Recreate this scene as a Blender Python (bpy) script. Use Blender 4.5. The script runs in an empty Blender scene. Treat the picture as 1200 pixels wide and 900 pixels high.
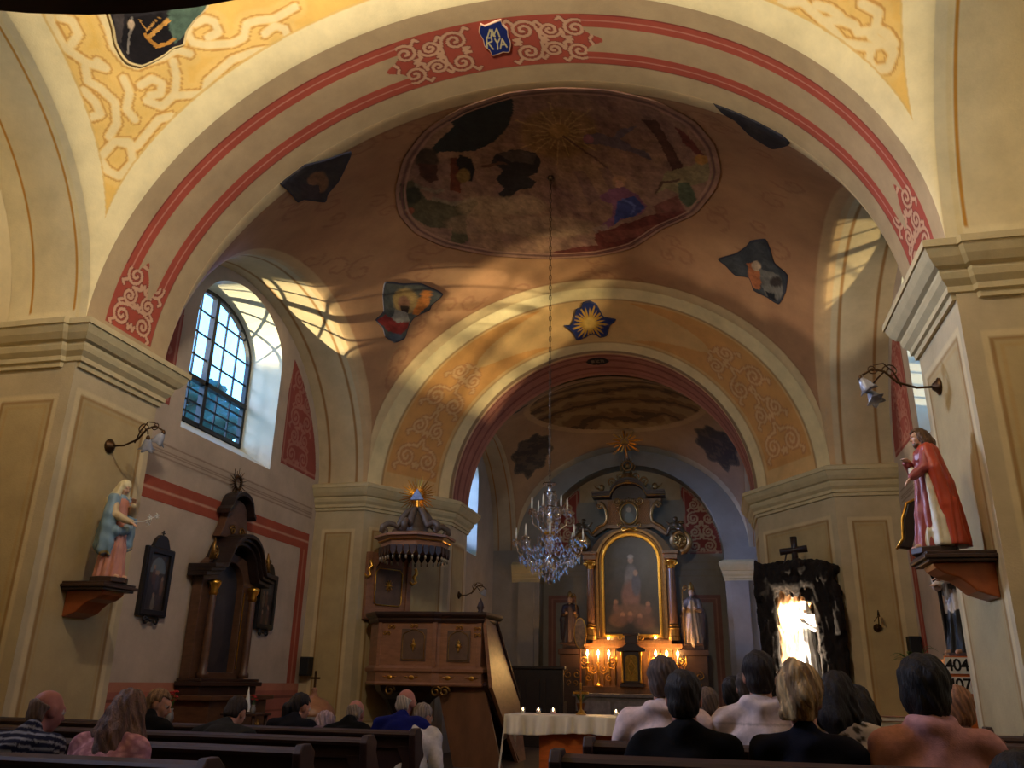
import bpy, bmesh, math, random
import numpy as np
import openvdb
from mathutils import Vector, Matrix

sc = bpy.context.scene
LINK = sc.collection.objects.link
random.seed(7)
RNG = np.random.RandomState(7)
PI = math.pi

# ------------------------------------------------------------------ camera
CAM_POS = np.array([2.07, 0.0, 1.30])
ROT = np.array([[0.97366577, -0.06039233, -0.21983571],
                [0.22724756, 0.33434044, 0.91464475],
                [0.01826244, -0.94051541, 0.33925985]])   # image right / down / forward in world axes
FPX = 966.0
cam_d = bpy.data.cameras.new('camera')
cam_d.sensor_width = 36.0
cam_d.lens = FPX / 1200.0 * 36.0
cam_d.clip_start = 0.05
cam_d.clip_end = 300
cam = bpy.data.objects.new('camera', cam_d)
LINK(cam)
M4 = Matrix.Identity(4)
for i in range(3):
    M4[i][0] = ROT[i, 0]
    M4[i][1] = -ROT[i, 1]
    M4[i][2] = -ROT[i, 2]
    M4[i][3] = CAM_POS[i]
cam.matrix_world = M4
sc.camera = cam

# ------------------------------------------------------------------ colour management, world, lights
sc.view_settings.view_transform = 'Standard'
sc.view_settings.look = 'None'
sc.view_settings.exposure = 0.5
sc.view_settings.gamma = 1.0
sc.view_settings.use_curve_mapping = False
sc.cycles.use_denoising = True
sc.cycles.max_bounces = 6
sc.cycles.diffuse_bounces = 3
sc.cycles.glossy_bounces = 3
sc.cycles.transmission_bounces = 4
sc.cycles.transparent_max_bounces = 12
sc.cycles.sample_clamp_indirect = 4.0
sc.cycles.caustics_reflective = False
sc.cycles.caustics_refractive = False

world = bpy.data.worlds.new('dusk sky')
sc.world = world
world.use_nodes = True
_nt = world.node_tree
_bg = _nt.nodes['Background']
_tc = _nt.nodes.new('ShaderNodeTexCoord')
_sep = _nt.nodes.new('ShaderNodeSeparateXYZ')
_rmp = _nt.nodes.new('ShaderNodeValToRGB')
_nt.links.new(_tc.outputs['Generated'], _sep.inputs[0])
_nt.links.new(_sep.outputs['Z'], _rmp.inputs[0])
_nt.links.new(_rmp.outputs[0], _bg.inputs[0])
_rmp.color_ramp.elements[0].position = 0.0
_rmp.color_ramp.elements[0].color = (0.22, 0.62, 1.0, 1)
_rmp.color_ramp.elements[1].position = 0.7
_rmp.color_ramp.elements[1].color = (0.10, 0.34, 0.95, 1)
_bg.inputs[1].default_value = 4.0


def lamp(name, kind, loc, energy, color, size=0.1, target=None, **kw):
    d = bpy.data.lights.new(name, kind)
    d.energy = energy
    d.color = color
    if kind in ('POINT', 'SPOT'):
        d.shadow_soft_size = size
    if kind == 'AREA':
        d.size = size
    for k, v in kw.items():
        setattr(d, k, v)
    o = bpy.data.objects.new(name, d)
    o.location = loc
    if target is not None:
        o.rotation_euler = (Vector(target) - Vector(loc)).to_track_quat('-Z', 'Y').to_euler()
    LINK(o)
    return o


WARM = (1.0, 0.90, 0.74)
# nave chandelier of the bay the camera sits in (above the frame)
lamp('nave_chandelier_light', 'POINT', (0.0, 3.7, 7.15), 470, WARM, 0.22)
# floodlights in the churchyard shining up through the windows
FLOOD = (1.0, 0.86, 0.54)
lamp('floodlight_west', 'SPOT', (-15.75, 3.9, 1.1), 24000, FLOOD, 0.10, target=(-5.6, 11.45, 6.95), spot_size=0.135, spot_blend=0.3)
lamp('floodlight_east', 'SPOT', (19.7, 4.3, 2.4), 16000, (1.0, 0.80, 0.44), 0.36, target=(5.7, 11.1, 6.2), spot_size=0.42, spot_blend=0.2)


# blue evening light entering through the left windows, plus an added fill
lamp('evening_light_nave', 'AREA', (-14.0, 15.0, 8.6), 2300, (0.55, 0.66, 1.0), 2.5, target=(-5.7, 11.1, 6.2))
lamp('pew_fill_light', 'AREA', (-11.5, 3.9, 9.9), 900, (0.66, 0.72, 1.0), 2.5, target=(-5.7, 3.53, 6.2))  # blue fill lamp added outside to brighten the people in the pews
lamp('evening_light_chancel', 'AREA', (-9.5, 18.9, 7.2), 1500, (0.20, 0.36, 1.0), 2.2, target=(-4.3, 20.0, 5.6))


# daylight portals in the window openings (they only guide the sky light indoors)
for _sx in (-1, 1):
    for _x, _y, _z, _w, _h in ((5.80, 3.53, 6.15, 2.4, 2.5), (5.80, 11.12, 6.15, 2.4, 2.5), (4.38, 19.8, 5.8, 1.6, 2.4)):
        _o = lamp('daylight_portal', 'AREA', (_sx * _x, _y, _z), 1.0, (1, 1, 1), _w, target=(0, _y, _z), shape='RECTANGLE', size_y=_h)
        _o.data.cycles.is_portal = True


# ------------------------------------------------------------------ image helpers: a pixel of the photo to a point on a plane
def rays(px, py):
    px = np.asarray(px, float); py = np.asarray(py, float)
    d = np.stack([px - 600.0, py - 450.0, np.full_like(px, FPX)], -1)
    return d @ ROT.T


def at(px, py, Y):
    d = rays(px, py)
    return CAM_POS + d * (Y - CAM_POS[1]) / d[1]


def atx(px, py, X):
    d = rays(px, py)
    return CAM_POS + d * (X - CAM_POS[0]) / d[0]


def hit(px, py, inside, t0=2.0, t1=40.0, n=400):
    """first point along the rays where inside(P) turns false"""
    d = rays(px, py)
    d = d / np.linalg.norm(d, axis=-1, keepdims=True)
    ts = np.linspace(t0, t1, n)
    best = np.full(d.shape[0], np.nan)
    was = np.zeros(d.shape[0], bool)
    for a, b in zip(ts[:-1], ts[1:]):
        ia = inside(CAM_POS + d * a)
        ib = inside(CAM_POS + d * b)
        new = ia & ~ib & np.isnan(best)
        if new.any():
            lo = np.full(new.sum(), a); hi = np.full(new.sum(), b)
            dd = d[new]
            for _ in range(30):
                m = (lo + hi) / 2
                im = inside(CAM_POS + dd * m[:, None])
                lo = np.where(im, m, lo); hi = np.where(im, hi, m)
            best[new] = lo
    return CAM_POS + d * best[:, None]


# ------------------------------------------------------------------ colours and materials
def C(r, g, b):
    f = lambda c: (c / 255 / 12.92) if c / 255 <= 0.04045 else ((c / 255 + 0.055) / 1.055) ** 2.4
    return (f(r), f(g), f(b))


MATS = {}


def mat(name, col=(0.5, 0.5, 0.5), rough=0.6, metal=0.0, noise=0.18, nscale=6.0, bump=0.0, bscale=40.0, attr=False, spec=0.5, stretch=(1, 1, 1), **kw):
    if name in MATS:
        return MATS[name]
    m = bpy.data.materials.new(name)
    m.use_nodes = True
    nt = m.node_tree
    N, L = nt.nodes, nt.links
    p = N['Principled BSDF']
    tc = N.new('ShaderNodeTexCoord')
    mp = N.new('ShaderNodeMapping')
    mp.inputs['Scale'].default_value = stretch
    L.new(tc.outputs['Object'], mp.inputs[0])
    nz = N.new('ShaderNodeTexNoise')
    nz.inputs['Scale'].default_value = nscale
    nz.inputs['Detail'].default_value = 6
    nz.inputs['Roughness'].default_value = 0.65
    L.new(mp.outputs[0], nz.inputs['Vector'])
    mr = N.new('ShaderNodeMapRange')
    mr.inputs['From Min'].default_value = 0.25
    mr.inputs['From Max'].default_value = 0.75
    mr.inputs['To Min'].default_value = 1 - noise
    mr.inputs['To Max'].default_value = 1 + noise
    L.new(nz.outputs['Fac'], mr.inputs['Value'])
    mx = N.new('ShaderNodeVectorMath')
    mx.operation = 'MULTIPLY'
    if attr:
        a = N.new('ShaderNodeAttribute')
        a.attribute_name = 'Col'
        L.new(a.outputs['Color'], mx.inputs[0])
    else:
        mx.inputs[0].default_value = col
    L.new(mr.outputs[0], mx.inputs[1])
    L.new(mx.outputs[0], p.inputs['Base Color'])
    p.inputs['Roughness'].default_value = rough
    p.inputs['Metallic'].default_value = metal
    p.inputs['Specular IOR Level'].default_value = spec
    if bump:
        nb = N.new('ShaderNodeTexNoise')
        nb.inputs['Scale'].default_value = bscale
        nb.inputs['Detail'].default_value = 4
        L.new(mp.outputs[0], nb.inputs['Vector'])
        bp = N.new('ShaderNodeBump')
        bp.inputs['Strength'].default_value = bump
        bp.inputs['Distance'].default_value = 0.02
        L.new(nb.outputs['Fac'], bp.inputs['Height'])
        L.new(bp.outputs[0], p.inputs['Normal'])
    for k, v in kw.items():
        p.inputs[k].default_value = v
    MATS[name] = m
    return m


def emit(name, col, strength):
    if name in MATS:
        return MATS[name]
    m = bpy.data.materials.new(name)
    m.use_nodes = True
    nt = m.node_tree
    nt.nodes.remove(nt.nodes['Principled BSDF'])
    e = nt.nodes.new('ShaderNodeEmission')
    e.inputs[0].default_value = (*col, 1)
    e.inputs[1].default_value = strength
    nt.links.new(e.outputs[0], nt.nodes['Material Output'].inputs[0])
    MATS[name] = m
    return m


def clear(name, col, gloss, grough=0.05, gcol=(1, 1, 1)):
    """thin clear glass: mostly see-through with a share of mirror reflection"""
    if name in MATS:
        return MATS[name]
    m = bpy.data.materials.new(name)
    m.use_nodes = True
    nt = m.node_tree
    nt.nodes.remove(nt.nodes['Principled BSDF'])
    t = nt.nodes.new('ShaderNodeBsdfTransparent'); t.inputs[0].default_value = (*col, 1)
    g = nt.nodes.new('ShaderNodeBsdfGlossy'); g.inputs['Roughness'].default_value = grough
    g.inputs['Color'].default_value = (*gcol, 1)
    x = nt.nodes.new('ShaderNodeMixShader'); x.inputs[0].default_value = gloss
    nt.links.new(t.outputs[0], x.inputs[1]); nt.links.new(g.outputs[0], x.inputs[2])
    nt.links.new(x.outputs[0], nt.nodes['Material Output'].inputs[0])
    MATS[name] = m
    return m


M_PAINT = mat('painted plaster', attr=True, rough=0.85, noise=0.16, nscale=2.2, bump=0.12, bscale=60, spec=0.2)
M_FRESCO = mat('fresco paint', attr=True, rough=0.85, noise=0.35, nscale=3.0, spec=0.2)
M_PLAIN = mat('plain wall plaster', C(205, 184, 140), rough=0.85, noise=0.14, nscale=1.6, bump=0.12, bscale=50, spec=0.2)
M_STONE = mat('cornice plaster', C(206, 186, 142), rough=0.8, noise=0.12, nscale=5, bump=0.1, bscale=50, spec=0.25)
M_FIG = mat('polychrome carving', attr=True, rough=0.42, noise=0.12, nscale=9, spec=0.5)
M_CLOTHES = mat('woven clothing', attr=True, rough=0.9, noise=0.22, nscale=26, bump=0.15, bscale=240, spec=0.15)
M_HAIR = mat('hair', attr=True, rough=0.6, noise=0.4, nscale=40, bump=0.5, bscale=140, stretch=(1, 1, 0.12), spec=0.4)
M_SKIN = mat('skin', attr=True, rough=0.55, noise=0.08, nscale=20, spec=0.35)
M_GOLD = mat('gilding', C(226, 168, 72), rough=0.32, metal=1.0, noise=0.25, nscale=30)
M_OLDGOLD = mat('tarnished gilding', C(150, 112, 58), rough=0.42, metal=0.9, noise=0.35, nscale=30)
M_BRONZE = mat('dark bronze', C(86, 62, 40), rough=0.42, metal=0.85, noise=0.3, nscale=30)
M_WOOD = mat('brown marbled wood', C(158, 108, 76), rough=0.38, noise=0.3, nscale=5, bump=0.06, stretch=(1, 1, 3))
M_PANELW = mat('grey brown panel wood', C(112, 84, 64), rough=0.4, noise=0.3, nscale=5)
M_DARKW = mat('dark stained wood', C(62, 40, 30), rough=0.4, noise=0.35, nscale=4, stretch=(1, 6, 6))
M_BLACKW = mat('black brown wood', C(44, 30, 26), rough=0.4, noise=0.35, nscale=5, stretch=(1, 5, 5))
M_PEW = mat('pew wood', C(54, 33, 30), rough=0.6, noise=0.35, nscale=3, stretch=(1, 8, 8), bump=0.05)
M_ORANGEW = mat('orange varnished wood', C(206, 106, 46), rough=0.35, noise=0.28, nscale=4, stretch=(1, 1, 4))
M_CONSOLE = mat('varnished console wood', C(168, 88, 44), rough=0.35, noise=0.25, nscale=6)
M_IRON = mat('wrought iron', C(34, 28, 26), rough=0.45, metal=0.6, noise=0.2, nscale=20)
M_FRAMEK = mat('black frame', C(30, 24, 22), rough=0.35, noise=0.3, nscale=20)
M_BLACKP = mat('black plastic', C(18, 18, 19), rough=0.5, noise=0.1, nscale=20)
M_WHITE = mat('white card', C(236, 232, 222), rough=0.6, noise=0.05)
M_INK = mat('black ink', C(20, 18, 18), rough=0.7, noise=0.05)
M_CANDLE = mat('ivory wax', C(244, 236, 224), rough=0.5, noise=0.05, **{'Subsurface Weight': 0.2})
M_CRYSTAL = clear('cut crystal', (0.88, 0.87, 0.88), 0.42, 0.08, (1.0, 0.94, 0.88))
M_GLASS = clear('window glass', (0.93, 0.97, 1.0), 0.04)
M_CUP = clear('thin drinking glass', (0.9, 0.9, 0.9), 0.2)
M_TULIP = mat('frosted tulip glass', C(200, 200, 210), rough=0.25, noise=0.15, nscale=20, **{'Transmission Weight': 0.4})
M_FLAME = emit('candle flame', (1.0, 0.62, 0.25), 26.0)
M_BULB = emit('lit candle bulb', (1.0, 0.55, 0.16), 42.0)
M_LEAF = mat('leaf green', C(88, 116, 52), rough=0.5, noise=0.4, nscale=20)
M_FLOOR = mat('stone floor', C(92, 74, 60), rough=0.5, noise=0.3, nscale=3, bump=0.1)
M_MARBLE = mat('grey marble', C(128, 120, 116), rough=0.35, noise=0.4, nscale=6)
M_SATIN = mat('white satin cloth', C(240, 226, 200), rough=0.38, noise=0.06, **{'Sheen Weight': 0.3})


# ------------------------------------------------------------------ object helpers
def put(o, parent=None):
    LINK(o)
    if parent is not None:
        o.parent = parent
    return o


def tag(o, label=None, cat=None, group=None, kind=None):
    if label: o['label'] = label
    if cat: o['category'] = cat
    if group: o['group'] = group
    if kind: o['kind'] = kind
    return o


def thing(name, label, cat, loc=(0, 0, 0), rotz=0.0, group=None):
    o = bpy.data.objects.new(name, None)
    o.empty_display_size = 0.1
    o.location = loc
    o.rotation_euler = (0, 0, rotz)
    LINK(o)
    return tag(o, label, cat, group)


def dup(root, loc, rotz=None, label=None, group=None, scale=None):
    r = root.copy(); LINK(r)
    r.location = loc
    if rotz is not None: r.rotation_euler = (0, 0, rotz)
    if scale is not None: r.scale = scale
    if label: r['label'] = label
    if group: r['group'] = group
    for ch in list(root.children):
        c = ch.copy(); LINK(c); c.parent = r
        for g in ch.children:
            d = g.copy(); LINK(d); d.parent = c
    return r


def raw_mesh(name, verts, faces, m=None, parent=None, smooth=False, col=None):
    me = bpy.data.meshes.new(name)
    me.from_pydata([tuple(v) for v in verts], [], [tuple(f) for f in faces])
    if col is not None:
        a = me.color_attributes.new('Col', 'FLOAT_COLOR', 'POINT')
        c = np.ones((len(verts), 4), np.float32); c[:, :3] = col
        a.data.foreach_set('color', c.ravel())
    if smooth:
        me.polygons.foreach_set('use_smooth', np.ones(len(me.polygons), bool))
    me.update()
    o = bpy.data.objects.new(name, me)
    if m: me.materials.append(m)
    return put(o, parent)


def np_mesh(name, V, F, m, parent=None, smooth=True, col=None):
    """fast mesh from numpy: V (n,3), F list of arrays (k,3) or (k,4)"""
    me = bpy.data.meshes.new(name)
    F = [f for f in F if len(f)]
    me.vertices.add(len(V))
    me.vertices.foreach_set('co', np.asarray(V, np.float32).ravel())
    nl = sum(f.size for f in F); nf = sum(len(f) for f in F)
    me.loops.add(nl); me.polygons.add(nf)
    me.loops.foreach_set('vertex_index', np.concatenate([f.ravel() for f in F]).astype(np.int32))
    tot = np.concatenate([np.full(len(f), f.shape[1]) for f in F])
    st = np.concatenate([[0], np.cumsum(tot)[:-1]])
    me.polygons.foreach_set('loop_start', st.astype(np.int32))
    me.polygons.foreach_set('use_smooth', np.full(nf, smooth))
    if col is not None:
        a = me.color_attributes.new('Col', 'FLOAT_COLOR', 'POINT')
        c = np.ones((len(V), 4), np.float32); c[:, :3] = col
        a.data.foreach_set('color', c.ravel())
    me.update(); me.validate()
    if m: me.materials.append(m)
    o = bpy.data.objects.new(name, me)
    return put(o, parent)


def surf(name, P, nu, nv, col, m=M_PAINT, parent=None, closed=False, smooth=True):
    """grid surface P(u,v) with u,v in 0..1; col(pts,u,v) gives colours"""
    u, v = np.meshgrid(np.linspace(0, 1, nu), np.linspace(0, 1, nv), indexing='ij')
    u = u.ravel(); v = v.ravel()
    V = np.stack(P(u, v), -1)
    c = col(V, u, v) if callable(col) else np.tile(np.array(col), (len(V), 1))
    i = np.arange(nu - 1)[:, None] * nv + np.arange(nv - 1)[None, :]
    i = i.ravel()
    F = np.stack([i, i + nv, i + nv + 1, i + 1], -1)
    return np_mesh(name, V, [F], m, parent, smooth, c)


class MB:
    """collects solid shapes; build() links them as ONE mesh object"""
    def __init__(s, M=None):
        s.v = []; s.f = []; s.M = M or Matrix.Identity(4); s.marks = [(0, 0)]

    def mark(s):
        """what follows is a piece of its own: built as a separate object"""
        if s.marks[-1] != (len(s.v), len(s.f)): s.marks.append((len(s.v), len(s.f)))
        return s

    def add(s, vs, fs):
        b = len(s.v)
        s.v += [tuple(s.M @ Vector(v)) for v in vs]
        s.f += [tuple(i + b for i in f) for f in fs]
        return s

    def box(s, x0, x1, y0, y1, z0, z1):
        vs = [(x, y, z) for z in (z0, z1) for y in (y0, y1) for x in (x0, x1)]
        return s.add(vs, [(0, 2, 3, 1), (4, 5, 7, 6), (0, 1, 5, 4), (2, 6, 7, 3), (0, 4, 6, 2), (1, 3, 7, 5)])

    def prism(s, poly, a, b, axis='y'):
        """poly in the plane across axis, extruded from a to b"""
        n = len(poly)
        def pt(p, t):
            return {'x': (t, p[0], p[1]), 'y': (p[0], t, p[1]), 'z': (p[0], p[1], t)}[axis]
        vs = [pt(p, a) for p in poly] + [pt(p, b) for p in poly]
        fs = [tuple(range(n)), tuple(range(2 * n - 1, n - 1, -1))]
        fs += [(i, i + n, (i + 1) % n + n, (i + 1) % n) for i in range(n)]
        return s.add(vs, fs)

    def lathe(s, prof, c=(0, 0, 0), n=20, sx=1, sy=1, a0=0, a1=2 * PI):
        full = abs(a1 - a0 - 2 * PI) < 1e-6
        k = n if full else n + 1
        vs = []
        for r, z in prof:
            for i in range(k):
                a = a0 + (a1 - a0) * i / n
                vs.append((c[0] + r * sx * math.cos(a), c[1] + r * sy * math.sin(a), c[2] + z))
        fs = []
        for j in range(len(prof) - 1):
            for i in range(n):
                i2 = (i + 1) % k
                fs.append((j * k + i, j * k + i2, (j + 1) * k + i2, (j + 1) * k + i))
        if full:
            fs.append(tuple(range(k - 1, -1, -1)))
            b = (len(prof) - 1) * k
            fs.append(tuple(range(b, b + k)))
        return s.add(vs, fs)

    def tube(s, pts, r, n=6, closed=False, flat=1.0):
        pts = [Vector(p) for p in pts]
        m = len(pts)
        rs = r if hasattr(r, '__len__') else [r] * m
        ups = None
        vs = []
        for i, p in enumerate(pts):
            if closed:
                t = pts[(i + 1) % m] - pts[i - 1]
            else:
                t = pts[min(i + 1, m - 1)] - pts[max(i - 1, 0)]
            if t.length < 1e-9: t = Vector((0, 0, 1))
            t.normalize()
            if ups is None:
                ups = Vector((0, 0, 1)) if abs(t.z) < 0.9 else Vector((1, 0, 0))
            x = t.cross(ups)
            if x.length < 1e-6: x = t.orthogonal()
            x.normalize(); y = x.cross(t); ups = y
            for k in range(n):
                a = 2 * PI * k / n
                vs.append(tuple(p + rs[i] * (x * math.cos(a) * flat + y * math.sin(a))))
        fs = []
        for i in range(m if closed else m - 1):
            for k in range(n):
                j = (i + 1) % m
                fs.append((i * n + k, i * n + (k + 1) % n, j * n + (k + 1) % n, j * n + k))
        if not closed:
            fs += [tuple(range(n - 1, -1, -1)), tuple(range((m - 1) * n, m * n))]
        return s.add(vs, fs)

    def ball(s, c, r, n=10, m=7):
        rx, ry, rz = r if hasattr(r, '__len__') else (r, r, r)
        vs = [(c[0], c[1], c[2] - rz)]
        for j in range(1, m):
            t = PI * j / m
            for i in range(n):
                a = 2 * PI * i / n
                vs.append((c[0] + rx * math.sin(t) * math.cos(a), c[1] + ry * math.sin(t) * math.sin(a), c[2] - rz * math.cos(t)))
        vs.append((c[0], c[1], c[2] + rz))
        fs = [(0, 1 + (i + 1) % n, 1 + i) for i in range(n)]
        for j in range(m - 2):
            for i in range(n):
                fs.append((1 + j * n + i, 1 + j * n + (i + 1) % n, 1 + (j + 1) * n + (i + 1) % n, 1 + (j + 1) * n + i))
        b = 1 + (m - 2) * n
        fs += [(b + i, b + (i + 1) % n, len(vs) - 1) for i in range(n)]
        return s.add(vs, fs)

    def sweep(s, path, prof, closed=False):
        """profile (outward offset, z) swept along a plan polyline; outward is to the right of travel; mitred"""
        P = [Vector((p[0], p[1])) for p in path]
        n = len(P)
        vs = []
        for i in range(n):
            if closed:
                a = (P[i] - P[i - 1]).normalized(); b = (P[(i + 1) % n] - P[i]).normalized()
            else:
                a = (P[i] - P[i - 1]).normalized() if i else (P[1] - P[0]).normalized()
                b = (P[i + 1] - P[i]).normalized() if i < n - 1 else a
            na = Vector((a.y, -a.x)); nb = Vector((b.y, -b.x))
            m = (na + nb)
            m = m / max(0.35, m.dot(na)) if m.length > 1e-6 else na
            for (o, z) in prof:
                q = P[i] + m * o
                vs.append((q.x, q.y, z))
        k = len(prof)
        fs = []
        for i in range(n if closed else n - 1):
            j = (i + 1) % n
            for q in range(k - 1):
                fs.append((i * k + q, j * k + q, j * k + q + 1, i * k + q + 1))
        if not closed:
            fs += [tuple(range(k)), tuple(range((n - 1) * k + k - 1, (n - 1) * k - 1, -1))]
        return s.add(vs, fs)

    def build(s, name, m, parent=None, smooth=False, bevel=0.0, kind=None):
        if len(s.marks) > 1:
            mk = s.marks + [(len(s.v), len(s.f))]
            out = []
            for (v0, f0), (v1, f1) in zip(mk[:-1], mk[1:]):
                if v1 == v0: continue
                q = MB(); q.v = s.v[v0:v1]; q.f = [tuple(i - v0 for i in f) for f in s.f[f0:f1]]
                out.append(q.build(name, m, parent, smooth, bevel, kind))
            return out[0]
        o = raw_mesh(name, s.v, s.f, m, parent, smooth)
        bm = bmesh.new(); bm.from_mesh(o.data)
        bmesh.ops.recalc_face_normals(bm, faces=bm.faces[:])
        bm.to_mesh(o.data); bm.free()
        if bevel:
            b = o.modifiers.new('edge', 'BEVEL'); b.width = bevel; b.segments = 2; b.limit_method = 'ANGLE'; b.angle_limit = 0.7
        if kind: o['kind'] = kind
        return o


def plate(name, outer, holes, mapf, m, parent=None):
    """flat polygon with holes; mapf maps the 2-D outline to 3-D"""
    bm = bmesh.new()
    es = []
    for loop in [outer] + holes:
        vs = [bm.verts.new(mapf(p)) for p in loop]
        for i in range(len(vs)):
            es.append(bm.edges.new((vs[i], vs[(i + 1) % len(vs)])))
    bmesh.ops.triangle_fill(bm, use_beauty=True, use_dissolve=False, edges=es)
    me = bpy.data.meshes.new(name)
    bm.to_mesh(me); bm.free()
    if m: me.materials.append(m)
    return put(bpy.data.objects.new(name, me), parent)


def spiral(cx, cy, r, a0, turns, n=26, rin=0.12, sgn=1):
    out = []
    for i in range(n):
        t = i / (n - 1)
        a = a0 + sgn * 2 * PI * turns * t
        q = r * ((1 - t) + rin * t)
        out.append((cx + q * math.cos(a), cy + q * math.sin(a)))
    return out


# ------------------------------------------------------------------ paint helpers (numpy)
def seg_dist(P, lines, lim=None):
    """min distance of points P (n,k) to polylines"""
    D = np.full(len(P), 1e9)
    for ln in lines:
        L = np.asarray(ln, float)
        if lim is not None:
            w = np.nonzero(np.all((P > L.min(0) - lim) & (P < L.max(0) + lim), 1))[0]
            if len(w): D[w] = np.minimum(D[w], seg_dist(P[w], [ln]))
            continue
        for a, b in zip(L[:-1], L[1:]):
            ab = b - a
            q = P - a
            t = np.clip((q @ ab) / max(1e-12, ab @ ab), 0, 1)
            d = np.linalg.norm(q - t[:, None] * ab, axis=1)
            D = np.minimum(D, d)
    return D


def in_poly(P, poly):
    poly = np.asarray(poly, float)
    x, y = P[:, 0], P[:, 1]
    c = np.zeros(len(P), bool)
    n = len(poly)
    for i in range(n):
        x1, y1 = poly[i]; x2, y2 = poly[(i + 1) % n]
        if y1 == y2: continue
        k = ((y1 > y) != (y2 > y)) & (x < (x2 - x1) * (y - y1) / (y2 - y1) + x1)
        c ^= k
    return c


def blend(col, mask, c, a=1.0):
    m = (np.clip(mask, 0, 1) * a)[:, None]
    return col * (1 - m) + np.array(c) * m


_K = RNG.randn(24, 3); _PH = RNG.rand(24) * 6.28


def fbm(P, s=1.0, n=24):
    """smooth pseudo noise about 0"""
    o = np.zeros(len(P)); w = 0
    for i in range(n):
        f = s * (1 + i * 0.35)
        o += np.sin((P @ _K[i][:P.shape[1]]) * f + _PH[i] + 1.7 * np.sin((P @ _K[(i + 7) % 24][:P.shape[1]]) * f * 0.6)) / (1 + i * 0.25)
        w += 1 / (1 + i * 0.25)
    return o / w * 2.2


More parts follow.
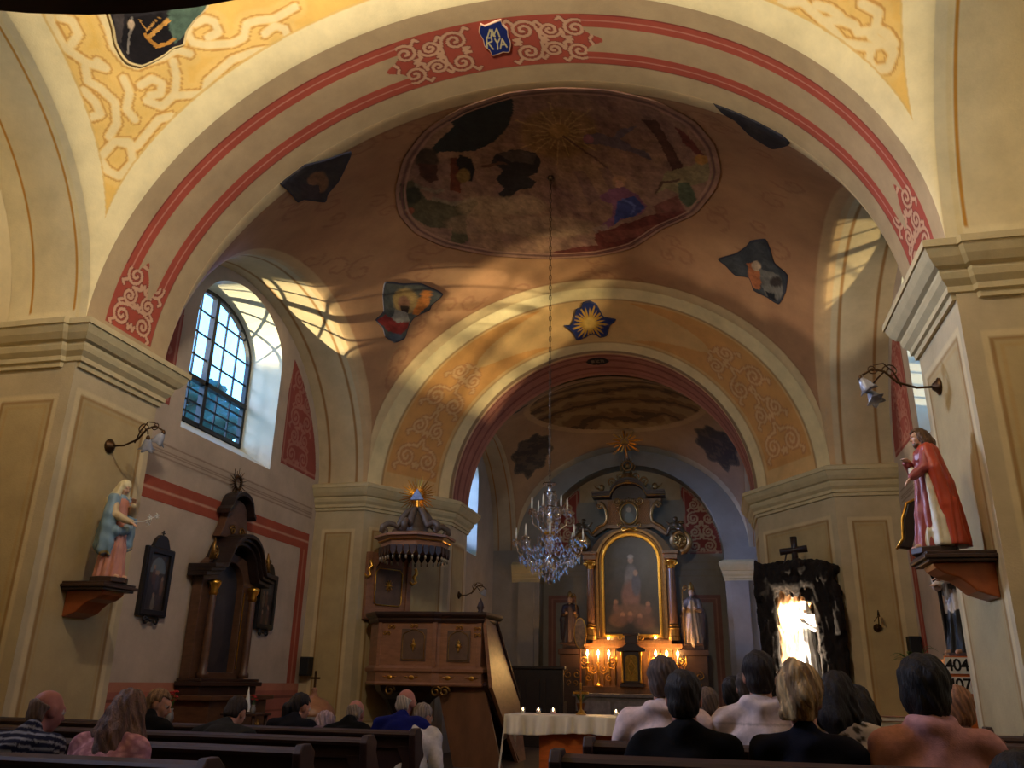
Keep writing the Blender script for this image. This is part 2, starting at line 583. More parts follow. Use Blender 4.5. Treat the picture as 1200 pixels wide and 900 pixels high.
# ------------------------------------------------------------------ signed-distance modelling for figures, cloth and rock
class SDF:
    def __init__(s, h=0.012, k=0.02):
        s.h = h; s.k = k; s.p = []; s.cuts = []; s.disp = None; s.T = None

    def cone(s, a, b, ra, rb, col=(0.5, 0.5, 0.5), T=None):
        if T is not None:
            a = T @ Vector(a); b = T @ Vector(b)
        a = np.array(a, float); b = np.array(b, float)
        ab = b - a; L = max(1e-9, ab @ ab)
        def f(P):
            q = P - a
            t = np.clip((q @ ab) / L, 0, 1)
            return np.linalg.norm(q - t[..., None] * ab, axis=-1) - (ra + (rb - ra) * t)
        r = max(ra, rb)
        s.p.append((f, np.minimum(a, b) - r, np.maximum(a, b) + r, col))
        return s

    def chain(s, pts, rs, col=(0.5, 0.5, 0.5), T=None):
        for i in range(len(pts) - 1):
            s.cone(pts[i], pts[i + 1], rs[i], rs[i + 1], col, T)
        return s

    def ell(s, c, r, col=(0.5, 0.5, 0.5), T=None, rot=None):
        R = np.eye(3) if rot is None else np.array(rot.to_matrix() if hasattr(rot, 'to_matrix') else rot)
        c = np.array(c, float)
        if T is not None:
            c = np.array(T @ Vector(c)); R = np.array(T.to_3x3()) @ R
        r = np.array(r, float)
        def f(P):
            q = (P - c) @ R / r
            k0 = np.linalg.norm(q, axis=-1)
            k1 = np.linalg.norm(q / r, axis=-1)
            return k0 * (k0 - 1) / np.maximum(k1, 1e-9)
        m = float(r.max())
        s.p.append((f, c - m, c + m, col))
        return s

    def rbox(s, c, half, rad, col=(0.5, 0.5, 0.5), T=None, rot=None):
        R = np.eye(3) if rot is None else np.array(rot.to_matrix() if hasattr(rot, 'to_matrix') else rot)
        c = np.array(c, float)
        if T is not None:
            c = np.array(T @ Vector(c)); R = np.array(T.to_3x3()) @ R
        half = np.array(half, float) - rad
        def f(P):
            q = np.abs((P - c) @ R) - half
            return np.linalg.norm(np.maximum(q, 0), axis=-1) + np.minimum(q.max(-1), 0) - rad
        m = float(np.linalg.norm(half + rad))
        s.p.append((f, c - m, c + m, col))
        return s

    def fn(s, f, lo, hi, col=(0.5, 0.5, 0.5)):
        s.p.append((f, np.array(lo, float), np.array(hi, float), col))
        return s

    def mesh(s, name, m, parent=None, colf=None, adapt=0.0, smooth=True):
        h = s.h; pad = 3 * h + s.k
        lo = np.min([p[1] for p in s.p], 0) - pad
        hi = np.max([p[2] for p in s.p], 0) + pad
        n = np.ceil((hi - lo) / h).astype(int) + 1
        D = np.full(n, 1.0, np.float32)
        ax = [lo[i] + h * np.arange(n[i]) for i in range(3)]
        for f, a, b, c in s.p:
            i0 = np.maximum(0, np.floor((a - pad - lo) / h).astype(int))
            i1 = np.minimum(n, np.ceil((b + pad - lo) / h).astype(int) + 1)
            if (i1 <= i0).any(): continue
            G = np.stack(np.meshgrid(*[ax[i][i0[i]:i1[i]] for i in range(3)], indexing='ij'), -1)
            d = f(G)
            sl = tuple(slice(i0[i], i1[i]) for i in range(3))
            e = D[sl]
            if s.k > 0:
                hh = np.clip(0.5 + 0.5 * (e - d) / s.k, 0, 1)
                D[sl] = e * (1 - hh) + d * hh - s.k * hh * (1 - hh)
            else:
                D[sl] = np.minimum(e, d)
        near = np.abs(D) < 0.12
        if (s.disp or s.cuts):
            idx = np.nonzero(near)
            P = np.stack([ax[i][idx[i]] for i in range(3)], -1)
            d = D[idx]
            if s.disp: d = d + s.disp(P)
            for g in s.cuts: d = np.maximum(d, g(P))
            D[idx] = d
            if s.cuts:
                far = np.nonzero(~near & (D < 0))
                if len(far[0]):
                    P = np.stack([ax[i][far[i]] for i in range(3)], -1)
                    d = D[far]
                    for g in s.cuts: d = np.maximum(d, g(P))
                    D[far] = d
        D[0, :, :] = D[-1, :, :] = 1; D[:, 0, :] = D[:, -1, :] = 1; D[:, :, 0] = D[:, :, -1] = 1
        g = openvdb.FloatGrid(1.0)
        g.copyFromArray(D.astype(np.float32))
        pts, tris, quads = g.convertToPolygons(isovalue=0.0, adaptivity=adapt)
        V = np.asarray(pts) * h + lo
        best = np.full(len(V), 1e9); col = np.zeros((len(V), 3))
        for f, a, b, c in s.p:
            w = np.all((V > a - pad) & (V < b + pad), 1)
            if not w.any(): continue
            d = np.full(len(V), 1e9); d[w] = f(V[w])
            k = d < best
            best[k] = d[k]; col[k] = c
        if colf is not None: col = colf(V, col)
        T = np.asarray(tris); Q = np.asarray(quads)
        F = []
        if len(T): F.append(T)
        if len(Q): F.append(Q)
        return np_mesh(name, V, F, m, parent, smooth, col)
# ------------------------------------------------------------------ the building
W = 4.14                     # half width of the nave between its piers
XW = 5.13                    # window wall of the side niches
XG = 5.75                    # glass of the windows
Z0 = 4.7                     # springing of arches and vaults
Y1A, Y1B = 6.66, 8.0         # first arch, front and back edge
Y2 = 14.25                   # corner of the second bay and start of the splay
Y3A, Y3B = 16.0, 17.2        # chancel arch
W3 = 3.0
WC = 3.1                     # chancel half width
XWC, XGC = 3.75, 4.35
Y4, Y5 = 22.4, 23.0          # apse arch and altar wall

CREAM = C(240, 220, 168); YELLOW = C(238, 192, 100); BEIGE = C(192, 164, 124); WALL = C(198, 178, 140)
RED = C(176, 82, 64); REDD = C(150, 66, 54); OCHRE = C(222, 172, 116); LINE = C(150, 98, 40); PANEL = C(188, 164, 118)
GREYL = C(200, 186, 160)


def U1(y):  # rise of the cross arcs of the second bay
    return 3.47 + 0.28 * np.clip((y - Y1B) / (Y2 - Y1B), 0, 1)


def vault_z(x, y, w, ya, yb, Ua, Ub, V, p=2.8):
    yc = (ya + yb) / 2; h = (yb - ya) / 2
    Uy = Ua + (Ub - Ua) * np.clip((y - ya) / (yb - ya), 0, 1)
    u = Uy * np.sqrt(np.clip(1 - (x / w) ** 2, 0, 1))
    v = V * np.sqrt(np.clip(1 - ((y - yc) / h) ** 2, 0, 1))
    return Z0 + (u ** p + v ** p) ** (1 / p), Z0 + u, Z0 + v


def vault2(x, y): return vault_z(x, y, W, Y1B, Y2, 3.47, 3.75, 2.8)
Y0 = 0.41
def vault1(x, y): return vault_z(x, y, W, Y0, Y1A, 3.47, 3.47, 2.8)
def vault3(x, y): return vault_z(x, y, WC, Y3B, Y4, 3.02, 2.7, 2.6)


def in_v2(P): return (P[:, 2] < vault2(P[:, 0], P[:, 1])[0]) & (P[:, 1] < Y2 + 0.0) & (np.abs(P[:, 0]) < W) | (P[:, 1] < Y1B)
def in_v1(P): return (P[:, 2] < vault1(P[:, 0], P[:, 1])[0]) & (np.abs(P[:, 0]) < W) & (P[:, 1] < Y1A)
def splay_dims(y):
    t = np.clip((y - Y2) / (Y3A - Y2), 0, 1)
    return W + (W3 - W) * t, 3.75 + (3.06 - 3.75) * t, Z0 + 0.05 * t
def in_splay(P):
    w, u, z0 = splay_dims(P[:, 1])
    return ((P[:, 0] / w) ** 2 + (np.maximum(P[:, 2] - z0, 0) / u) ** 2 < 1) | (P[:, 1] < Y2)


def vault_mesh(name, fn, w, ya, yb, nu, nv, colf):
    yc = (ya + yb) / 2; h = (yb - ya) / 2
    def P(u, v):
        x = -w * np.cos(PI * u); y = yc - h * np.cos(PI * v)
        return x, y, fn(x, y)[0]
    o = surf(name, P, nu, nv, colf)
    o['kind'] = 'structure'
    return o


# ---- floor
MB().box(-6.2, 6.2, -4.5, 24.0, -0.2, 0.0).build('floor', M_FLOOR, kind='structure')

# ---- vault of the second bay
ARAB = []
for i in range(70):
    cx, cy = RNG.uniform(-3.9, 3.9), RNG.uniform(8.3, 14.0)
    ARAB.append(np.array(spiral(cx, cy, RNG.uniform(0.12, 0.3), RNG.uniform(0, 6), 1.1, 12, sgn=RNG.choice([-1, 1]))))


def col_v2(V, u, v):
    x, y, z = V.T
    zz, ua, vb = vault2(x, y)
    c = np.tile(np.array(C(186, 138, 98)), (len(V), 1))
    c = blend(c, np.clip(fbm(V, 1.2) * 0.5 + 0.3, 0, 1), C(164, 112, 82), 0.6)
    d = seg_dist(V[:, :2], ARAB, 0.05)
    c = blend(c, d < 0.022, C(150, 96, 70), 0.45)
    dy = np.minimum(np.hypot(y - Y1B, zz - ua), np.hypot(y - Y2, zz - ua))
    dx = np.hypot(W - np.abs(x), zz - vb)
    c = blend(c, np.clip((0.30 - dy) / 0.03, 0, 1), C(226, 196, 146))
    c = blend(c, np.abs(dy - 0.31) < 0.02, C(160, 116, 80), 0.6)
    c = blend(c, np.clip((0.2 - dx) / 0.03, 0, 1), C(204, 166, 122))
    return c


vault_mesh('ceiling', vault2, W, Y1B, Y2, 260, 220, col_v2)

# ---- vault of the bay above the camera: yellow fields with painted strapwork
STRAP_PX = [
    [(56, 2), (60, 28), (75, 55), (102, 74), (124, 80), (114, 72)], [(100, 78), (103, 95), (117, 103), (135, 120), (137, 145), (128, 160)],
    [(118, 12), (127, 33), (133, 55), (148, 72), (160, 77), (176, 71), (193, 66), (207, 58), (222, 63)],
    [(228, 8), (219, 40), (226, 50), (242, 53), (272, 51), (286, 44), (289, 28), (302, 24), (322, 22), (346, 8)],
    [(137, 166), (160, 172), (176, 152), (186, 140), (201, 136)], [(205, 112), (240, 110), (243, 95), (256, 84), (272, 70), (300, 60), (321, 58)],
    [(120, 182), (134, 166), (152, 166), (156, 190), (140, 207), (126, 200), (117, 186)], [(203, 72), (207, 90), (205, 110), (190, 125), (172, 118)],
    [(145, 92), (152, 108), (148, 128), (158, 140)], [(98, 106), (112, 120), (118, 134), (104, 138)],
    [(165, 100), (178, 92), (190, 98), (188, 110), (176, 112)], [(228, 28), (240, 22), (252, 26), (256, 38), (244, 44)], [(70, 20), (84, 24), (92, 40), (84, 52)],
    [(310, 40), (322, 30), (334, 34), (336, 44)],
    [(914, 4), (940, 2), (948, 10), (965, 25), (987, 24), (1002, 30), (1005, 38), (1026, 36)],
    [(968, 26), (980, 40), (988, 50), (1003, 53), (1020, 55), (1036, 50), (1047, 62), (1041, 80), (1024, 82), (1018, 70), (1022, 56)],
    [(1010, 4), (1030, 15), (1025, 34)], [(1035, 50), (1020, 42), (1028, 34), (1040, 40), (1048, 52)], [(956, 6), (972, 10), (985, 20)],
]
STRAP = []
for ln in STRAP_PX:
    q = np.array(ln, float)
    t = np.linspace(0, len(q) - 1, 6 * len(q))
    # smooth resampling of the traced line, lifted onto the vault
    i = np.clip(np.floor(t).astype(int), 0, len(q) - 2); f = (t - i)[:, None]
    pts = q[i] * (1 - f) + q[i + 1] * f
    h3 = hit(pts[:, 0], pts[:, 1], in_v1, 1.0, 14.0, 200)
    h3 = h3[~np.isnan(h3).any(1)]
    if len(h3) > 2: STRAP.append(h3)


YC1_ = 3.3


def col_v1(V, u, v):
    x, y, z = V.T
    zz, ua, vb = vault1(x, y)
    c = np.tile(np.array(YELLOW), (len(V), 1))
    c = blend(c, np.clip(fbm(V, 1.5) * 0.6 + 0.3, 0, 1), C(232, 178, 100), 0.5)
    ov = np.hypot(x / 3.0, (y - YC1_) / 2.25)
    c = blend(c, np.clip((1.0 - ov) / 0.02, 0, 1), C(78, 64, 52))  # dark oval added out of view so the vault bounces less light
    c = blend(c, np.abs(ov - 1.02) < 0.03, CREAM)
    m = (y > 3.0)
    d = np.full(len(V), 9.0)
    d[m] = seg_dist(V[m], STRAP, 0.2)
    c = blend(c, np.clip((0.14 - d) / 0.03, 0, 1), C(240, 202, 122), 0.5)
    c = blend(c, np.clip((0.045 - d) / 0.015, 0, 1), CREAM, 0.75)
    c = blend(c, np.abs(d - 0.056) < 0.009, C(200, 142, 72), 0.8)
    dy = np.hypot(y - Y1A, zz - ua)
    dx = np.hypot(W - np.abs(x), zz - vb)
    b = np.minimum(dy, dx * 1.15)
    c = blend(c, np.clip((0.34 - b) / 0.02, 0, 1), CREAM)
    c = blend(c, np.abs(b - 0.34) < 0.012, C(226, 186, 110), 0.8)
    return c


vault_mesh('ceiling_nave', vault1, W, Y0, Y1A, 460, 520, col_v1)

# ---- chancel vault
def col_v3(V, u, v):
    x, y, z = V.T
    zz, ua, vb = vault3(x, y)
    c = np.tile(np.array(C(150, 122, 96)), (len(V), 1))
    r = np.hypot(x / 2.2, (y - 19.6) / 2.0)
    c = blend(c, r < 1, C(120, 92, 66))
    band = np.sin(y * 8 + 0.8 * np.sin(x * 1.3) + fbm(V, 1.6) * 2.2)
    c = blend(c, (r < 1) & (band > 0.45), C(156, 130, 90), 0.6)
    c = blend(c, (r < 1) & (band < -0.72), C(62, 52, 46), 0.7)
    c = blend(c, np.abs(r - 1) < 0.035, C(170, 140, 104))
    for sx in (-1, 1):
        for yy in (18.2, 21.3):
            q = np.stack([(np.abs(x - sx * 2.45) / 0.5), np.abs(y - yy) / 0.55], 1)
            a = np.arctan2(q[:, 1], q[:, 0]); rr = np.hypot(q[:, 0], q[:, 1]) * (1 + 0.1 * np.cos(8 * a))
            c = blend(c, rr < 1, C(66, 60, 58)); c = blend(c, (rr < 0.9) & (fbm(V, 6) > 0.1), C(88, 76, 66), 0.8); c = blend(c, np.abs(rr - 1) < 0.05, C(90, 80, 70))
    dy = np.hypot(y - Y4, zz - ua)
    c = blend(c, dy < 0.25, C(176, 158, 130))
    return c


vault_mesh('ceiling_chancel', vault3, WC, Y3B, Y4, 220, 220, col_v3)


# ---- painted scrollwork for the red fields
def scroll_field(w, h, n=4):
    """mirror-symmetric scroll lines in a field w wide and h tall, base at 0"""
    L = []
    for s in (-1, 1):
        for i in range(n):
            y = h * (i + 0.5) / n
            r = min(w * 0.215, h / n * 0.52) * (1.0 - 0.16 * (i % 2))
            x = s * w * (0.25 if i % 2 == 0 else 0.22)
            g = -s if i % 2 == 0 else s
            L.append(spiral(x, y, r, PI / 2, 1.75, 40, 0.14, sgn=g))
            e = (x, y + r)
            nx = (s * w * 0.02, y + h / n * 0.62) if i < n - 1 else (s * w * 0.03, min(h, y + r * 1.5))
            L.append([e, (x * 0.7, y + r * 1.12), (x * 0.3, y + r * 1.1), nx])
            L.append([(x + s * r * 0.72, y - r * 0.72), (x + s * r * 1.15, y - r * 1.02), (x + s * r * 0.9, y - r * 1.25)])
            L.append([(x - s * r * 0.9, y - r * 0.5), (s * w * 0.05, y - r * 0.9), (0, y - r * 0.4)])
    return L


# ---- first arch: soffit with two red bands, scroll fields and blue cartouche
def arch_soffit(name, w, ua, ub, ya, yb, z0, nu, nv, colf, wb=None, z0b=None):
    wb = w if wb is None else wb; z0b = z0 if z0b is None else z0b
    def P(u, v):
        a = PI * u
        ww = w + (wb - w) * v; uu = ua + (ub - ua) * v; zz = z0 + (z0b - z0) * v
        return -ww * np.cos(a), ya + (yb - ya) * v, zz + uu * np.sin(a)
    o = surf(name, P, nu, nv, colf)
    o['kind'] = 'structure'
    return o


def col_a1(V, u, v):
    a = np.minimum(u, 1 - u) * PI                   # angle above the springing
    s = (u - 0.5) * PI * 3.9                        # arc length from the crown
    t = v * 1.34
    sb = (np.minimum(u, 1 - u)) * PI * 3.9          # arc length from the springing
    c = np.tile(np.array(BEIGE), (len(V), 1))
    c = blend(c, np.clip(fbm(V, 1.3) * 0.5 + 0.3, 0, 1), C(170, 142, 106), 0.5)
    c = blend(c, (v > 0.33) & (v < 0.64), C(186, 156, 120), 0.5)
    st1 = (v > 0.20) & (v < 0.345); st2 = (v > 0.63) & (v < 0.775)
    live = sb > 0.22
    c = blend(c, (st1 | st2) & live, RED)
    c = blend(c, (np.abs(v - 0.272) < 0.008) & live, C(206, 140, 118), 0.8)
    c = blend(c, (np.abs(v - 0.702) < 0.008) & live, C(206, 140, 118), 0.8)
    c = blend(c, ((np.abs(v - 0.203) < 0.006) | (np.abs(v - 0.772) < 0.006)) & live, C(120, 56, 48), 0.7)
    vm = (v - 0.4875) * 1.34
    # fields at the springing
    top = 1.0 + 0.16 * np.exp(-((vm + 0.10) / 0.06) ** 2) - 0.25 * np.exp(-((vm - 0.12) / 0.07) ** 2)
    f1 = live & (sb < top) & (v > 0.2) & (v < 0.775)
    c = blend(c, f1, RED)
    q = np.stack([vm, sb - 0.27], 1)
    m = (sb < 1.3)
    d = np.full(len(V), 9.0); d[m] = seg_dist(q[m], scroll_field(0.72, 0.80, 3), 0.05)
    c = blend(c, f1 & (d < 0.031), C(120, 62, 52), 0.7)
    c = blend(c, f1 & (d < 0.019), C(212, 164, 130))
    # field either side of the crown cartouche
    e = np.abs(s)
    end = 1.02 + 0.2 * np.exp(-(vm / 0.09) ** 2)
    f2 = (e < end) & (v > 0.2) & (v < 0.775)
    c = blend(c, f2, RED)
    m = e < 1.4
    q = np.stack([vm, e - 0.24], 1)
    d = np.full(len(V), 9.0); d[m] = seg_dist(q[m], scroll_field(0.70, 0.84, 3), 0.05)
    c = blend(c, f2 & (d < 0.031), C(120, 62, 52), 0.7)
    c = blend(c, f2 & (d < 0.019), C(212, 164, 130))
    return c


arch_soffit('arch_nave', W, 3.47, 3.47, Y1A, Y1B, Z0, 1050, 140, col_a1)


# ---- splay between the second bay and the chancel arch
def col_splay(V, u, v):
    x, y, z = V.T
    c = np.tile(np.array(C(220, 176, 116)), (len(V), 1))
    c = blend(c, np.clip(fbm(V, 1.1) * 0.6 + 0.3, 0, 1), C(214, 160, 100), 0.6)
    a = np.minimum(u, 1 - u) * PI
    pan = (v > 0.2) & (v < 0.78) & (a > 0.1) & (a < 1.12 - 0.25 * np.cos((v - 0.5) * 9))
    c = blend(c, pan, C(214, 148, 78), 0.75)
    d = np.full(len(V), 9.0)
    m = a < 1.2
    q = np.stack([(v - 0.5) * 2.0, a * 3.4], 1)
    d[m] = seg_dist(q[m], [np.array(l) + np.array([0, 0.4]) for l in scroll_field(1.0, 2.6, 4)])
    c = blend(c, pan & (d < 0.05), C(184, 120, 84), 0.6)
    c = blend(c, pan & (d < 0.025), C(226, 184, 128), 0.7)
    c = blend(c, v < 0.16, C(232, 208, 156))
    c = blend(c, np.abs(v - 0.165) < 0.012, C(150, 104, 66), 0.6)
    c = blend(c, v > 0.83, C(232, 206, 154))
    c = blend(c, np.abs(v - 0.83) < 0.012, C(170, 124, 80), 0.5)
    c = blend(c, v > 0.965, C(120, 80, 60), 0.8)
    return c


arch_soffit('arch_splay', W, 3.75, 3.06, Y2, Y3A, Z0, 360, 90, col_splay, wb=W3, z0b=Z0 + 0.05)


def col_a2(V, u, v):
    c = np.tile(np.array(C(178, 116, 98)), (len(V), 1))
    c = blend(c, np.clip(fbm(V, 2.5) * 0.6 + 0.3, 0, 1), C(152, 92, 78), 0.6)
    c = blend(c, v < 0.06, C(214, 176, 134))
    for t in (0.12, 0.3, 0.34, 0.62, 0.66, 0.84):
        c = blend(c, np.abs(v - t) < 0.012, C(112, 52, 46), 0.8)
    c = blend(c, v > 0.9, C(186, 128, 104), 0.7)
    # dark oval at the crown with a light monogram
    s = (u - 0.5) * PI * 3.0; t = (v - 0.35) * 1.2
    r = np.hypot(s / 0.24, t / 0.19)
    c = blend(c, r < 1, C(34, 28, 30))
    d = seg_dist(np.stack([s, t], 1), [[(-0.13, -0.06), (-0.13, 0.06)], [(-0.09, -0.06), (-0.09, 0.06)], [(-0.13, 0), (-0.09, 0)], [(-0.04, 0.05), (0.03, 0.06), (-0.03, 0.0), (0.03, -0.05), (-0.04, -0.06)], [(0.08, -0.06), (0.08, 0.06)], [(0.13, -0.06), (0.13, 0.06)]])
    c = blend(c, (r < 0.9) & (d < 0.013), C(120, 100, 84))
    return c


arch_soffit('arch_chancel', W3, 3.06, 3.0, Y3A, Y3B, Z0 + 0.05, 420, 70, col_a2)


# ---- piers: painted faces from the floor to the springing
def face(name, p0, p1, za, zb, colf, nu=60, nv=160):
    p0 = np.array(p0); p1 = np.array(p1); Lh = np.linalg.norm(p1 - p0)
    def P(u, v):
        return p0[0] + (p1[0] - p0[0]) * u, p0[1] + (p1[1] - p0[1]) * u, za + (zb - za) * v
    o = surf(name, P, nu, nv, lambda V, u, v: colf(V, u * Lh, V[:, 2], Lh), smooth=False)
    o['kind'] = 'structure'
    return o


def col_pier(inset, ztop, zbot=0.55, base=WALL, pan=PANEL):
    def f(V, s, z, L):
        c = np.tile(np.array(base), (len(V), 1))
        c = blend(c, np.clip(fbm(V, 1.0) * 0.5 + 0.3, 0, 1), C(192, 168, 134), 0.5)
        i = (s > inset) & (s < L - inset) & (z > zbot) & (z < ztop)
        c = blend(c, i, pan)
        d = np.minimum.reduce([s - inset, L - inset - s, z - zbot, ztop - z])
        c = blend(c, np.abs(d) < 0.016, C(158, 118, 66), 0.8)
        c = blend(c, np.abs(d - 0.06) < 0.012, C(188, 154, 100), 0.6)
        c = blend(c, np.abs(d + 0.05) < 0.03, C(222, 200, 152), 0.7)
        return c
    return f


for sx, sd in ((-1, 'left'), (1, 'right')):
    face('pier_%s_reveal' % sd, (sx * W, Y1A), (sx * W, Y1B), 0, Z0, col_pier(0.17, 3.98))
    face('pier_%s_front' % sd, (sx * XW, Y1A), (sx * W, Y1A), 0, Z0, col_pier(0.2, 3.9, 0.6))
    face('pier_%s_rear' % sd, (sx * XW, Y1B), (sx * W, Y1B), 0, Z0, col_pier(0.2, 3.9, 0.6), 20, 40)
    face('pier_%s_niche' % sd, (sx * XW, Y2), (sx * W, Y2), 0, Z0, col_pier(0.24, 3.85, 0.7))
    face('pier_%s_splay' % sd, (sx * W, Y2), (sx * W3, Y3A), 0, Z0, col_pier(0.22, 3.9, 0.6), 90, 160)
    face('pier_%s_chancel' % sd, (sx * W3, Y3A), (sx * W3, Y3B), 0, Z0 + 0.05, col_pier(0.2, 3.9, 0.6, C(200, 182, 150)), 40, 80)
    face('pier_%s_behind_arch' % sd, (sx * W3, Y3B), (sx * WC, Y3B), 0, Z0 + 0.05, col_pier(0.9, 3.9), 6, 20)


# ---- cornices
CORN = [(0.0, 4.26), (0.03, 4.26), (0.035, 4.31), (0.06, 4.32), (0.06, 4.37), (0.10, 4.42), (0.115, 4.47), (0.115, 4.50), (0.15, 4.52), (0.19, 4.58), (0.215, 4.64), (0.22, 4.66), (0.235, 4.66), (0.235, 4.72), (0.20, 4.74), (0.0, 4.80)]
n_trim = 0
for sx in (-1, 1):
    # first arch pier: front niche face, break at the corner, reveal, rear
    path = [(-XW, Y1A), (-4.30, Y1A), (-4.27, Y1A + 0.05), (-W - 0.0, Y1A + 0.05), (-W, Y1B), (-XW, Y1B)]
    path = [(-XW, Y1A), (-4.33, Y1A), (-4.31, Y1A + 0.045), (-W, Y1A + 0.045), (-W, Y1B), (-XW, Y1B)]
    if sx > 0: path = [(-x, y) for x, y in path][::-1]
    MB().sweep(path, CORN).build('trim_%d' % (n_trim + 1), M_STONE, kind='structure'); n_trim += 1
    path = [(-XW, Y2), (-W, Y2), (-W3, Y3A), (-W3, Y3B), (-WC, Y3B)]
    if sx > 0: path = [(-x, y) for x, y in path][::-1]
    MB().sweep(path, CORN).build('trim_%d' % (n_trim + 1), M_STONE, kind='structure'); n_trim += 1


# ---- side niches with windows
def arch_outline(yc, hw, zb, zs, rise, n=24):
    pts = [(yc - hw, zb), (yc + hw, zb), (yc + hw, zs)]
    for i in range(1, n):
        a = PI * i / n
        pts.append((yc + hw * math.cos(a), zs + rise * math.sin(a)))
    pts.append((yc - hw, zs))
    return pts


n_win = 0


def niche(sx, yc, h, xn, xw, xg, V, hw, zsill, zspr, rise, cols, sillrise=0.38):
    global n_win
    sd = 'left' if sx < 0 else 'right'
    # arch soffit over the niche
    def P(u, v):
        a = PI * u
        return sx * (xn + (xw - xn) * v), yc - h * np.cos(a), Z0 + V * np.sin(a)
    def colf(Vv, u, v):
        if 'softf' in cols: return cols['softf'](Vv, u, v)
        c = np.tile(np.array(cols['soffit']), (len(Vv), 1))
        c = blend(c, np.clip(fbm(Vv, 1.2) * 0.5 + 0.3, 0, 1), np.array(cols['soffit']) * 0.88, 0.6)
        for t in (0.22, 0.78):
            c = blend(c, np.abs(v - t) < 0.016, LINE, 0.8)
        return blend(c, v < 0.1, cols['edge'])
    o = surf('niche_arch_%s' % sd, P, 240 if 'softf' in cols else 120, 70 if 'softf' in cols else 40, colf); o['kind'] = 'structure'
    # the wall with its arched window opening
    n = 40
    out = [(yc - h, 0), (yc + h, 0), (yc + h, Z0)] + [(yc + h * math.cos(PI * i / n), Z0 + V * math.sin(PI * i / n)) for i in range(1, n)] + [(yc - h, Z0)]
    hole = arch_outline(yc, hw, zsill, zspr, rise)
    o = plate('wall_%s' % sd, out, [hole], lambda p: (sx * xw, p[0], p[1]), cols['wallm']); o['kind'] = 'structure'
    # splayed reveal with a steep sill
    n_win += 1
    wn = 'window_%d' % n_win
    inner = arch_outline(yc, hw - 0.05, zsill + sillrise, zspr + 0.02, rise - 0.06)
    mb = MB()
    k = len(hole)
    vs = [(sx * xw, p[0], p[1]) for p in hole] + [(sx * xg, p[0], p[1]) for p in inner]
    mb.add(vs, [(i, (i + 1) % k, (i + 1) % k + k, i + k) for i in range(k)])
    rv = mb.build('window_reveal', M_REVEAL, None, kind='structure')
    # frame: outer band, mullion, transom and thin glazing bars, panes of clear glass
    wroot = bpy.data.objects.new(wn, None); LINK(wroot); wroot.location = (sx * xg, yc, zsill + sillrise); wroot['kind'] = 'structure'
    y0, y1 = -(hw - 0.05), hw - 0.05
    zb, zs = 0.0, zspr + 0.02 - zsill - sillrise
    ri = rise - 0.06
    fr = MB()
    oo = arch_outline(0, hw - 0.05, 0, zs, ri); ii = arch_outline(0, hw - 0.12, 0.07, zs, ri - 0.07)
    kk = len(oo)
    for xx0, xx1 in ((-0.04, 0.04),):
        vs = [(xx0, *p) for p in oo] + [(xx0, *p) for p in ii] + [(xx1, *p) for p in oo] + [(xx1, *p) for p in ii]
        fs = []
        for i in range(kk):
            j = (i + 1) % kk
            fs += [(i, j, j + kk, i + kk), (i + 2 * kk, i + 3 * kk, j + 3 * kk, j + 2 * kk), (i + kk, j + kk, j + 3 * kk, i + 3 * kk), (i, i + 2 * kk, j + 2 * kk, j)]
        fr.add(vs, fs)
    top = zs + ri - 0.03
    ztr = zs - 0.72
    fr.box(-0.05, 0.05, -0.045, 0.045, 0.0, top)
    fr.box(-0.05, 0.05, y0, y1, ztr - 0.04, ztr + 0.04)
    fr.build('window_frame', M_WFRAME, wroot)
    bars = MB()
    def ztop(y):
        q = max(0.0, 1 - (y / (hw - 0.08)) ** 2)
        return zs + ri * math.sqrt(q) - 0.03
    step = (hw - 0.1) / 3
    for q in range(-2, 3):
        if q == 0: continue
        y = q * step
        bars.box(-0.014, 0.014, y - 0.013, y + 0.013, 0.05, ztop(y))
    zz = [ztr * (i + 1) / 4 for i in range(3)] + [ztr + (top - ztr) * (i + 1) / 4 for i in range(3)]
    for z in zz:
        w = hw - 0.09 if z < zs else (hw - 0.09) * math.sqrt(max(0, 1 - ((z - zs) / ri) ** 2))
        bars.box(-0.014, 0.014, -w, w, z - 0.012, z + 0.012)
    bars.build('glazing_bar', M_WFRAME, wroot)
    pn = plate('pane', arch_outline(0, hw - 0.1, 0.05, zs, ri - 0.04), [], lambda p: (0, p[0], p[1]), M_GLASS, wroot)
    return wroot


M_REVEAL = mat('white reveal plaster', C(222, 214, 190), rough=0.8, noise=0.08, nscale=2)
M_WFRAME = mat('dark window iron', C(26, 24, 26), rough=0.6, noise=0.1)
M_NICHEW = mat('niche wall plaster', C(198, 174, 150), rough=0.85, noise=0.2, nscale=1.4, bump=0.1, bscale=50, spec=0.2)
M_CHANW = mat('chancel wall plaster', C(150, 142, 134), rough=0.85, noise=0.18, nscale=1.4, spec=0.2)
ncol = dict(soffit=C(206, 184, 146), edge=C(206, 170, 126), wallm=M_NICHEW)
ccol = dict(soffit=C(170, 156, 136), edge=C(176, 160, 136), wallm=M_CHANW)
YC2, H2 = (Y1B + Y2) / 2, (Y2 - Y1B) / 2
for sx in (-1, 1):
    niche(sx, YC2, H2, W, XW, XG, 2.8, 1.28, 4.62, 6.45, 0.92, ncol)
YC3, H3 = (Y3B + Y4) / 2, (Y4 - Y3B) / 2
for sx in (-1, 1):
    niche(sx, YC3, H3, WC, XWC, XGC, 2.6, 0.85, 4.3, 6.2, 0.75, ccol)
# nave bay beside the camera: the same niches; unseen windows added to admit the pew fill
YC1, H1 = (Y0 + Y1A) / 2, (Y1A - Y0) / 2


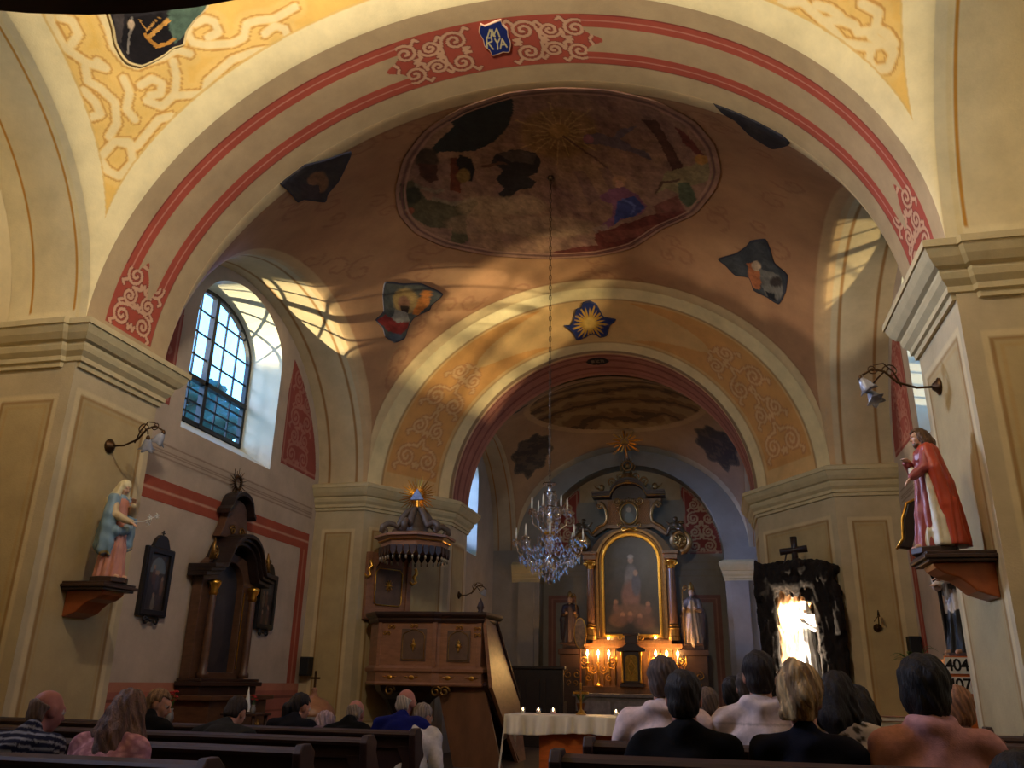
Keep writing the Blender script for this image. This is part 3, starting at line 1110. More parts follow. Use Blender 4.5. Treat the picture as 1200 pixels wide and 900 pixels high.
def col_soffit_nave(Vv, u, v):
    c = np.tile(np.array(C(236, 220, 178)), (len(Vv), 1))
    c = blend(c, np.clip(fbm(Vv, 1.2) * 0.5 + 0.3, 0, 1), C(222, 202, 156), 0.7)
    arc = (1 - u) * PI * 2.95
    fr_ = (v > 0.17) & (v < 0.72)
    c = blend(c, fr_ & (arc > 0.22), C(222, 204, 162), 0.8)
    for t in (0.17, 0.72):
        c = blend(c, (np.abs(v - t) < 0.012) & (arc > 0.2), C(196, 140, 58))
    c = blend(c, (np.abs(arc - 0.21) < 0.012) & (v > 0.16) & (v < 0.73), C(196, 140, 58))
    return blend(c, np.abs(v - 0.12) < 0.02, C(232, 212, 160), 0.8)


for sx, sd in ((-1, 'left'), (1, 'right')):
    niche(sx, YC1, H1, W, XW, XG, 2.8, 1.28, 4.62, 6.45, 0.92, dict(softf=col_soffit_nave, wallm=M_PLAIN))
    MB().box(sx * W if sx > 0 else -XW, XW if sx > 0 else -W, -0.6, Y0, 0, 8.6).build('pier_nave_%s_rear' % sd, M_PLAIN, kind='structure')

# ---- altar end of the chancel: wall with an arch, then the altar wall behind it
n = 40
RA = 2.45
out = [(-WC - 0.7, 0), (-RA, 0), (-RA, 4.55)] + [(-RA * math.cos(PI * i / n), 4.55 + RA * math.sin(PI * i / n)) for i in range(1, n)] + [(RA, 4.55), (RA, 0), (WC + 0.7, 0), (WC + 0.7, 8.6), (-WC - 0.7, 8.6)]
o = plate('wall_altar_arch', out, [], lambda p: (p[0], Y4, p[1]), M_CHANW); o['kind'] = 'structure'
arch_soffit('arch_altar', RA, RA, RA, Y4, Y5, 4.55, 60, 6, lambda V, u, v: np.tile(np.array(C(170, 156, 136)), (len(V), 1)))
for sx, sd in ((-1, 'left'), (1, 'right')):
    face('pier_altar_%s' % sd, (sx * RA, Y4), (sx * RA, Y5), 0, 4.55, lambda V, s, z, L: np.tile(np.array(C(176, 164, 144)), (len(V), 1)), 4, 4)
    CC = [(o_, z - 0.42) for o_, z in CORN]
    path = [(sx * RA, Y5), (sx * RA, Y4), (sx * (WC + 0.1), Y4)]
    if sx < 0: path = [(-RA, Y5), (-RA, Y4), (-WC - 0.1, Y4)][::-1]
    MB().sweep(path[::1] if sx < 0 else path, [(a * 0.6, z) for a, z in CC]).build('trim_%d' % (n_trim + 1), M_STONE, kind='structure'); n_trim += 1
    # plain pilaster strip on the altar arch wall
    MB().box(sx * 2.8 - 0.22, sx * 2.8 + 0.22, Y4 - 0.05, Y4, 0, 3.84).build('trim_%d' % (n_trim + 1), M_CHANW, kind='structure'); n_trim += 1


def col_altwall(V, s, z, L):
    x = V[:, 0]
    c = np.tile(np.array(C(158, 150, 138)), (len(V), 1))
    c = blend(c, np.clip(fbm(V, 1.3) * 0.6 + 0.3, 0, 1), C(142, 136, 128), 0.6)
    c = blend(c, (z > 6.1) & (np.abs(x) < 1.4), C(206, 178, 138), 0.7)
    ax = np.abs(x)
    top = 4.55 + np.sqrt(np.clip((RA - 0.03) ** 2 - ax ** 2, 0, None))
    pan = (ax > 1.47 - 0.05 * np.cos(z * 7)) & (z > 4.62) & (z < top) & (ax < 2.43)
    c = blend(c, pan, C(150, 74, 70))
    q = np.stack([ax - 1.92, z - 4.65], 1)
    m = pan
    d = np.full(len(V), 9.0)
    if m.any(): d[m] = seg_dist(q[m], scroll_field(0.80, 1.5, 4))
    c = blend(c, pan & (d < 0.024), C(204, 176, 150))
    e = np.minimum.reduce([ax - 1.45, z - 4.62, top - z])
    c = blend(c, pan & (np.abs(e - 0.05) < 0.018), C(196, 150, 130), 0.7)
    # painted red frame on the lower wall
    d2 = np.minimum.reduce([2.3 - ax, 3.55 - z + 0.0 * ax])
    fr = (d2 > 0) & (d2 < 0.2) & (ax > 1.55)
    c = blend(c, fr, C(146, 92, 84), 0.8)
    c = blend(c, fr & (np.abs(d2 - 0.1) < 0.015), C(176, 130, 116))
    for zz in (4.05, 4.2, 4.4):
        c = blend(c, np.abs(z - zz) < 0.012, C(150, 138, 120), 0.7)
    return c


face('wall_altar', (-RA, Y5), (RA, Y5), 0, 7.05, col_altwall, 260, 320)

# ---- outer shell so that no daylight leaks past the windows
def shell(sx, x0, ya, yb, holes):
    out = [(ya, -0.2), (yb, -0.2), (yb, 9.8), (ya, 9.8)]
    o = plate('exterior_wall_%s' % ('left' if sx < 0 else 'right'), out, holes, lambda p: (sx * x0, p[0], p[1]), M_PLAIN); o['kind'] = 'structure'
for sx in (-1, 1):
    shell(sx, XG + 0.06, -4.6, 17.0, [arch_outline(YC1, 1.24, 4.98, 6.47, 0.88), arch_outline(YC2, 1.24, 4.98, 6.47, 0.88)])
    shell(sx, XGC + 0.06, 17.0, 24.0, [arch_outline(YC3, 0.81, 4.66, 6.22, 0.71)])
    sd = 'left' if sx < 0 else 'right'
    MB().box(min(sx * (XGC + 0.05), sx * (XG + 0.08)), max(sx * (XGC + 0.05), sx * (XG + 0.08)), 16.98, 17.04, -0.2, 9.8).build('exterior_return_%s' % sd, M_PLAIN, kind='structure')
MB().box(-6.2, 6.2, -4.6, 24.0, 9.7, 9.9).build('roof', M_PLAIN, kind='structure')
MB().box(-6.2, 6.2, -4.6, -4.4, -0.2, 9.8).build('wall_back', M_PLAIN, kind='structure')
MB().box(-6.2, 6.2, 23.9, 24.1, -0.2, 9.8).build('wall_far', M_PLAIN, kind='structure')


# ---- painted bands, panels and dado on the niche walls
def wallpatch(sx, y0, y1, z0, z1, colf, nu, nv, name, clip=None):
    def P(u, v):
        return np.full_like(u, sx * (XW - 0.004)), y0 + (y1 - y0) * u, z0 + (z1 - z0) * v
    o = surf(name, P, nu, nv, colf, smooth=False)
    if clip is not None:
        bm = bmesh.new(); bm.from_mesh(o.data)
        kill = [v for v in bm.verts if not clip(v.co.y, v.co.z)]
        bmesh.ops.delete(bm, geom=kill, context='VERTS')
        bm.to_mesh(o.data); bm.free()
    o['kind'] = 'structure'
    return o


def band_col(V, u, v):
    c = np.tile(np.array(C(186, 120, 96)), (len(V), 1))
    c = blend(c, (v < 0.42) | (v > 0.58), C(172, 84, 62))
    c = blend(c, np.abs(v - 0.5) < 0.05, C(214, 160, 130), 0.7)
    return c


def vband_col(V, u, v):
    c = np.tile(np.array(C(190, 120, 92)), (len(V), 1))
    c = blend(c, (u < 0.42) | (u > 0.58), C(172, 84, 62))
    return c


def dado_col(V, u, v):
    c = np.tile(np.array(C(176, 104, 84)), (len(V), 1))
    z = V[:, 2]
    c = blend(c, np.abs(z - 0.98) < 0.02, C(90, 56, 48), 0.6)
    c = blend(c, np.abs(z - 0.78) < 0.015, C(90, 56, 48), 0.5)
    c = blend(c, z > 1.08, C(192, 124, 96))
    return c


for sx in (-1, 1):
    def sp_col(V, u, v, sx=sx):
        y, z = V[:, 1], V[:, 2]
        c = np.tile(np.array(C(158, 80, 68)), (len(V), 1))
        w = np.abs(y - YC2)
        q = np.stack([w - 2.18, z - 4.9], 1)
        d = seg_dist(q, scroll_field(0.9, 1.75, 5))
        c = blend(c, d < 0.024, C(184, 122, 104), 0.8)
        e = np.minimum.reduce([w - 1.62, z - 4.86, 3.13 * 1.0 - w])
        c = blend(c, np.abs(e - 0.04) < 0.02, C(190, 130, 110), 0.7)
        return c
    def clip(y, z):
        w = abs(y - YC2)
        if w < 1.6 + 0.14 * max(0, (z - 6.2)) or z < 4.82: return False
        q = 1 - (w / (H2 - 0.12)) ** 2
        return q > 0 and z < Z0 + 2.8 * math.sqrt(q) - 0.2 and z < 6.85 and w < 2.95
    wallpatch(sx, YC2 + 1.55, YC2 + 3.0, 4.8, 6.9, sp_col, 110, 150, 'trim_%d' % (n_trim + 1), clip); n_trim += 1
    wallpatch(sx, YC2 - 3.0, YC2 - 1.55, 4.8, 6.9, sp_col, 110, 150, 'trim_%d' % (n_trim + 1), clip); n_trim += 1
    wallpatch(sx, Y1B + 0.05, 14.08, 3.5, 3.8, band_col, 4, 50, 'trim_%d' % (n_trim + 1)); n_trim += 1
    wallpatch(sx, 13.78, 14.08, 1.2, 3.5, vband_col, 50, 4, 'trim_%d' % (n_trim + 1)); n_trim += 1
    wallpatch(sx, Y1B + 0.02, Y2 - 0.02, 0.0, 1.2, dado_col, 6, 120, 'trim_%d' % (n_trim + 1)); n_trim += 1
    wallpatch(sx, Y1B + 0.05, 14.1, 4.08, 4.3, lambda V, u, v: blend(np.tile(np.array(C(190, 166, 142)), (len(V), 1)), np.minimum.reduce([np.abs(v - t) for t in (0.1, 0.35, 0.5, 0.9)]) < 0.045, C(146, 118, 98), 0.7), 4, 70, 'trim_%d' % (n_trim + 1)); n_trim += 1

# ---- churchyard beyond the left window: a pale house front and trees; grass
MB().box(-30, 30, -20, 60, -0.6, -0.25).build('ground_outside', mat('dark grass', C(40, 52, 36), noise=0.4), kind='structure')

# a tree beyond the left window
pt = atx(236, 470, -19.0)
tx, ty, tz = (float(v) for v in pt)
tree = thing('tree', 'dark tree outside seen through the lower left panes of the left window', 'tree', (tx, ty, -0.25))
T_ = SDF(0.16, 0.2)
rt = np.random.RandomState(5)
for i in range(34):
    a = rt.rand() * 6.28; q = rt.uniform(0, 1.7); zz = rt.uniform(-2.6, 0.7)
    T_.ell((q * math.cos(a) * (1 - 0.25 * zz), q * math.sin(a) * (1 - 0.25 * zz), tz + 0.25 + zz), (rt.uniform(0.35, 0.7), rt.uniform(0.35, 0.7), rt.uniform(0.25, 0.45)), C(40, 66, 58))
T_.disp = lambda P: 0.16 * np.sin(P[:, 0] * 9 + 2 * np.sin(P[:, 2] * 7)) * np.sin(P[:, 1] * 10 + 2 * np.sin(P[:, 0] * 6))
T_.mesh('foliage', mat('tree foliage', attr=True, rough=0.8, noise=0.4, nscale=6), tree)
m = MB(); m.tube([(0, 0, 0), (0.05, 0, tz * 0.5), (0, 0.05, tz - 0.6)], [0.28, 0.2, 0.12], 9); m.build('trunk', M_BLACKW, tree, smooth=True)
# ---- organ loft edge over the camera
lo = MB()
xs = [-4.1 + 8.2 * i / 40 for i in range(41)]
edge = [(x, 1.985 - 0.21 * (x - 0.5) ** 2 if abs(x - 0.5) < 1.7 else 1.985 - 0.21 * 1.7 ** 2 - 0.35 * (abs(x - 0.5) - 1.7)) for x in xs]
lo.prism([(-4.1, -4.3)] + edge + [(4.1, -4.3)], 3.54, 3.62, 'z')
lo.prism([(x, y - 0.10) for x, y in edge] + [(x, y - 0.02) for x, y in edge[::-1]], 3.62, 4.5, 'z')
lo.prism([(x, y - 0.16) for x, y in edge] + [(x, y + 0.0) for x, y in edge[::-1]], 4.5, 4.56, 'z')
lo.build('organ_loft', M_DARKW, kind='structure')

# unseen bowl added under the nave lamp to block its light from the pews
MB().lathe([(0.02, 6.72), (0.22, 6.74), (0.33, 6.80), (0.37, 6.84), (0.35, 6.84), (0.20, 6.77), (0.02, 6.75)], (0, 3.7, 0), 24).lathe([(0.012, 7.3), (0.012, 8.84)], (0, 3.7, 0), 6).build('light_blocking_bowl', M_BRONZE, kind='structure')
# ------------------------------------------------------------------ ceiling paintings and cartouches (thin plaster fields on the vaults)
def px_patch(name, outline, inside, label, paintf, base, off=0.02, rings=26, per=6, rim=None, center=None, cat='painting', group=None):
    """a painted field whose outline is traced from the photograph and lifted onto the vault; star-shaped about its centre"""
    q = np.array(outline, float)
    t = np.linspace(0, len(q), per * len(q), endpoint=False)
    i = np.floor(t).astype(int); f = (t - i)[:, None]
    # gentle catmull-rom outline
    p0, p1, p2, p3 = q[(i - 1) % len(q)], q[i % len(q)], q[(i + 1) % len(q)], q[(i + 2) % len(q)]
    cr = 0.5 * (2 * p1 + (p2 - p0) * f + (2 * p0 - 5 * p1 + 4 * p2 - p3) * f ** 2 + (3 * p1 - p0 - 3 * p2 + p3) * f ** 3)
    pl = p1 * (1 - f) + p2 * f
    o = 0.5 * cr + 0.5 * pl
    cc = np.array(center if center is not None else o.mean(0))
    m = len(o)
    rad = np.linspace(0, 1, rings + 1)[1:]
    P = [cc[None]] + [cc + (o - cc) * r for r in rad]
    P = np.concatenate(P)
    H = hit(P[:, 0], P[:, 1], inside, 2.0, 26.0, 360)
    N = CAM_POS - H; 
    # push the field off the vault along the local surface normal
    e = 0.05
    g = np.zeros_like(H)
    a = H[1:1 + m] ; 
    far = H[-m:]
    nrm = np.cross(far - H[0], np.roll(far, -m // 4, 0) - H[0]).mean(0)
    nrm /= np.linalg.norm(nrm)
    if nrm @ (CAM_POS - H[0]) < 0: nrm = -nrm
    V = H + nrm * off
    edge = far - nrm * 0.01
    R = np.concatenate([np.zeros(1), np.repeat(rad, m)])
    col = np.tile(np.array(base, float), (len(V), 1))
    col = paintf(col, P, R, V)
    if rim is not None:
        col = blend(col, np.clip((R - 0.93) / 0.02, 0, 1), rim)
    V = np.concatenate([V, edge]); col = np.concatenate([col, col[-m:]])
    tri = np.stack([np.zeros(m, int), 1 + np.arange(m), 1 + (np.arange(m) + 1) % m], 1)
    Q = []
    for r in range(rings):
        b = 1 + r * m
        k = np.arange(m); k2 = (k + 1) % m
        Q.append(np.stack([b + k, b + m + k, b + m + k2, b + k2], 1))
    ob = np_mesh(name, V, [tri, np.concatenate(Q)], M_FRESCO, None, True, col)
    tag(ob, label, cat, group)
    return ob


def shapes(lst):
    def f(col, P, R, V):
        P0 = P
        P = P + 1.3 * np.stack([fbm(P / 7, 1.0), fbm(P / 7 + 31, 1.0)], 1)
        for s in lst:
            if s[0] == 'p': col = blend(col, in_poly(P, s[1]), s[2], s[3] if len(s) > 3 else 1)
            elif s[0] == 'l': col = blend(col, seg_dist(P, [s[1]]) < s[3], s[2], s[4] if len(s) > 4 else 1)
            elif s[0] == 'e':
                (cx, cy), (rx, ry) = s[1], s[2]
                col = blend(col, np.clip((1.1 - np.hypot((P[:, 0] - cx) / rx, (P[:, 1] - cy) / ry)) / 0.2, 0, 1), s[3], s[4] if len(s) > 4 else 1)
            elif s[0] == 'n': col = blend(col, np.clip(fbm(P / s[1], 1.0) * 0.8 + s[3], 0, 1), s[2], s[4])
        return col * np.clip(1 + 0.28 * fbm(P0 / 5, 1.0) + 0.15 * fbm(P0 / 2 + 9, 1.0), 0.4, 1.7)[:, None]
    return f


# the large oval fresco on the vault
OV = [(463, 222), (467, 250), (486, 272), (520, 288), (575, 299), (640, 303), (700, 300), (742, 290), (776, 268), (815, 250), (838, 222), (845, 200), (838, 170), (815, 142), (770, 118), (715, 105), (655, 102), (595, 108), (540, 126), (498, 152), (473, 185)]
SKY = C(150, 112, 92)
fres = [
    ('n', 40, C(176, 136, 100), 0.35, 0.8), ('n', 22, C(120, 84, 80), 0.1, 0.7),
    ('e', (655, 155), (46, 30), C(150, 112, 66), 0.7), ('e', (655, 152), (12, 9), C(186, 142, 84), 0.8),
    *[('l', [(655 + 14 * math.cos(a), 154 + 10 * math.sin(a)), (655 + (30 + 12 * (i % 3)) * math.cos(a), 154 + (20 + 8 * (i % 3)) * math.sin(a))], C(206, 166, 104), 0.8, 0.6) for i, a in enumerate(np.linspace(0, 6.1, 20))],
    ('l', [(660, 158), (712, 196)], C(96, 66, 60), 1.0, 0.8),
    # dark banner upper left
    ('p', [(600, 112), (603, 124), (597, 146), (580, 164), (556, 176), (530, 177), (515, 176), (508, 182), (506, 172), (520, 158), (532, 146), (523, 141), (545, 128), (575, 118)], C(40, 44, 42)),
    # bearded figures and monster at the left
    ('e', (500, 185), (14, 12), C(74, 58, 46)), ('p', [(490, 190), (512, 192), (514, 210), (502, 214), (492, 204)], C(86, 54, 44)), ('p', [(528, 184), (538, 184), (540, 226), (527, 222)], C(120, 62, 44)),
    ('p', [(538, 180), (553, 186), (557, 200), (552, 212), (540, 206), (534, 190)], C(44, 40, 38)), ('e', (543, 205), (8, 8), C(150, 116, 66)),
    ('p', [(470, 214), (484, 210), (492, 220), (500, 232), (540, 238), (556, 232), (560, 238), (552, 246), (545, 258), (548, 280), (538, 288), (528, 282), (530, 266), (506, 266), (486, 256), (476, 246), (468, 230)], C(96, 86, 62)),
    ('e', (484, 228), (10, 10), C(60, 56, 42)), ('l', [(488, 216), (510, 224), (518, 222)], C(150, 130, 104), 2.2, 0.8), ('l', [(508, 232), (532, 238), (556, 232)], C(150, 130, 104), 2.2, 0.8), ('e', (481, 246), (4, 4), C(150, 84, 60)),
    # dark winged angel
    ('p', [(580, 180), (600, 174), (628, 178), (634, 188), (630, 202), (618, 206), (628, 212), (622, 220), (606, 222), (596, 232), (588, 234), (584, 226), (592, 220), (582, 210), (590, 198), (576, 190)], C(52, 46, 46)), ('p', [(563, 192), (592, 188), (594, 191), (565, 195)], C(110, 74, 58)), ('p', [(582, 178), (606, 174), (630, 180), (624, 192), (600, 188)], C(92, 78, 72), 0.8),
    # clouds
    ('e', (570, 242), (34, 14), C(178, 144, 106), 0.6), ('e', (610, 240), (30, 12), C(190, 156, 118), 0.55), ('e', (560, 262), (40, 12), C(168, 132, 100), 0.5), ('e', (640, 265), (60, 12), C(176, 144, 112), 0.5),
    # pillars of light
    ('p', [(672, 200), (684, 198), (704, 232), (690, 240)], C(118, 88, 88), 0.5), ('p', [(700, 196), (712, 194), (735, 226), (722, 232)], C(118, 88, 88), 0.5),
    # saint in rose and blue
    ('e', (726, 212), (8, 7), C(176, 130, 96)), ('e', (726, 215), (5, 5), C(206, 150, 120)), ('p', [(716, 220), (732, 218), (748, 228), (758, 240), (752, 250), (736, 254), (722, 260), (708, 270), (706, 262), (718, 252), (718, 238), (704, 234), (702, 230)], C(132, 84, 104)), ('p', [(724, 234), (744, 228), (756, 242), (744, 252), (728, 256), (720, 262), (722, 248)], C(64, 70, 122)), ('l', [(730, 232), (744, 240), (740, 250)], C(96, 104, 156), 1.4, 0.8),
    ('p', [(694, 266), (712, 262), (720, 282), (704, 284)], C(156, 128, 112), 0.8),
    # flying angel right of centre
    ('p', [(684, 158), (700, 154), (718, 160), (726, 150), (748, 146), (726, 162), (744, 172), (756, 176), (764, 188), (744, 178), (722, 172), (700, 168), (686, 168)], C(112, 94, 98)), ('e', (690, 162), (6, 5), C(150, 96, 100)),
    # column and drapery at the right edge
    ('p', [(750, 138), (768, 140), (802, 194), (788, 200), (770, 160)], C(92, 58, 48)), ('p', [(790, 146), (806, 158), (826, 180), (816, 180), (800, 166)], C(120, 60, 54)),
    ('p', [(780, 200), (800, 196), (826, 186), (834, 196), (836, 208), (822, 214), (806, 216), (816, 236), (808, 242), (796, 226), (780, 220), (770, 226), (776, 212)], C(150, 130, 92)), ('e', (822, 186), (8, 6), C(186, 130, 66)), ('p', [(794, 214), (808, 212), (818, 236), (806, 242), (796, 232)], C(92, 96, 72)), ('l', [(768, 226), (776, 214), (796, 210)], C(104, 76, 60), 1.5),
    # steps at the lower right
    ('p', [(646, 294), (700, 286), (696, 274), (730, 262), (768, 250), (800, 246), (806, 252), (770, 270), (744, 284), (748, 290), (700, 298), (647, 304)], C(110, 54, 46)), ('p', [(700, 270), (740, 268), (770, 262), (742, 278), (712, 284)], C(136, 76, 62), 0.7), ('p', [(766, 240), (794, 228), (806, 250), (770, 252)], C(122, 66, 58), 0.8),
]


def fres_paint(col, P, R, V):
    col = shapes(fres)(col, P, R, V)
    for k, cc in ((0.985, C(170, 126, 104)), (0.96, C(120, 84, 76)), (0.94, C(176, 132, 110))):
        col = blend(col, np.abs(R - k) < 0.008, cc)
    return col


px_patch('ceiling_fresco', OV, in_v2, 'large oval ceiling fresco of saints, angels and dark banner around the chandelier hook', fres_paint, SKY, 0.015, 140, 26, center=(652, 204))

BLUE = C(52, 62, 104); GREYB = C(96, 98, 96)
px_patch('ceiling_medallion', [(451, 330), (472, 332), (494, 332), (519, 344), (506, 357), (503, 363), (486, 371), (479, 381), (474, 396), (462, 401), (451, 394), (448, 384), (440, 375), (449, 365), (448, 346)], in_v2,
         'painted vault medallion of a bearded saint in red robe holding a flame', shapes([
             ('n', 12, C(100, 96, 84), 0.3, 0.6), ('e', (475, 352), (15, 15), C(176, 140, 84), 0.9), ('p', [(496, 338), (504, 340), (502, 358), (490, 368), (482, 366), (490, 352)], C(206, 124, 60)), ('e', (473, 355), (7, 9), C(150, 104, 78)), ('p', [(468, 358), (479, 358), (478, 366), (472, 369)], C(66, 48, 38)),
             ('p', [(463, 362), (478, 366), (480, 378), (466, 378), (458, 372)], C(150, 140, 126)), ('p', [(441, 375), (452, 368), (466, 378), (480, 376), (478, 384), (468, 392), (452, 386)], C(142, 52, 46)), ('e', (462, 395), (8, 6), C(90, 96, 104))]), C(84, 84, 80), rim=C(66, 62, 70), group='medallions painted in the vault corners')
px_patch('ceiling_medallion', [(842, 303), (862, 297), (874, 289), (880, 282), (897, 280), (903, 292), (908, 308), (923, 322), (921, 342), (913, 356), (898, 347), (884, 340), (878, 325), (862, 322), (851, 311)], in_v2,
         'painted vault medallion of a hooded figure in grey and black on the right', shapes([
             ('n', 12, C(84, 82, 80), 0.3, 0.6), ('p', [(876, 308), (886, 306), (894, 322), (890, 340), (880, 334)], C(176, 104, 66)), ('e', (887, 311), (6, 6), C(190, 160, 130)), ('p', [(890, 314), (902, 318), (916, 324), (918, 342), (912, 352), (898, 346), (892, 332)], C(112, 106, 98)), ('e', (910, 330), (7, 6), C(60, 52, 48)), ('p', [(898, 340), (908, 344), (914, 354), (900, 347)], C(34, 34, 38))]), C(62, 64, 68), rim=C(58, 56, 64), group='medallions painted in the vault corners')
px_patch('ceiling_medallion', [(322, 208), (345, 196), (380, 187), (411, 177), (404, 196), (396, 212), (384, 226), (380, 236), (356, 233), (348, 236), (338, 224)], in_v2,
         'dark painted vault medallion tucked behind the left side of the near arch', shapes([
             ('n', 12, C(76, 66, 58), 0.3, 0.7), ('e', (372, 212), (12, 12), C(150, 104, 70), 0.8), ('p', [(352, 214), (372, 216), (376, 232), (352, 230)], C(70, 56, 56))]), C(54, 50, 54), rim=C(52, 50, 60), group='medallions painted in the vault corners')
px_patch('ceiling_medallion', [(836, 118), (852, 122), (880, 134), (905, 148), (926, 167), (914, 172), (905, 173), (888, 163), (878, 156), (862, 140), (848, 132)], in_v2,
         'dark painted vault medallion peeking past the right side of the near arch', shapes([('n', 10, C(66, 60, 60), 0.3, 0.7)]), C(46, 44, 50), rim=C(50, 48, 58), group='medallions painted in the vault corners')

# dark painting above the near arch at the upper left
px_patch('ceiling_medallion', [(118, -12), (124, 10), (131, 32), (134, 50), (142, 66), (150, 74), (165, 78), (180, 72), (194, 64), (204, 56), (216, 52), (220, 36), (230, 22), (244, 8), (248, -14), (180, -22)], in_v1,
         'dark painting with a golden bowed figure in a cream frame on the yellow vault', shapes([
             ('p', [(196, -10), (250, -10), (244, 10), (222, 34), (205, 52), (198, 30)], C(84, 104, 88)), ('p', [(150, 20), (190, 14), (204, 50), (182, 72), (156, 74), (140, 50)], C(26, 22, 24)),
             ('l', [(170, 40), (184, 54), (196, 50), (203, 46)], C(190, 132, 56), 2.2), ('l', [(176, 42), (190, 28), (196, 24)], C(214, 156, 76), 2.6), ('l', [(164, 22), (172, 36), (186, 18)], C(206, 150, 76), 1.0), ('l', [(155, 20), (152, 40), (150, 60)], C(150, 140, 128), 1.5, 0.7), ('e', (153, 28), (4, 6), C(196, 170, 140)), ('p', [(132, 16), (146, 14), (142, 50), (134, 44)], C(70, 62, 60))]), C(40, 36, 38), 0.02, 40, 6, rim=C(222, 196, 140))

# blue gold-rayed shield over the chancel arch
def ray_paint(col, P, R, V):
    a = np.arctan2(P[:, 1] - 378, P[:, 0] - 691); r = np.hypot(P[:, 0] - 691, (P[:, 1] - 378))
    k = 15.5 + 5.0 * np.sin(a * 23) + 2.5 * np.sin(a * 9 + 1)
    col = blend(col, np.clip((k - r) / 3, 0, 1), C(208, 156, 62))
    col = blend(col, np.clip((9 - r) / 4, 0, 1), C(228, 184, 96))
    return col
px_patch('painted_shield', [(661, 381), (668, 381), (672, 374), (675, 362), (681, 360), (683, 354), (691, 352), (699, 356), (704, 365), (708, 371), (722, 374), (715, 381), (711, 393), (703, 395), (697, 391), (692, 391), (686, 395), (676, 398), (671, 389)], in_splay,
         'blue shield with a golden sunburst above the chancel arch', ray_paint, C(38, 50, 104), 0.02, 40, 8, rim=C(66, 66, 92), center=(691, 377))

# blue cartouche with the gold monogram at the crown of the near arch
def in_a1(P):
    ins = (P[:, 0] / W) ** 2 + (np.maximum(P[:, 2] - Z0, 0) / 3.47) ** 2 < 1
    return ins | (P[:, 1] < Y1A)
MON = [[(571, 56), (570.5, 42)], [(570.5, 43), (576, 42.5), (576.5, 47), (571, 49)], [(572.5, 49), (578, 56)],      # R
       [(580, 44), (583, 49)], [(586, 43), (583, 49)], [(583, 49), (583.5, 56)],                                       # Y
       [(586.5, 55.5), (588.5, 44)], [(588.5, 44), (594, 53.5)], [(587.5, 51), (592, 50.5)],                              # A
       [(571.5, 41.5), (574, 33)], [(574, 33), (578.5, 40.5)], [(578.5, 40.5), (582, 32)], [(582, 32), (585.5, 41)],         # M
       [(576.5, 33), (580, 41)], [(576.5, 33), (575.5, 41)]]
def mono(col, P, R, V):
    return blend(col, np.clip((1.05 - seg_dist(P, MON)) / 0.5, 0, 1), C(206, 190, 140))
px_patch('painted_cartouche', [(563, 27), (568, 29), (578, 25), (587, 22), (589, 27), (595, 33), (596, 41), (599, 50), (597, 60), (590, 60), (585, 62), (577, 64), (574, 58), (568, 53), (566, 45), (561, 36)], in_a1,
         'blue cartouche with gold letters MARYA at the crown of the near arch', mono, C(30, 44, 108), 0.02, 70, 10, rim=C(222, 180, 150), center=(579, 44))
# ------------------------------------------------------------------ people and statues
def head_prims(S, T, skin, s=1.0, beard=None, eyes=True):
    """head with a face, looking along local +Y; origin in the middle of the head"""
    k = lambda *a: tuple(x * s for x in a)
    dark = tuple(c * 0.82 for c in skin); lip = (skin[0] * 0.85, skin[1] * 0.55, skin[2] * 0.52)
    S.ell(k(0, -0.012, 0.022), k(0.074, 0.094, 0.094), skin, T)
    S.ell(k(0, 0.03, -0.045), k(0.056, 0.06, 0.075), skin, T)
    S.ell(k(0, 0.062, -0.098), k(0.026, 0.022, 0.02), skin, T)
    S.cone(k(0, 0.088, 0.012), k(0, 0.110, -0.032), 0.009 * s, 0.015 * s, skin, T)
    S.cone(k(-0.034, 0.078, 0.026), k(0.034, 0.078, 0.026), 0.013 * s, 0.013 * s, skin, T)
    for q in (-1, 1):
        S.ell(k(q * 0.036, 0.062, -0.03), k(0.022, 0.022, 0.024), skin, T)
        S.ell(k(q * 0.076, -0.004, -0.012), k(0.010, 0.024, 0.034), dark, T)
        if eyes:
            S.ell(k(q * 0.031, 0.078, 0.006), k(0.014, 0.010, 0.009), (0.5, 0.47, 0.43), T)
            S.ell(k(q * 0.031, 0.087, 0.006), k(0.006, 0.004, 0.006), (0.03, 0.02, 0.015), T)
    S.ell(k(0, 0.090, -0.064), k(0.024, 0.010, 0.009), lip, T)
    if beard is not None:
        S.ell(k(0, 0.058, -0.105), k(0.046, 0.045, 0.05), beard, T)
        S.cone(k(0, 0.075, -0.11), k(0, 0.07, -0.16), 0.03 * s, 0.014 * s, beard, T)


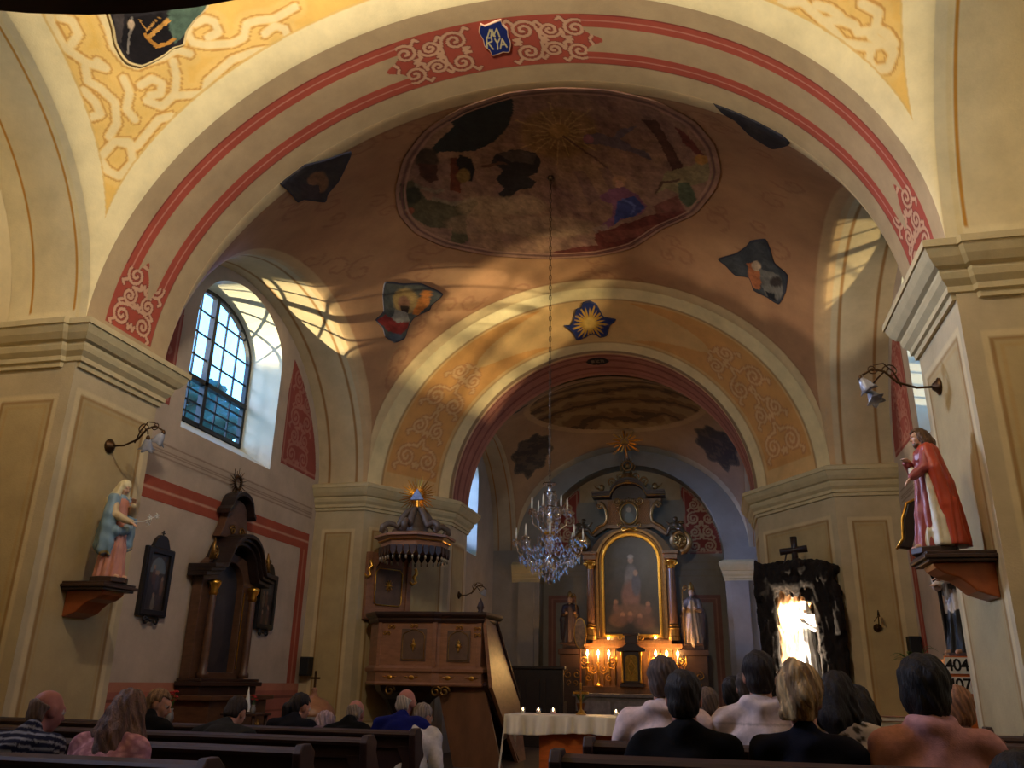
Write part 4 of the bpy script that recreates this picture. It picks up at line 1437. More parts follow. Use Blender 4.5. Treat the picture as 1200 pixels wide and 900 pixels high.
def hand_prims(S, T, skin, side, curl=0.5, s=1.0):
    """palm, four unequal bent fingers and a thumb; fingers point along local +Y, palm down"""
    S.rbox((0, 0.045 * s, 0), (0.038 * s, 0.046 * s, 0.014 * s), 0.012 * s, skin, T)
    L = (0.068, 0.078, 0.073, 0.058)
    for i in range(4):
        x = side * (-0.029 + 0.0195 * i) * s
        l = L[i] * s
        p0 = (x, 0.086 * s, 0.0)
        p1 = (x * 1.08, (0.086) * s + 0.45 * l * math.cos(curl * 0.6), -0.45 * l * math.sin(curl * 0.6))
        p2 = (x * 1.1, p1[1] + 0.32 * l * math.cos(curl * 1.4), p1[2] - 0.32 * l * math.sin(curl * 1.4))
        p3 = (x * 1.1, p2[1] + 0.25 * l * math.cos(curl * 2.0), p2[2] - 0.25 * l * math.sin(curl * 2.0))
        S.chain([p0, p1, p2, p3], [0.0092 * s, 0.0088 * s, 0.0082 * s, 0.007 * s], skin, T)
    S.chain([(side * -0.030 * s, 0.022 * s, -0.002), (side * -0.056 * s, 0.052 * s, -0.012 * s), (side * -0.058 * s, 0.084 * s, -0.02 * s)], [0.014 * s, 0.011 * s, 0.008 * s], skin, T)


def frame(origin, ydir, zhint=(0, 0, 1)):
    y = Vector(ydir).normalized(); z = Vector(zhint)
    x = y.cross(z).normalized(); z = x.cross(y)
    M = Matrix.Identity(4)
    for i in range(3):
        M[i][0] = x[i]; M[i][1] = y[i]; M[i][2] = z[i]; M[i][3] = origin[i]
    return M


def hair_mesh(name, style, T, col, s, parent, col2=None):
    S = SDF(0.008, 0.018)
    k = lambda *a: tuple(x * s for x in a)
    Ti = np.array(T.inverted())
    loc = lambda P: P @ Ti[:3, :3].T + Ti[:3, 3]
    big = style not in ('bald',)
    if style == 'bald':
        S.ell(k(0, -0.014, 0.022), k(0.081, 0.101, 0.098), col, T)
        S.ell(k(0, -0.052, -0.03), k(0.070, 0.056, 0.068), col, T)
    else:
        S.ell(k(0, -0.016, 0.03), k(0.085, 0.104, 0.100), col, T)
        S.ell(k(0, -0.06, -0.03), k(0.070, 0.056, 0.075), col, T)
    amp, fr = 0.004, 55
    if style == 'full':           # round full bob
        S.ell(k(0, -0.02, 0.035), k(0.102, 0.118, 0.112), col, T)
        S.ell(k(0, -0.05, -0.04), k(0.094, 0.075, 0.09), col, T); amp = 0.007; fr = 30
    if style == 'long':
        S.chain([k(0, -0.07, 0.0), k(0, -0.115, -0.15), k(0, -0.13, -0.33), k(0.0, -0.12, -0.46)], [0.075 * s, 0.085 * s, 0.10 * s, 0.05 * s], col, T)
        for q in (-1, 1):
            S.chain([k(q * 0.06, -0.03, 0.0), k(q * 0.10, -0.06, -0.16), k(q * 0.13, -0.08, -0.32), k(q * 0.12, -0.08, -0.42)], [0.05 * s, 0.06 * s, 0.06 * s, 0.025 * s], col, T)
        amp = 0.009; fr = 34
    if style == 'shoulder':
        S.chain([k(0, -0.07, 0.0), k(0, -0.10, -0.12), k(0, -0.10, -0.20)], [0.08 * s, 0.085 * s, 0.05 * s], col, T)
        for q in (-1, 1):
            S.chain([k(q * 0.065, -0.02, 0.0), k(q * 0.085, -0.04, -0.10), k(q * 0.08, -0.05, -0.18)], [0.04 * s, 0.042 * s, 0.02 * s], col, T)
        amp = 0.007; fr = 34
    if style == 'updo':           # hair swept up into a twisted roll
        S.ell(k(0, -0.05, 0.05), k(0.10, 0.095, 0.115), col, T)
        S.chain([k(0.01, -0.10, -0.06), k(0.03, -0.13, 0.02), k(0.015, -0.12, 0.11), k(-0.02, -0.07, 0.15)], [0.04 * s, 0.05 * s, 0.045 * s, 0.03 * s], col, T)
        S.ell(k(-0.02, -0.09, -0.05), k(0.07, 0.055, 0.06), col, T); amp = 0.007; fr = 34
    if style == 'bun':
        S.ell(k(0, -0.125, -0.03), k(0.045, 0.04, 0.042), col, T)
    if style == 'tail':
        S.chain([k(0, -0.11, 0.01), k(0, -0.15, -0.05), k(0, -0.13, -0.2)], [0.035 * s, 0.036 * s, 0.015 * s], col, T)
    def disp(P):
        q = loc(P) / s
        a = np.arctan2(q[:, 0], -q[:, 1])
        return -amp * s * (0.5 + 0.5 * np.sin(a * fr * 0.5 + 26 * q[:, 2] + 2.2 * np.sin(q[:, 2] * 30 + a * 3))) + 0.003 * s * np.sin(q @ np.array([90, 70, 60]))
    S.disp = disp
    def face(P):           # open the face, keep a hairline
        q = loc(P) / s
        y, z = q[:, 1], q[:, 2]
        hl = 0.068 - 0.012 * np.cos(q[:, 0] * 40)
        return np.minimum(y - 0.028, hl - z) * s
    S.cuts.append(face)
    if style in ('short', 'bald', 'bun', 'updo', 'tail', 'crop'):
        def nape(P):
            q = loc(P) / s
            return np.where(q[:, 1] < -0.105, -1.0, -0.088 - q[:, 2]) * s if style in ('tail', 'bun') else (-0.088 - q[:, 2]) * s
        S.cuts.append(nape)
        def ear(P):
            q = loc(P) / s
            return (0.045 - np.hypot(q[:, 1] - 0.005, (q[:, 2] + 0.03) * 0.8)) * s - np.where(np.abs(q[:, 0]) > 0.05, 0, 1)
        S.cuts.append(ear)
    if style == 'bald':
        def crown(P):
            q = loc(P) / s
            return (q[:, 2] - 0.022 + 0.25 * q[:, 1] - 0.006 * np.sin(q[:, 0] * 70)) * s
        S.cuts.append(crown)
    def cf(V, c):
        q = loc(V) / s
        a = np.arctan2(q[:, 0], -q[:, 1])
        st = 0.5 + 0.5 * np.sin(a * 26 + 30 * q[:, 2] + 3 * np.sin(q[:, 2] * 22))
        o = np.array(col) * (0.7 + 0.6 * st[:, None])
        if col2 is not None:
            m = 0.5 + 0.5 * np.sin(a * 9 + 16 * q[:, 2] + 2)
            o = blend(o, m > 0.62, col2, 0.75)
        return o
    return S.mesh(name, M_HAIR, parent, cf)


PEWBASE = 0.10
SKIN = C(206, 150, 122)
ROW = lambda k: 3.95 + 0.92 * k


def person(px, py, row, label, shirt, shirt2=None, pattern=None, sleeves='short', hair='short', haircol=C(40, 30, 26), haircol2=None, skin=SKIN,
           yaw=0.0, hyaw=0.0, hpitch=0.0, wide=1.0, trousers=C(48, 46, 54), collar=False, smat=None, extra=None, group='people seated in the pews', dx=0.0, hs=1.0, arms='lap', hoff=0.0):
    H = at(px, py, ROW(row) + hoff)
    x, hz = float(H[0]) + dx, float(H[2])
    s = min(1.07, max(0.86, (hz - PEWBASE) / 1.235))
    ct = ((hz - PEWBASE) / s - 0.55) / 0.685
    th = math.acos(min(1.0, max(0.5, ct)))
    yoff = -0.685 * s * math.sin(th) * 0.8
    root = thing('person', label, 'person', (x, ROW(row) + yoff, PEWBASE), yaw, group)
    R = Matrix.Translation((0, 0, 0.52 * s)) @ Matrix.Rotation(-th, 4, 'X') @ Matrix.Translation((0, 0, -0.52 * s))
    k = lambda *a: tuple(v * s for v in a)
    w = wide
    headc = R @ Vector(k(0, 0.035, 1.235))
    TH = Matrix.Translation(headc) @ Matrix.Rotation(hyaw, 4, 'Z') @ Matrix.Rotation(hpitch - th * 0.55, 4, 'X')
    # --- continuous body
    B = SDF(0.0105, 0.02)
    head_prims(B, TH, skin, s * hs)
    B.cone(R @ Vector(k(0, -0.02, 1.03)), headc + TH.to_3x3() @ Vector(k(0, -0.02, -0.075)), 0.062 * s, 0.055 * s, skin)
    B.chain([k(0, 0, 0.57), k(0, 0.01, 0.75), k(0, 0.0, 0.93)], [0.12 * s * w, 0.115 * s * w, 0.125 * s * w], skin, R)
    sh = 0.165 * w
    B.chain([k(-sh, -0.01, 1.02), k(0, -0.015, 1.035), k(sh, -0.01, 1.02)], [0.052 * s, 0.065 * s, 0.052 * s], skin, R)
    armpts = []
    for q in (-1, 1):
        if arms == 'lap':
            el = k(q * 0.255 * w, 0.03, 0.76); wr = k(q * 0.10, 0.27, 0.66); hd = (-q * 0.35, 0.9, -0.1)
        elif arms == 'pray':
            el = k(q * 0.235 * w, 0.10, 0.80); wr = k(q * 0.05, 0.27, 0.93); hd = (-q * 0.12, 0.55, 0.8)
        else:   # forearms on the bench in front
            el = k(q * 0.26 * w, 0.16, 0.82); wr = k(q * 0.12, 0.40, 0.84); hd = (-q * 0.4, 0.9, 0.0)
        a0 = k(q * 0.19 * w, -0.005, 1.0)
        armpts.append((a0, el, wr, hd, q))
        B.chain([a0, el, wr], [0.05 * s, 0.041 * s, 0.027 * s], skin, R)
        hand_prims(B, R @ frame(wr, hd), skin, q, 0.55, s)
    for q in (-1, 1):
        B.chain([k(q * 0.095, 0.0, 0.53), k(q * 0.11, 0.43, 0.51), k(q * 0.11, 0.44, 0.11)], [0.085 * s, 0.058 * s, 0.038 * s], skin)
    B.mesh('body', M_SKIN, root)
    # --- shirt or jacket
    S = SDF(0.011, 0.03)
    e = 0.016
    S.chain([k(0, 0.01, 0.56), k(0, 0.015, 0.74), k(0, 0.0, 0.92)], [(0.145 * w) * s, (0.138 * w) * s, (0.145 * w) * s], shirt, R)
    S.ell(k(0, -0.012, 0.90), k(0.20 * w, 0.125 + 0.02 * (w - 1), 0.17), shirt, R)
    S.ell(k(0, 0.01, 0.68), k(0.185 * w, 0.135 * w, 0.16), shirt, R)
    S.chain([k(-sh - 0.01, -0.01, 1.015), k(0, -0.02, 1.035), k(sh + 0.01, -0.01, 1.015)], [(0.055 + e) * s, (0.062 + e) * s, (0.055 + e) * s], shirt, R)
    S.cone(k(0, -0.03, 1.05), k(0, -0.025, 1.09), 0.075 * s, 0.066 * s, shirt, R)
    if collar:
        pts = [k(0.078 * math.cos(a), -0.022 + 0.072 * math.sin(a), 1.095 + 0.012 * math.cos(a * 2 - 0.3)) for a in np.linspace(0, 2 * PI, 17)]
        S.chain(pts, [0.018 * s] * 17, shirt, R)
    for a0, el, wr, hd, q in armpts:
        if sleeves == 'short':
            m = tuple(a0[i] + (el[i] - a0[i]) * 0.72 for i in range(3))
            S.chain([a0, m], [0.07 * s, 0.064 * s], shirt, R)
        elif sleeves == 'long':
            S.chain([a0, el, wr], [0.07 * s, 0.058 * s, 0.042 * s], shirt, R)
        else:
            S.chain([a0, tuple(a0[i] + (el[i] - a0[i]) * 0.25 for i in range(3))], [0.068 * s, 0.062 * s], shirt, R)
    ph = RNG.rand(3) * 6
    def disp(P):
        return (0.006 * np.sin(P @ np.array([16, 9, 26]) + ph[0] + 2 * np.sin(P @ np.array([9, 3, -11]) + ph[1])) + 0.004 * np.sin(P @ np.array([-31, 22, 38]) + ph[2]))
    S.disp = disp
    cf = None
    if pattern is not None:
        Ri = np.array(R.inverted())
        cf = lambda V, c: pattern((V @ Ri[:3, :3].T + Ri[:3, 3]) / s, c)
    S.mesh('jacket' if sleeves == 'long' else 'shirt', smat or M_CLOTHES, root, cf)
    # --- trousers and shoes
    Tr = SDF(0.014, 0.03)
    Tr.ell(k(0, -0.01, 0.54), k(0.17 * w, 0.14, 0.105), trousers)
    for q in (-1, 1):
        Tr.chain([k(q * 0.095, 0.0, 0.535), k(q * 0.11, 0.43, 0.515), k(q * 0.11, 0.445, 0.13)], [0.098 * s, 0.07 * s, 0.058 * s], trousers)
    Tr.disp = lambda P: 0.005 * np.sin(P @ np.array([22, 30, 18]))
    Tr.mesh('trousers', M_CLOTHES, root)
    for q in (-1, 1):
        F = SDF(0.014, 0.02)
        F.chain([k(q * 0.11, 0.40, 0.0 + 0.045), k(q * 0.115, 0.62, 0.04)], [0.042 * s, 0.034 * s], C(30, 26, 24))
        F.cone(k(q * 0.11, 0.43, 0.06), k(q * 0.11, 0.44, 0.12), 0.045 * s, 0.045 * s, C(30, 26, 24))
        F.cuts.append(lambda P: 0.004 - P[:, 2])
        F.mesh('shoe', M_SKIN, root)
    if hair:
        hair_mesh('hair', hair, TH, haircol, s * hs, root, haircol2)
    if extra: extra(root, R, TH, s)
    return root


# ------------------------------------------------------------------ robed statues
def folds(c, n, amp, z0, z1, tw=0.0):
    """vertical drapery folds round an axis, deeper towards the hem"""
    def d(P):
        a = np.arctan2(P[:, 1] - c[1], P[:, 0] - c[0])
        t = np.clip((z1 - P[:, 2]) / (z1 - z0), 0, 1)
        return amp * (0.25 + 0.75 * t) * (np.sin(n * a + tw * P[:, 2]) + 0.5 * np.sin((n * 1.7) * a - tw * 1.6 * P[:, 2] + 1.3))
    return d
# ------------------------------------------------------------------ high altar at the end of the chancel (parts are laid out about the nave axis)
AY = 22.3        # plane of the retable front


def scroll_tube(mb, pts2, y, r=0.02, n=6, yoff=0.0):
    mb.tube([(p[0], y + yoff, p[1]) for p in pts2], r, n)


def arch_pts(hw, zb, zs, rise, n=22):
    return [(-hw, zb), (hw, zb), (hw, zs)] + [(hw * math.cos(PI * i / n), zs + rise * math.sin(PI * i / n)) for i in range(1, n)] + [(-hw, zs)]


def ring_prism(mb, outer, inner, ya, yb):
    k = len(outer)
    vs = [(p[0], ya, p[1]) for p in outer] + [(p[0], ya, p[1]) for p in inner] + [(p[0], yb, p[1]) for p in outer] + [(p[0], yb, p[1]) for p in inner]
    fs = []
    for i in range(k):
        j = (i + 1) % k
        fs += [(i, j, j + k, i + k), (i + 2 * k, i + 3 * k, j + 3 * k, j + 2 * k), (i, i + 2 * k, j + 2 * k, j), (i + k, j + k, j + 3 * k, i + 3 * k)]
    mb.add(vs, fs)


M_ALTARW = mat('altar brown wood', C(124, 84, 52), rough=0.36, noise=0.35, nscale=6, stretch=(3, 1, 1))
M_ALTARG = mat('altar bronze gilding', C(150, 112, 66), rough=0.4, metal=0.7, noise=0.35, nscale=14)
al = thing('high_altar', 'tall carved and gilded wooden high altar with arched painting in the chancel', 'altar', (0.04, AY, 0))
# stepped base and mensa
b = MB(); b.box(-1.35, 1.35, -0.95, -0.15, 0, 0.98); b.box(-1.42, 1.42, -1.02, -0.12, 0.98, 1.06); b.box(-1.5, 1.5, -1.1, 0, 0, 0.12)
b.build('mensa', M_MARBLE, al, bevel=0.01)
b = MB(); b.box(-1.30, -0.5, -0.965, -0.95, 0.18, 0.9); b.mark(); b.box(-0.42, 0.42, -0.965, -0.95, 0.18, 0.9); b.mark(); b.box(0.5, 1.30, -0.965, -0.95, 0.18, 0.9)
b.build('mensa_panel', mat('pale altar front panel', C(150, 142, 140), rough=0.4, noise=0.4, nscale=8), al, bevel=0.006)
b = MB(); b.box(-1.22, 1.22, -0.3, 0.25, 0.9, 2.22); b.box(-1.26, 1.26, -0.42, 0.2, 1.06, 1.22); b.box(-1.26, 1.26, -0.36, 0.2, 2.16, 2.26); b.box(-1.0, 1.0, -0.38, 0.2, 2.26, 2.34)
b.build('predella', M_ALTARW, al, bevel=0.01)
b = MB()
for sx in (-1, 1):
    b.mark(); b.box(sx * 1.53 - 0.32, sx * 1.53 + 0.32, -0.32, 0.3, 0, 2.02)
    b.box(sx * 1.53 - 0.36, sx * 1.53 + 0.36, -0.38, 0.3, 1.98, 2.12)
    b.box(sx * 1.53 - 0.26, sx * 1.53 + 0.26, -0.26, 0.3, 2.12, 2.22)
    b.box(sx * 1.53 - 0.36, sx * 1.53 + 0.36, -0.38, 0.3, 0, 0.25)
b.build('side_plinth', M_DARKW, al, bevel=0.01)
b = MB()
for sx in (-1, 1):
    b.mark()
    for q in (-1, 1):
        b.tube([(sx * 1.53 + q * p[0], -0.335, p[1]) for p in spiral(0.11, 1.5, 0.11, PI / 2, 1.3, 20, 0.2, sgn=-1)], 0.014, 5)
        b.tube([(sx * 1.53 + q * p[0], -0.335, p[1]) for p in spiral(0.08, 1.3, 0.07, -PI / 2, 1.2, 16, 0.2)], 0.012, 5)
b.build('plinth_ornament', M_OLDGOLD, al, smooth=True)
# retable back board with arched top
b = MB(); b.prism([(-1.12, 2.26), (1.12, 2.26), (1.12, 4.35)] + [(1.12 * math.cos(PI * i / 24), 4.35 + 0.95 * math.sin(PI * i / 24)) for i in range(1, 24)] + [(-1.12, 4.35)], 0.02, 0.3)
b.build('retable', M_ALTARW, al, bevel=0.008)
# painting with gilded arched frame and an outer bronze moulding
pin = arch_pts(0.70, 2.50, 4.35, 0.66)
fr = MB(); ring_prism(fr, arch_pts(0.775, 2.42, 4.35, 0.74), arch_pts(0.70, 2.50, 4.35, 0.66), -0.09, 0.02); ring_prism(fr, arch_pts(0.755, 2.44, 4.35, 0.72), arch_pts(0.715, 2.48, 4.35, 0.68), -0.11, -0.08)
fr.build('painting_frame', M_GOLD, al, bevel=0.008)
fr = MB(); ring_prism(fr, arch_pts(0.92, 2.40, 4.35, 0.88), arch_pts(0.84, 2.40, 4.35, 0.80), -0.12, 0.02); ring_prism(fr, arch_pts(0.84, 2.40, 4.35, 0.80), arch_pts(0.775, 2.42, 4.35, 0.74), -0.04, 0.02)
fr.build('outer_moulding', M_ALTARG, al, bevel=0.01)


def altar_picture(V, u, v):
    P = V[:, [0, 2]]
    c = np.tile(np.array(C(40, 34, 32)), (len(V), 1))
    c = blend(c, np.clip(fbm(P, 3.0) * 0.6 + 0.2, 0, 1), C(66, 48, 40), 0.6)
    e = lambda cx, cz, rx, rz, cc, a=1.0: blend(c, np.clip((1.15 - np.hypot((P[:, 0] - cx) / rx, (P[:, 1] - cz) / rz)) / 0.35, 0, 1), cc, a)
    c = e(0, 4.3, 0.5, 0.6, C(60, 58, 58), 0.6)
    c = e(0.0, 3.85, 0.17, 0.42, C(104, 96, 92)); c = e(-0.02, 3.45, 0.24, 0.4, C(110, 78, 66)); c = e(0.13, 3.75, 0.12, 0.3, C(72, 70, 78))
    c = e(0.0, 4.38, 0.075, 0.09, C(150, 118, 96)); c = e(0.0, 4.47, 0.08, 0.06, C(150, 140, 126), 0.8); c = e(0.12, 4.05, 0.06, 0.08, C(150, 116, 92))
    c = e(0.0, 3.05, 0.5, 0.22, C(90, 66, 54)); c = e(-0.35, 2.85, 0.25, 0.18, C(96, 68, 52)); c = e(0.3, 2.8, 0.3, 0.2, C(80, 58, 48))
    for cx, cz in ((-0.42, 3.3), (0.42, 3.25), (-0.25, 2.98), (0.2, 2.95), (-0.05, 3.0)):
        c = e(cx, cz, 0.06, 0.07, C(132, 96, 74)); c = e(cx, cz - 0.13, 0.08, 0.1, C(100, 70, 58))
    return c


def Ppic(u, v):
    x = -0.70 + 1.4 * u
    top = 4.35 + 0.66 * np.sqrt(np.clip(1 - (x / 0.70) ** 2, 0, 1))
    return x, np.full_like(u, -0.02), 2.5 + (top - 2.5) * v
surf('altar_painting', Ppic, 60, 110, altar_picture, mat('old oil painting', attr=True, rough=0.3, noise=0.25, nscale=8), al)
# columns with capitals and bases
for sx in (-1, 1):
    b = MB(); b.lathe([(0.10, 2.72), (0.105, 2.8), (0.105, 3.3), (0.09, 4.12), (0.088, 4.16)], (sx * 1.06, -0.14, 0), 18)
    b.build('column', M_ALTARW, al, smooth=True)
    b = MB(); b.lathe([(0.15, 2.34), (0.15, 2.44), (0.135, 2.46), (0.135, 2.62), (0.15, 2.64), (0.12, 2.68), (0.13, 2.72), (0.1, 2.75)], (sx * 1.06, -0.14, 0), 18)
    b.build('column_base', M_OLDGOLD, al, smooth=False)
    b = MB(); b.lathe([(0.09, 4.14), (0.11, 4.17), (0.1, 4.2), (0.14, 4.3), (0.15, 4.32), (0.15, 4.36), (0.09, 4.37)], (sx * 1.06, -0.14, 0), 14)
    for q in (-1, 1):
        b.tube([(sx * 1.06 + q * p[0], -0.26, p[1]) for p in spiral(0.11, 4.26, 0.05, PI / 2, 1.2, 14, 0.2, sgn=-1)], 0.016, 5)
    b.build('capital', M_GOLD, al, smooth=True)
    b = MB(); b.box(sx * 1.06 - 0.17, sx * 1.06 + 0.17, -0.32, 0.1, 4.37, 4.50); b.box(sx * 1.06 - 0.2, sx * 1.06 + 0.2, -0.36, 0.1, 4.50, 4.58)
    # big volute over the column and C-scroll up to the pediment
    b.build('impost_block', M_ALTARW, al, bevel=0.01)
    b = MB()
    sp = spiral(0, 0, 0.30, -PI / 2, 1.6, 40, 0.15, sgn=1)
    b.tube([(sx * (1.32 + p[0] * 0.95), -0.14, 4.86 + p[1]) for p in sp], [0.075] * 20 + [0.06] * 20, 7)
    b.prism([(sx * (1.30 + 0.25 * math.cos(a)), 4.86 + 0.25 * math.sin(a)) for a in np.linspace(0, 2 * PI, 17)[:-1]], -0.16, 0.05)
    b.build('volute', M_ALTARG, al, smooth=True)
    b = MB()
    for i in range(8):
        a = i * PI / 4
        b.tube([(sx * 1.30, -0.19, 4.86), (sx * 1.30 + 0.15 * math.cos(a), -0.19, 4.86 + 0.15 * math.sin(a))], [0.03, 0.02], 5)
    b.tube([(sx * 1.30 + 0.17 * math.cos(a), -0.18, 4.86 + 0.17 * math.sin(a)) for a in np.linspace(0, 2 * PI, 18)[:-1]], 0.018, 5, closed=True)
    b.build('rosette', M_OLDGOLD, al, smooth=True)
    # seated cherub on each volute
    S = SDF(0.014, 0.025); kc = C(92, 70, 46)
    cx, cz = sx * 1.22, 5.12
    S.ell((cx, -0.16, cz + 0.12), (0.075, 0.07, 0.10), kc); S.ell((cx + sx * 0.01, -0.18, cz + 0.29), (0.06, 0.062, 0.066), kc); S.ell((cx, -0.15, cz + 0.33), (0.062, 0.06, 0.04), kc)
    S.chain([(cx - 0.03, -0.18, cz + 0.06), (cx - sx * 0.14, -0.24, cz + 0.05), (cx - sx * 0.2, -0.24, cz - 0.08)], [0.05, 0.042, 0.03], kc)
    S.chain([(cx + 0.03, -0.18, cz + 0.05), (cx + sx * 0.12, -0.24, cz + 0.02), (cx + sx * 0.2, -0.22, cz - 0.07)], [0.05, 0.042, 0.03], kc)
    S.chain([(cx - sx * 0.06, -0.16, cz + 0.19), (cx - sx * 0.16, -0.2, cz + 0.16), (cx - sx * 0.24, -0.2, cz + 0.24)], [0.035, 0.028, 0.022], kc)
    S.chain([(cx + sx * 0.06, -0.16, cz + 0.19), (cx + sx * 0.15, -0.2, cz + 0.12), (cx + sx * 0.2, -0.2, cz + 0.02)], [0.035, 0.028, 0.022], kc)
    S.ell((cx + sx * 0.14, -0.08, cz + 0.22), (0.11, 0.025, 0.05), kc)
    S.mesh('cherub', mat('bronzed carving', attr=True, rough=0.35, metal=0.6, noise=0.25, nscale=20), al)
# upper stage with scrolled sides, openwork lattice and medallion
prof = [(-0.62, 5.24), (-0.42, 5.22), (0.42, 5.22), (0.62, 5.24), (0.95, 5.02), (1.05, 5.06), (0.84, 5.30), (0.66, 5.36), (0.60, 5.55), (0.66, 5.78), (0.85, 5.90), (0.88, 6.02), (-0.88, 6.02), (-0.85, 5.90), (-0.66, 5.78), (-0.60, 5.55), (-0.66, 5.36), (-0.84, 5.30), (-1.05, 5.06), (-0.95, 5.02)]
b = MB(); b.prism(prof, -0.04, 0.2)
b.build('upper_stage', M_ALTARW, al, bevel=0.012)
b = MB()
for sx in (-1, 1):
    b.mark(); ln = [(0.84, 5.90), (0.76, 5.93), (0.68, 5.85), (0.62, 5.72), (0.59, 5.55), (0.62, 5.40), (0.70, 5.33), (0.84, 5.27), (1.0, 5.1), (1.06, 5.12)]
    b.tube([(sx * x, -0.06, z) for x, z in ln], [0.03, 0.05, 0.055, 0.05, 0.045, 0.045, 0.045, 0.045, 0.04, 0.03], 7)
    sp = spiral(0.80, 5.82, 0.08, 0, 1.3, 18, 0.2)
    b.tube([(sx * p[0], -0.08, p[1]) for p in sp], 0.022, 5)
b.build('side_scroll', M_ALTARG, al, smooth=True)
b = MB()
for sx in (-1, 1):
    b.mark()
    for i in range(9):
        for j in range(6):
            x0, z0 = 0.22 + i * 0.05, 5.32 + j * 0.11
            if x0 > 0.56 - 0.1 * math.sin((z0 - 5.3) * 4) and i > 6: continue
            b.tube([(sx * x0, -0.06, z0), (sx * (x0 + 0.05), -0.06, z0 + 0.055), (sx * x0, -0.06, z0 + 0.11)], 0.007, 4)
b.build('lattice', M_GOLD, al)
b = MB()
b.tube([(0.23 * math.cos(a), -0.08, 5.62 + 0.29 * math.sin(a)) for a in np.linspace(0, 2 * PI, 33)[:-1]], 0.03, 6, closed=True)
for i in range(14):
    a = PI * (0.1 + 0.8 * i / 13)
    b.tube([(0.27 * math.cos(a), -0.1, 5.62 + 0.33 * math.sin(a)), (0.34 * math.cos(a + 0.1), -0.1, 5.62 + 0.42 * math.sin(a + 0.1))], [0.02, 0.012], 4)
for sx in (-1, 1):
    b.tube([(sx * p[0], -0.1, p[1]) for p in spiral(0.30, 5.95, 0.12, PI, 1.4, 20, 0.2)], 0.02, 5)
    b.tube([(sx * p[0], -0.1, p[1]) for p in spiral(0.25, 5.30, 0.09, PI, 1.2, 18, 0.2, sgn=-1)], 0.018, 5)
b.build('medallion_frame', M_OLDGOLD, al, smooth=True)
def medp(V, u, v):
    c = np.tile(np.array(C(84, 72, 54)), (len(V), 1))
    P = V[:, [0, 2]]
    c = blend(c, np.hypot(P[:, 0] / 0.07, (P[:, 1] - 5.72) / 0.08) < 1, C(150, 120, 90))
    c = blend(c, np.hypot(P[:, 0] / 0.13, (P[:, 1] - 5.5) / 0.15) < 1, C(96, 92, 74))
    return c
surf('medallion_picture', lambda u, v: (0.23 * v * np.cos(2 * PI * u), np.full_like(u, -0.065), 5.62 + 0.29 * v * np.sin(2 * PI * u)), 33, 14, medp, M_FIG, al)
# segmental cornice
b = MB()
cor = [(-0.98, 6.06), (-0.50, 6.06)] + [(-0.46 * math.cos(PI * i / 12), 6.08 + 0.34 * math.sin(PI * i / 12)) for i in range(1, 12)] + [(0.50, 6.06), (0.98, 6.06)]
for dz, dy, th in ((0.0, -0.14, 0.05), (0.05, -0.2, 0.05), (0.1, -0.25, 0.06)):
    pl = [(x, z + dz) for x, z in cor] + [(x, z + dz + th) for x, z in cor[::-1]]
    b.prism(pl, dy, 0.2)
b.prism([(-0.46, 6.0), (0.46, 6.0)] + [(0.46 * math.cos(PI * i / 12), 6.08 + 0.34 * math.sin(PI * i / 12)) for i in range(0, 13)], -0.03, 0.18)
b.build('top_cornice', M_DARKW, al)
b = MB()
pl = [(x, z + 0.165) for x, z in cor]
b.tube([(x, -0.26, z - 0.0) for x, z in [(x, z + 0.01) for x, z in cor]], 0.015, 5)
b.build('gilt_cornice_bead', M_OLDGOLD, al, smooth=True)
b = MB()
for sx in (-1, 1):
    b.mark(); b.lathe([(0.10, 6.2), (0.11, 6.22), (0.05, 6.25), (0.08, 6.32), (0.085, 6.36), (0.06, 6.41), (0.02, 6.43)], (sx * 0.72, -0.1, 0), 10)
    b.tube([(sx * 0.78, -0.1, 6.3), (sx * 0.88, -0.12, 6.34), (sx * 0.93, -0.12, 6.42)], [0.03, 0.025, 0.01], 5)
b.build('vase_finial', M_ALTARG, al, smooth=True)
b = MB()
for sx in (-1, 1):
    b.tube([(sx * p[0], -0.1, p[1]) for p in spiral(0.42, 6.50, 0.13, -PI / 2, 1.3, 18, 0.2)], 0.03, 6)
    b.tube([(sx * p[0], -0.1, p[1]) for p in spiral(0.2, 6.62, 0.12, -PI / 2, 1.3, 18, 0.2)], 0.028, 6)
    b.tube([(sx * 0.5, -0.1, 6.34), (sx * 0.3, -0.1, 6.46), (sx * 0.12, -0.1, 6.62), (sx * 0.06, -0.1, 6.84)], [0.04, 0.05, 0.05, 0.03], 6)
    b.tube([(sx * 0.16, -0.1, 6.78), (sx * 0.2, -0.1, 6.9), (sx * 0.16, -0.1, 7.0)], [0.03, 0.025, 0.01], 5)
b.tube([(0, -0.1, 6.42), (0, -0.1, 6.6), (0, -0.1, 6.72)], [0.12, 0.13, 0.09], 8)
b.tube([(0.13 * math.cos(a), -0.13, 6.92 + 0.14 * math.sin(a)) for a in np.linspace(0, 2 * PI, 21)[:-1]], 0.03, 6, closed=True)
b.ball((0, -0.12, 6.92), (0.07, 0.05, 0.08))
for i in range(9):
    a = PI * i / 8
    b.tube([(0.15 * math.cos(a), -0.13, 6.94 + 0.15 * math.sin(a)), (0.21 * math.cos(a), -0.13, 6.94 + 0.22 * math.sin(a))], [0.018, 0.006], 4)
b.build('crest', M_ALTARG, al, smooth=True)
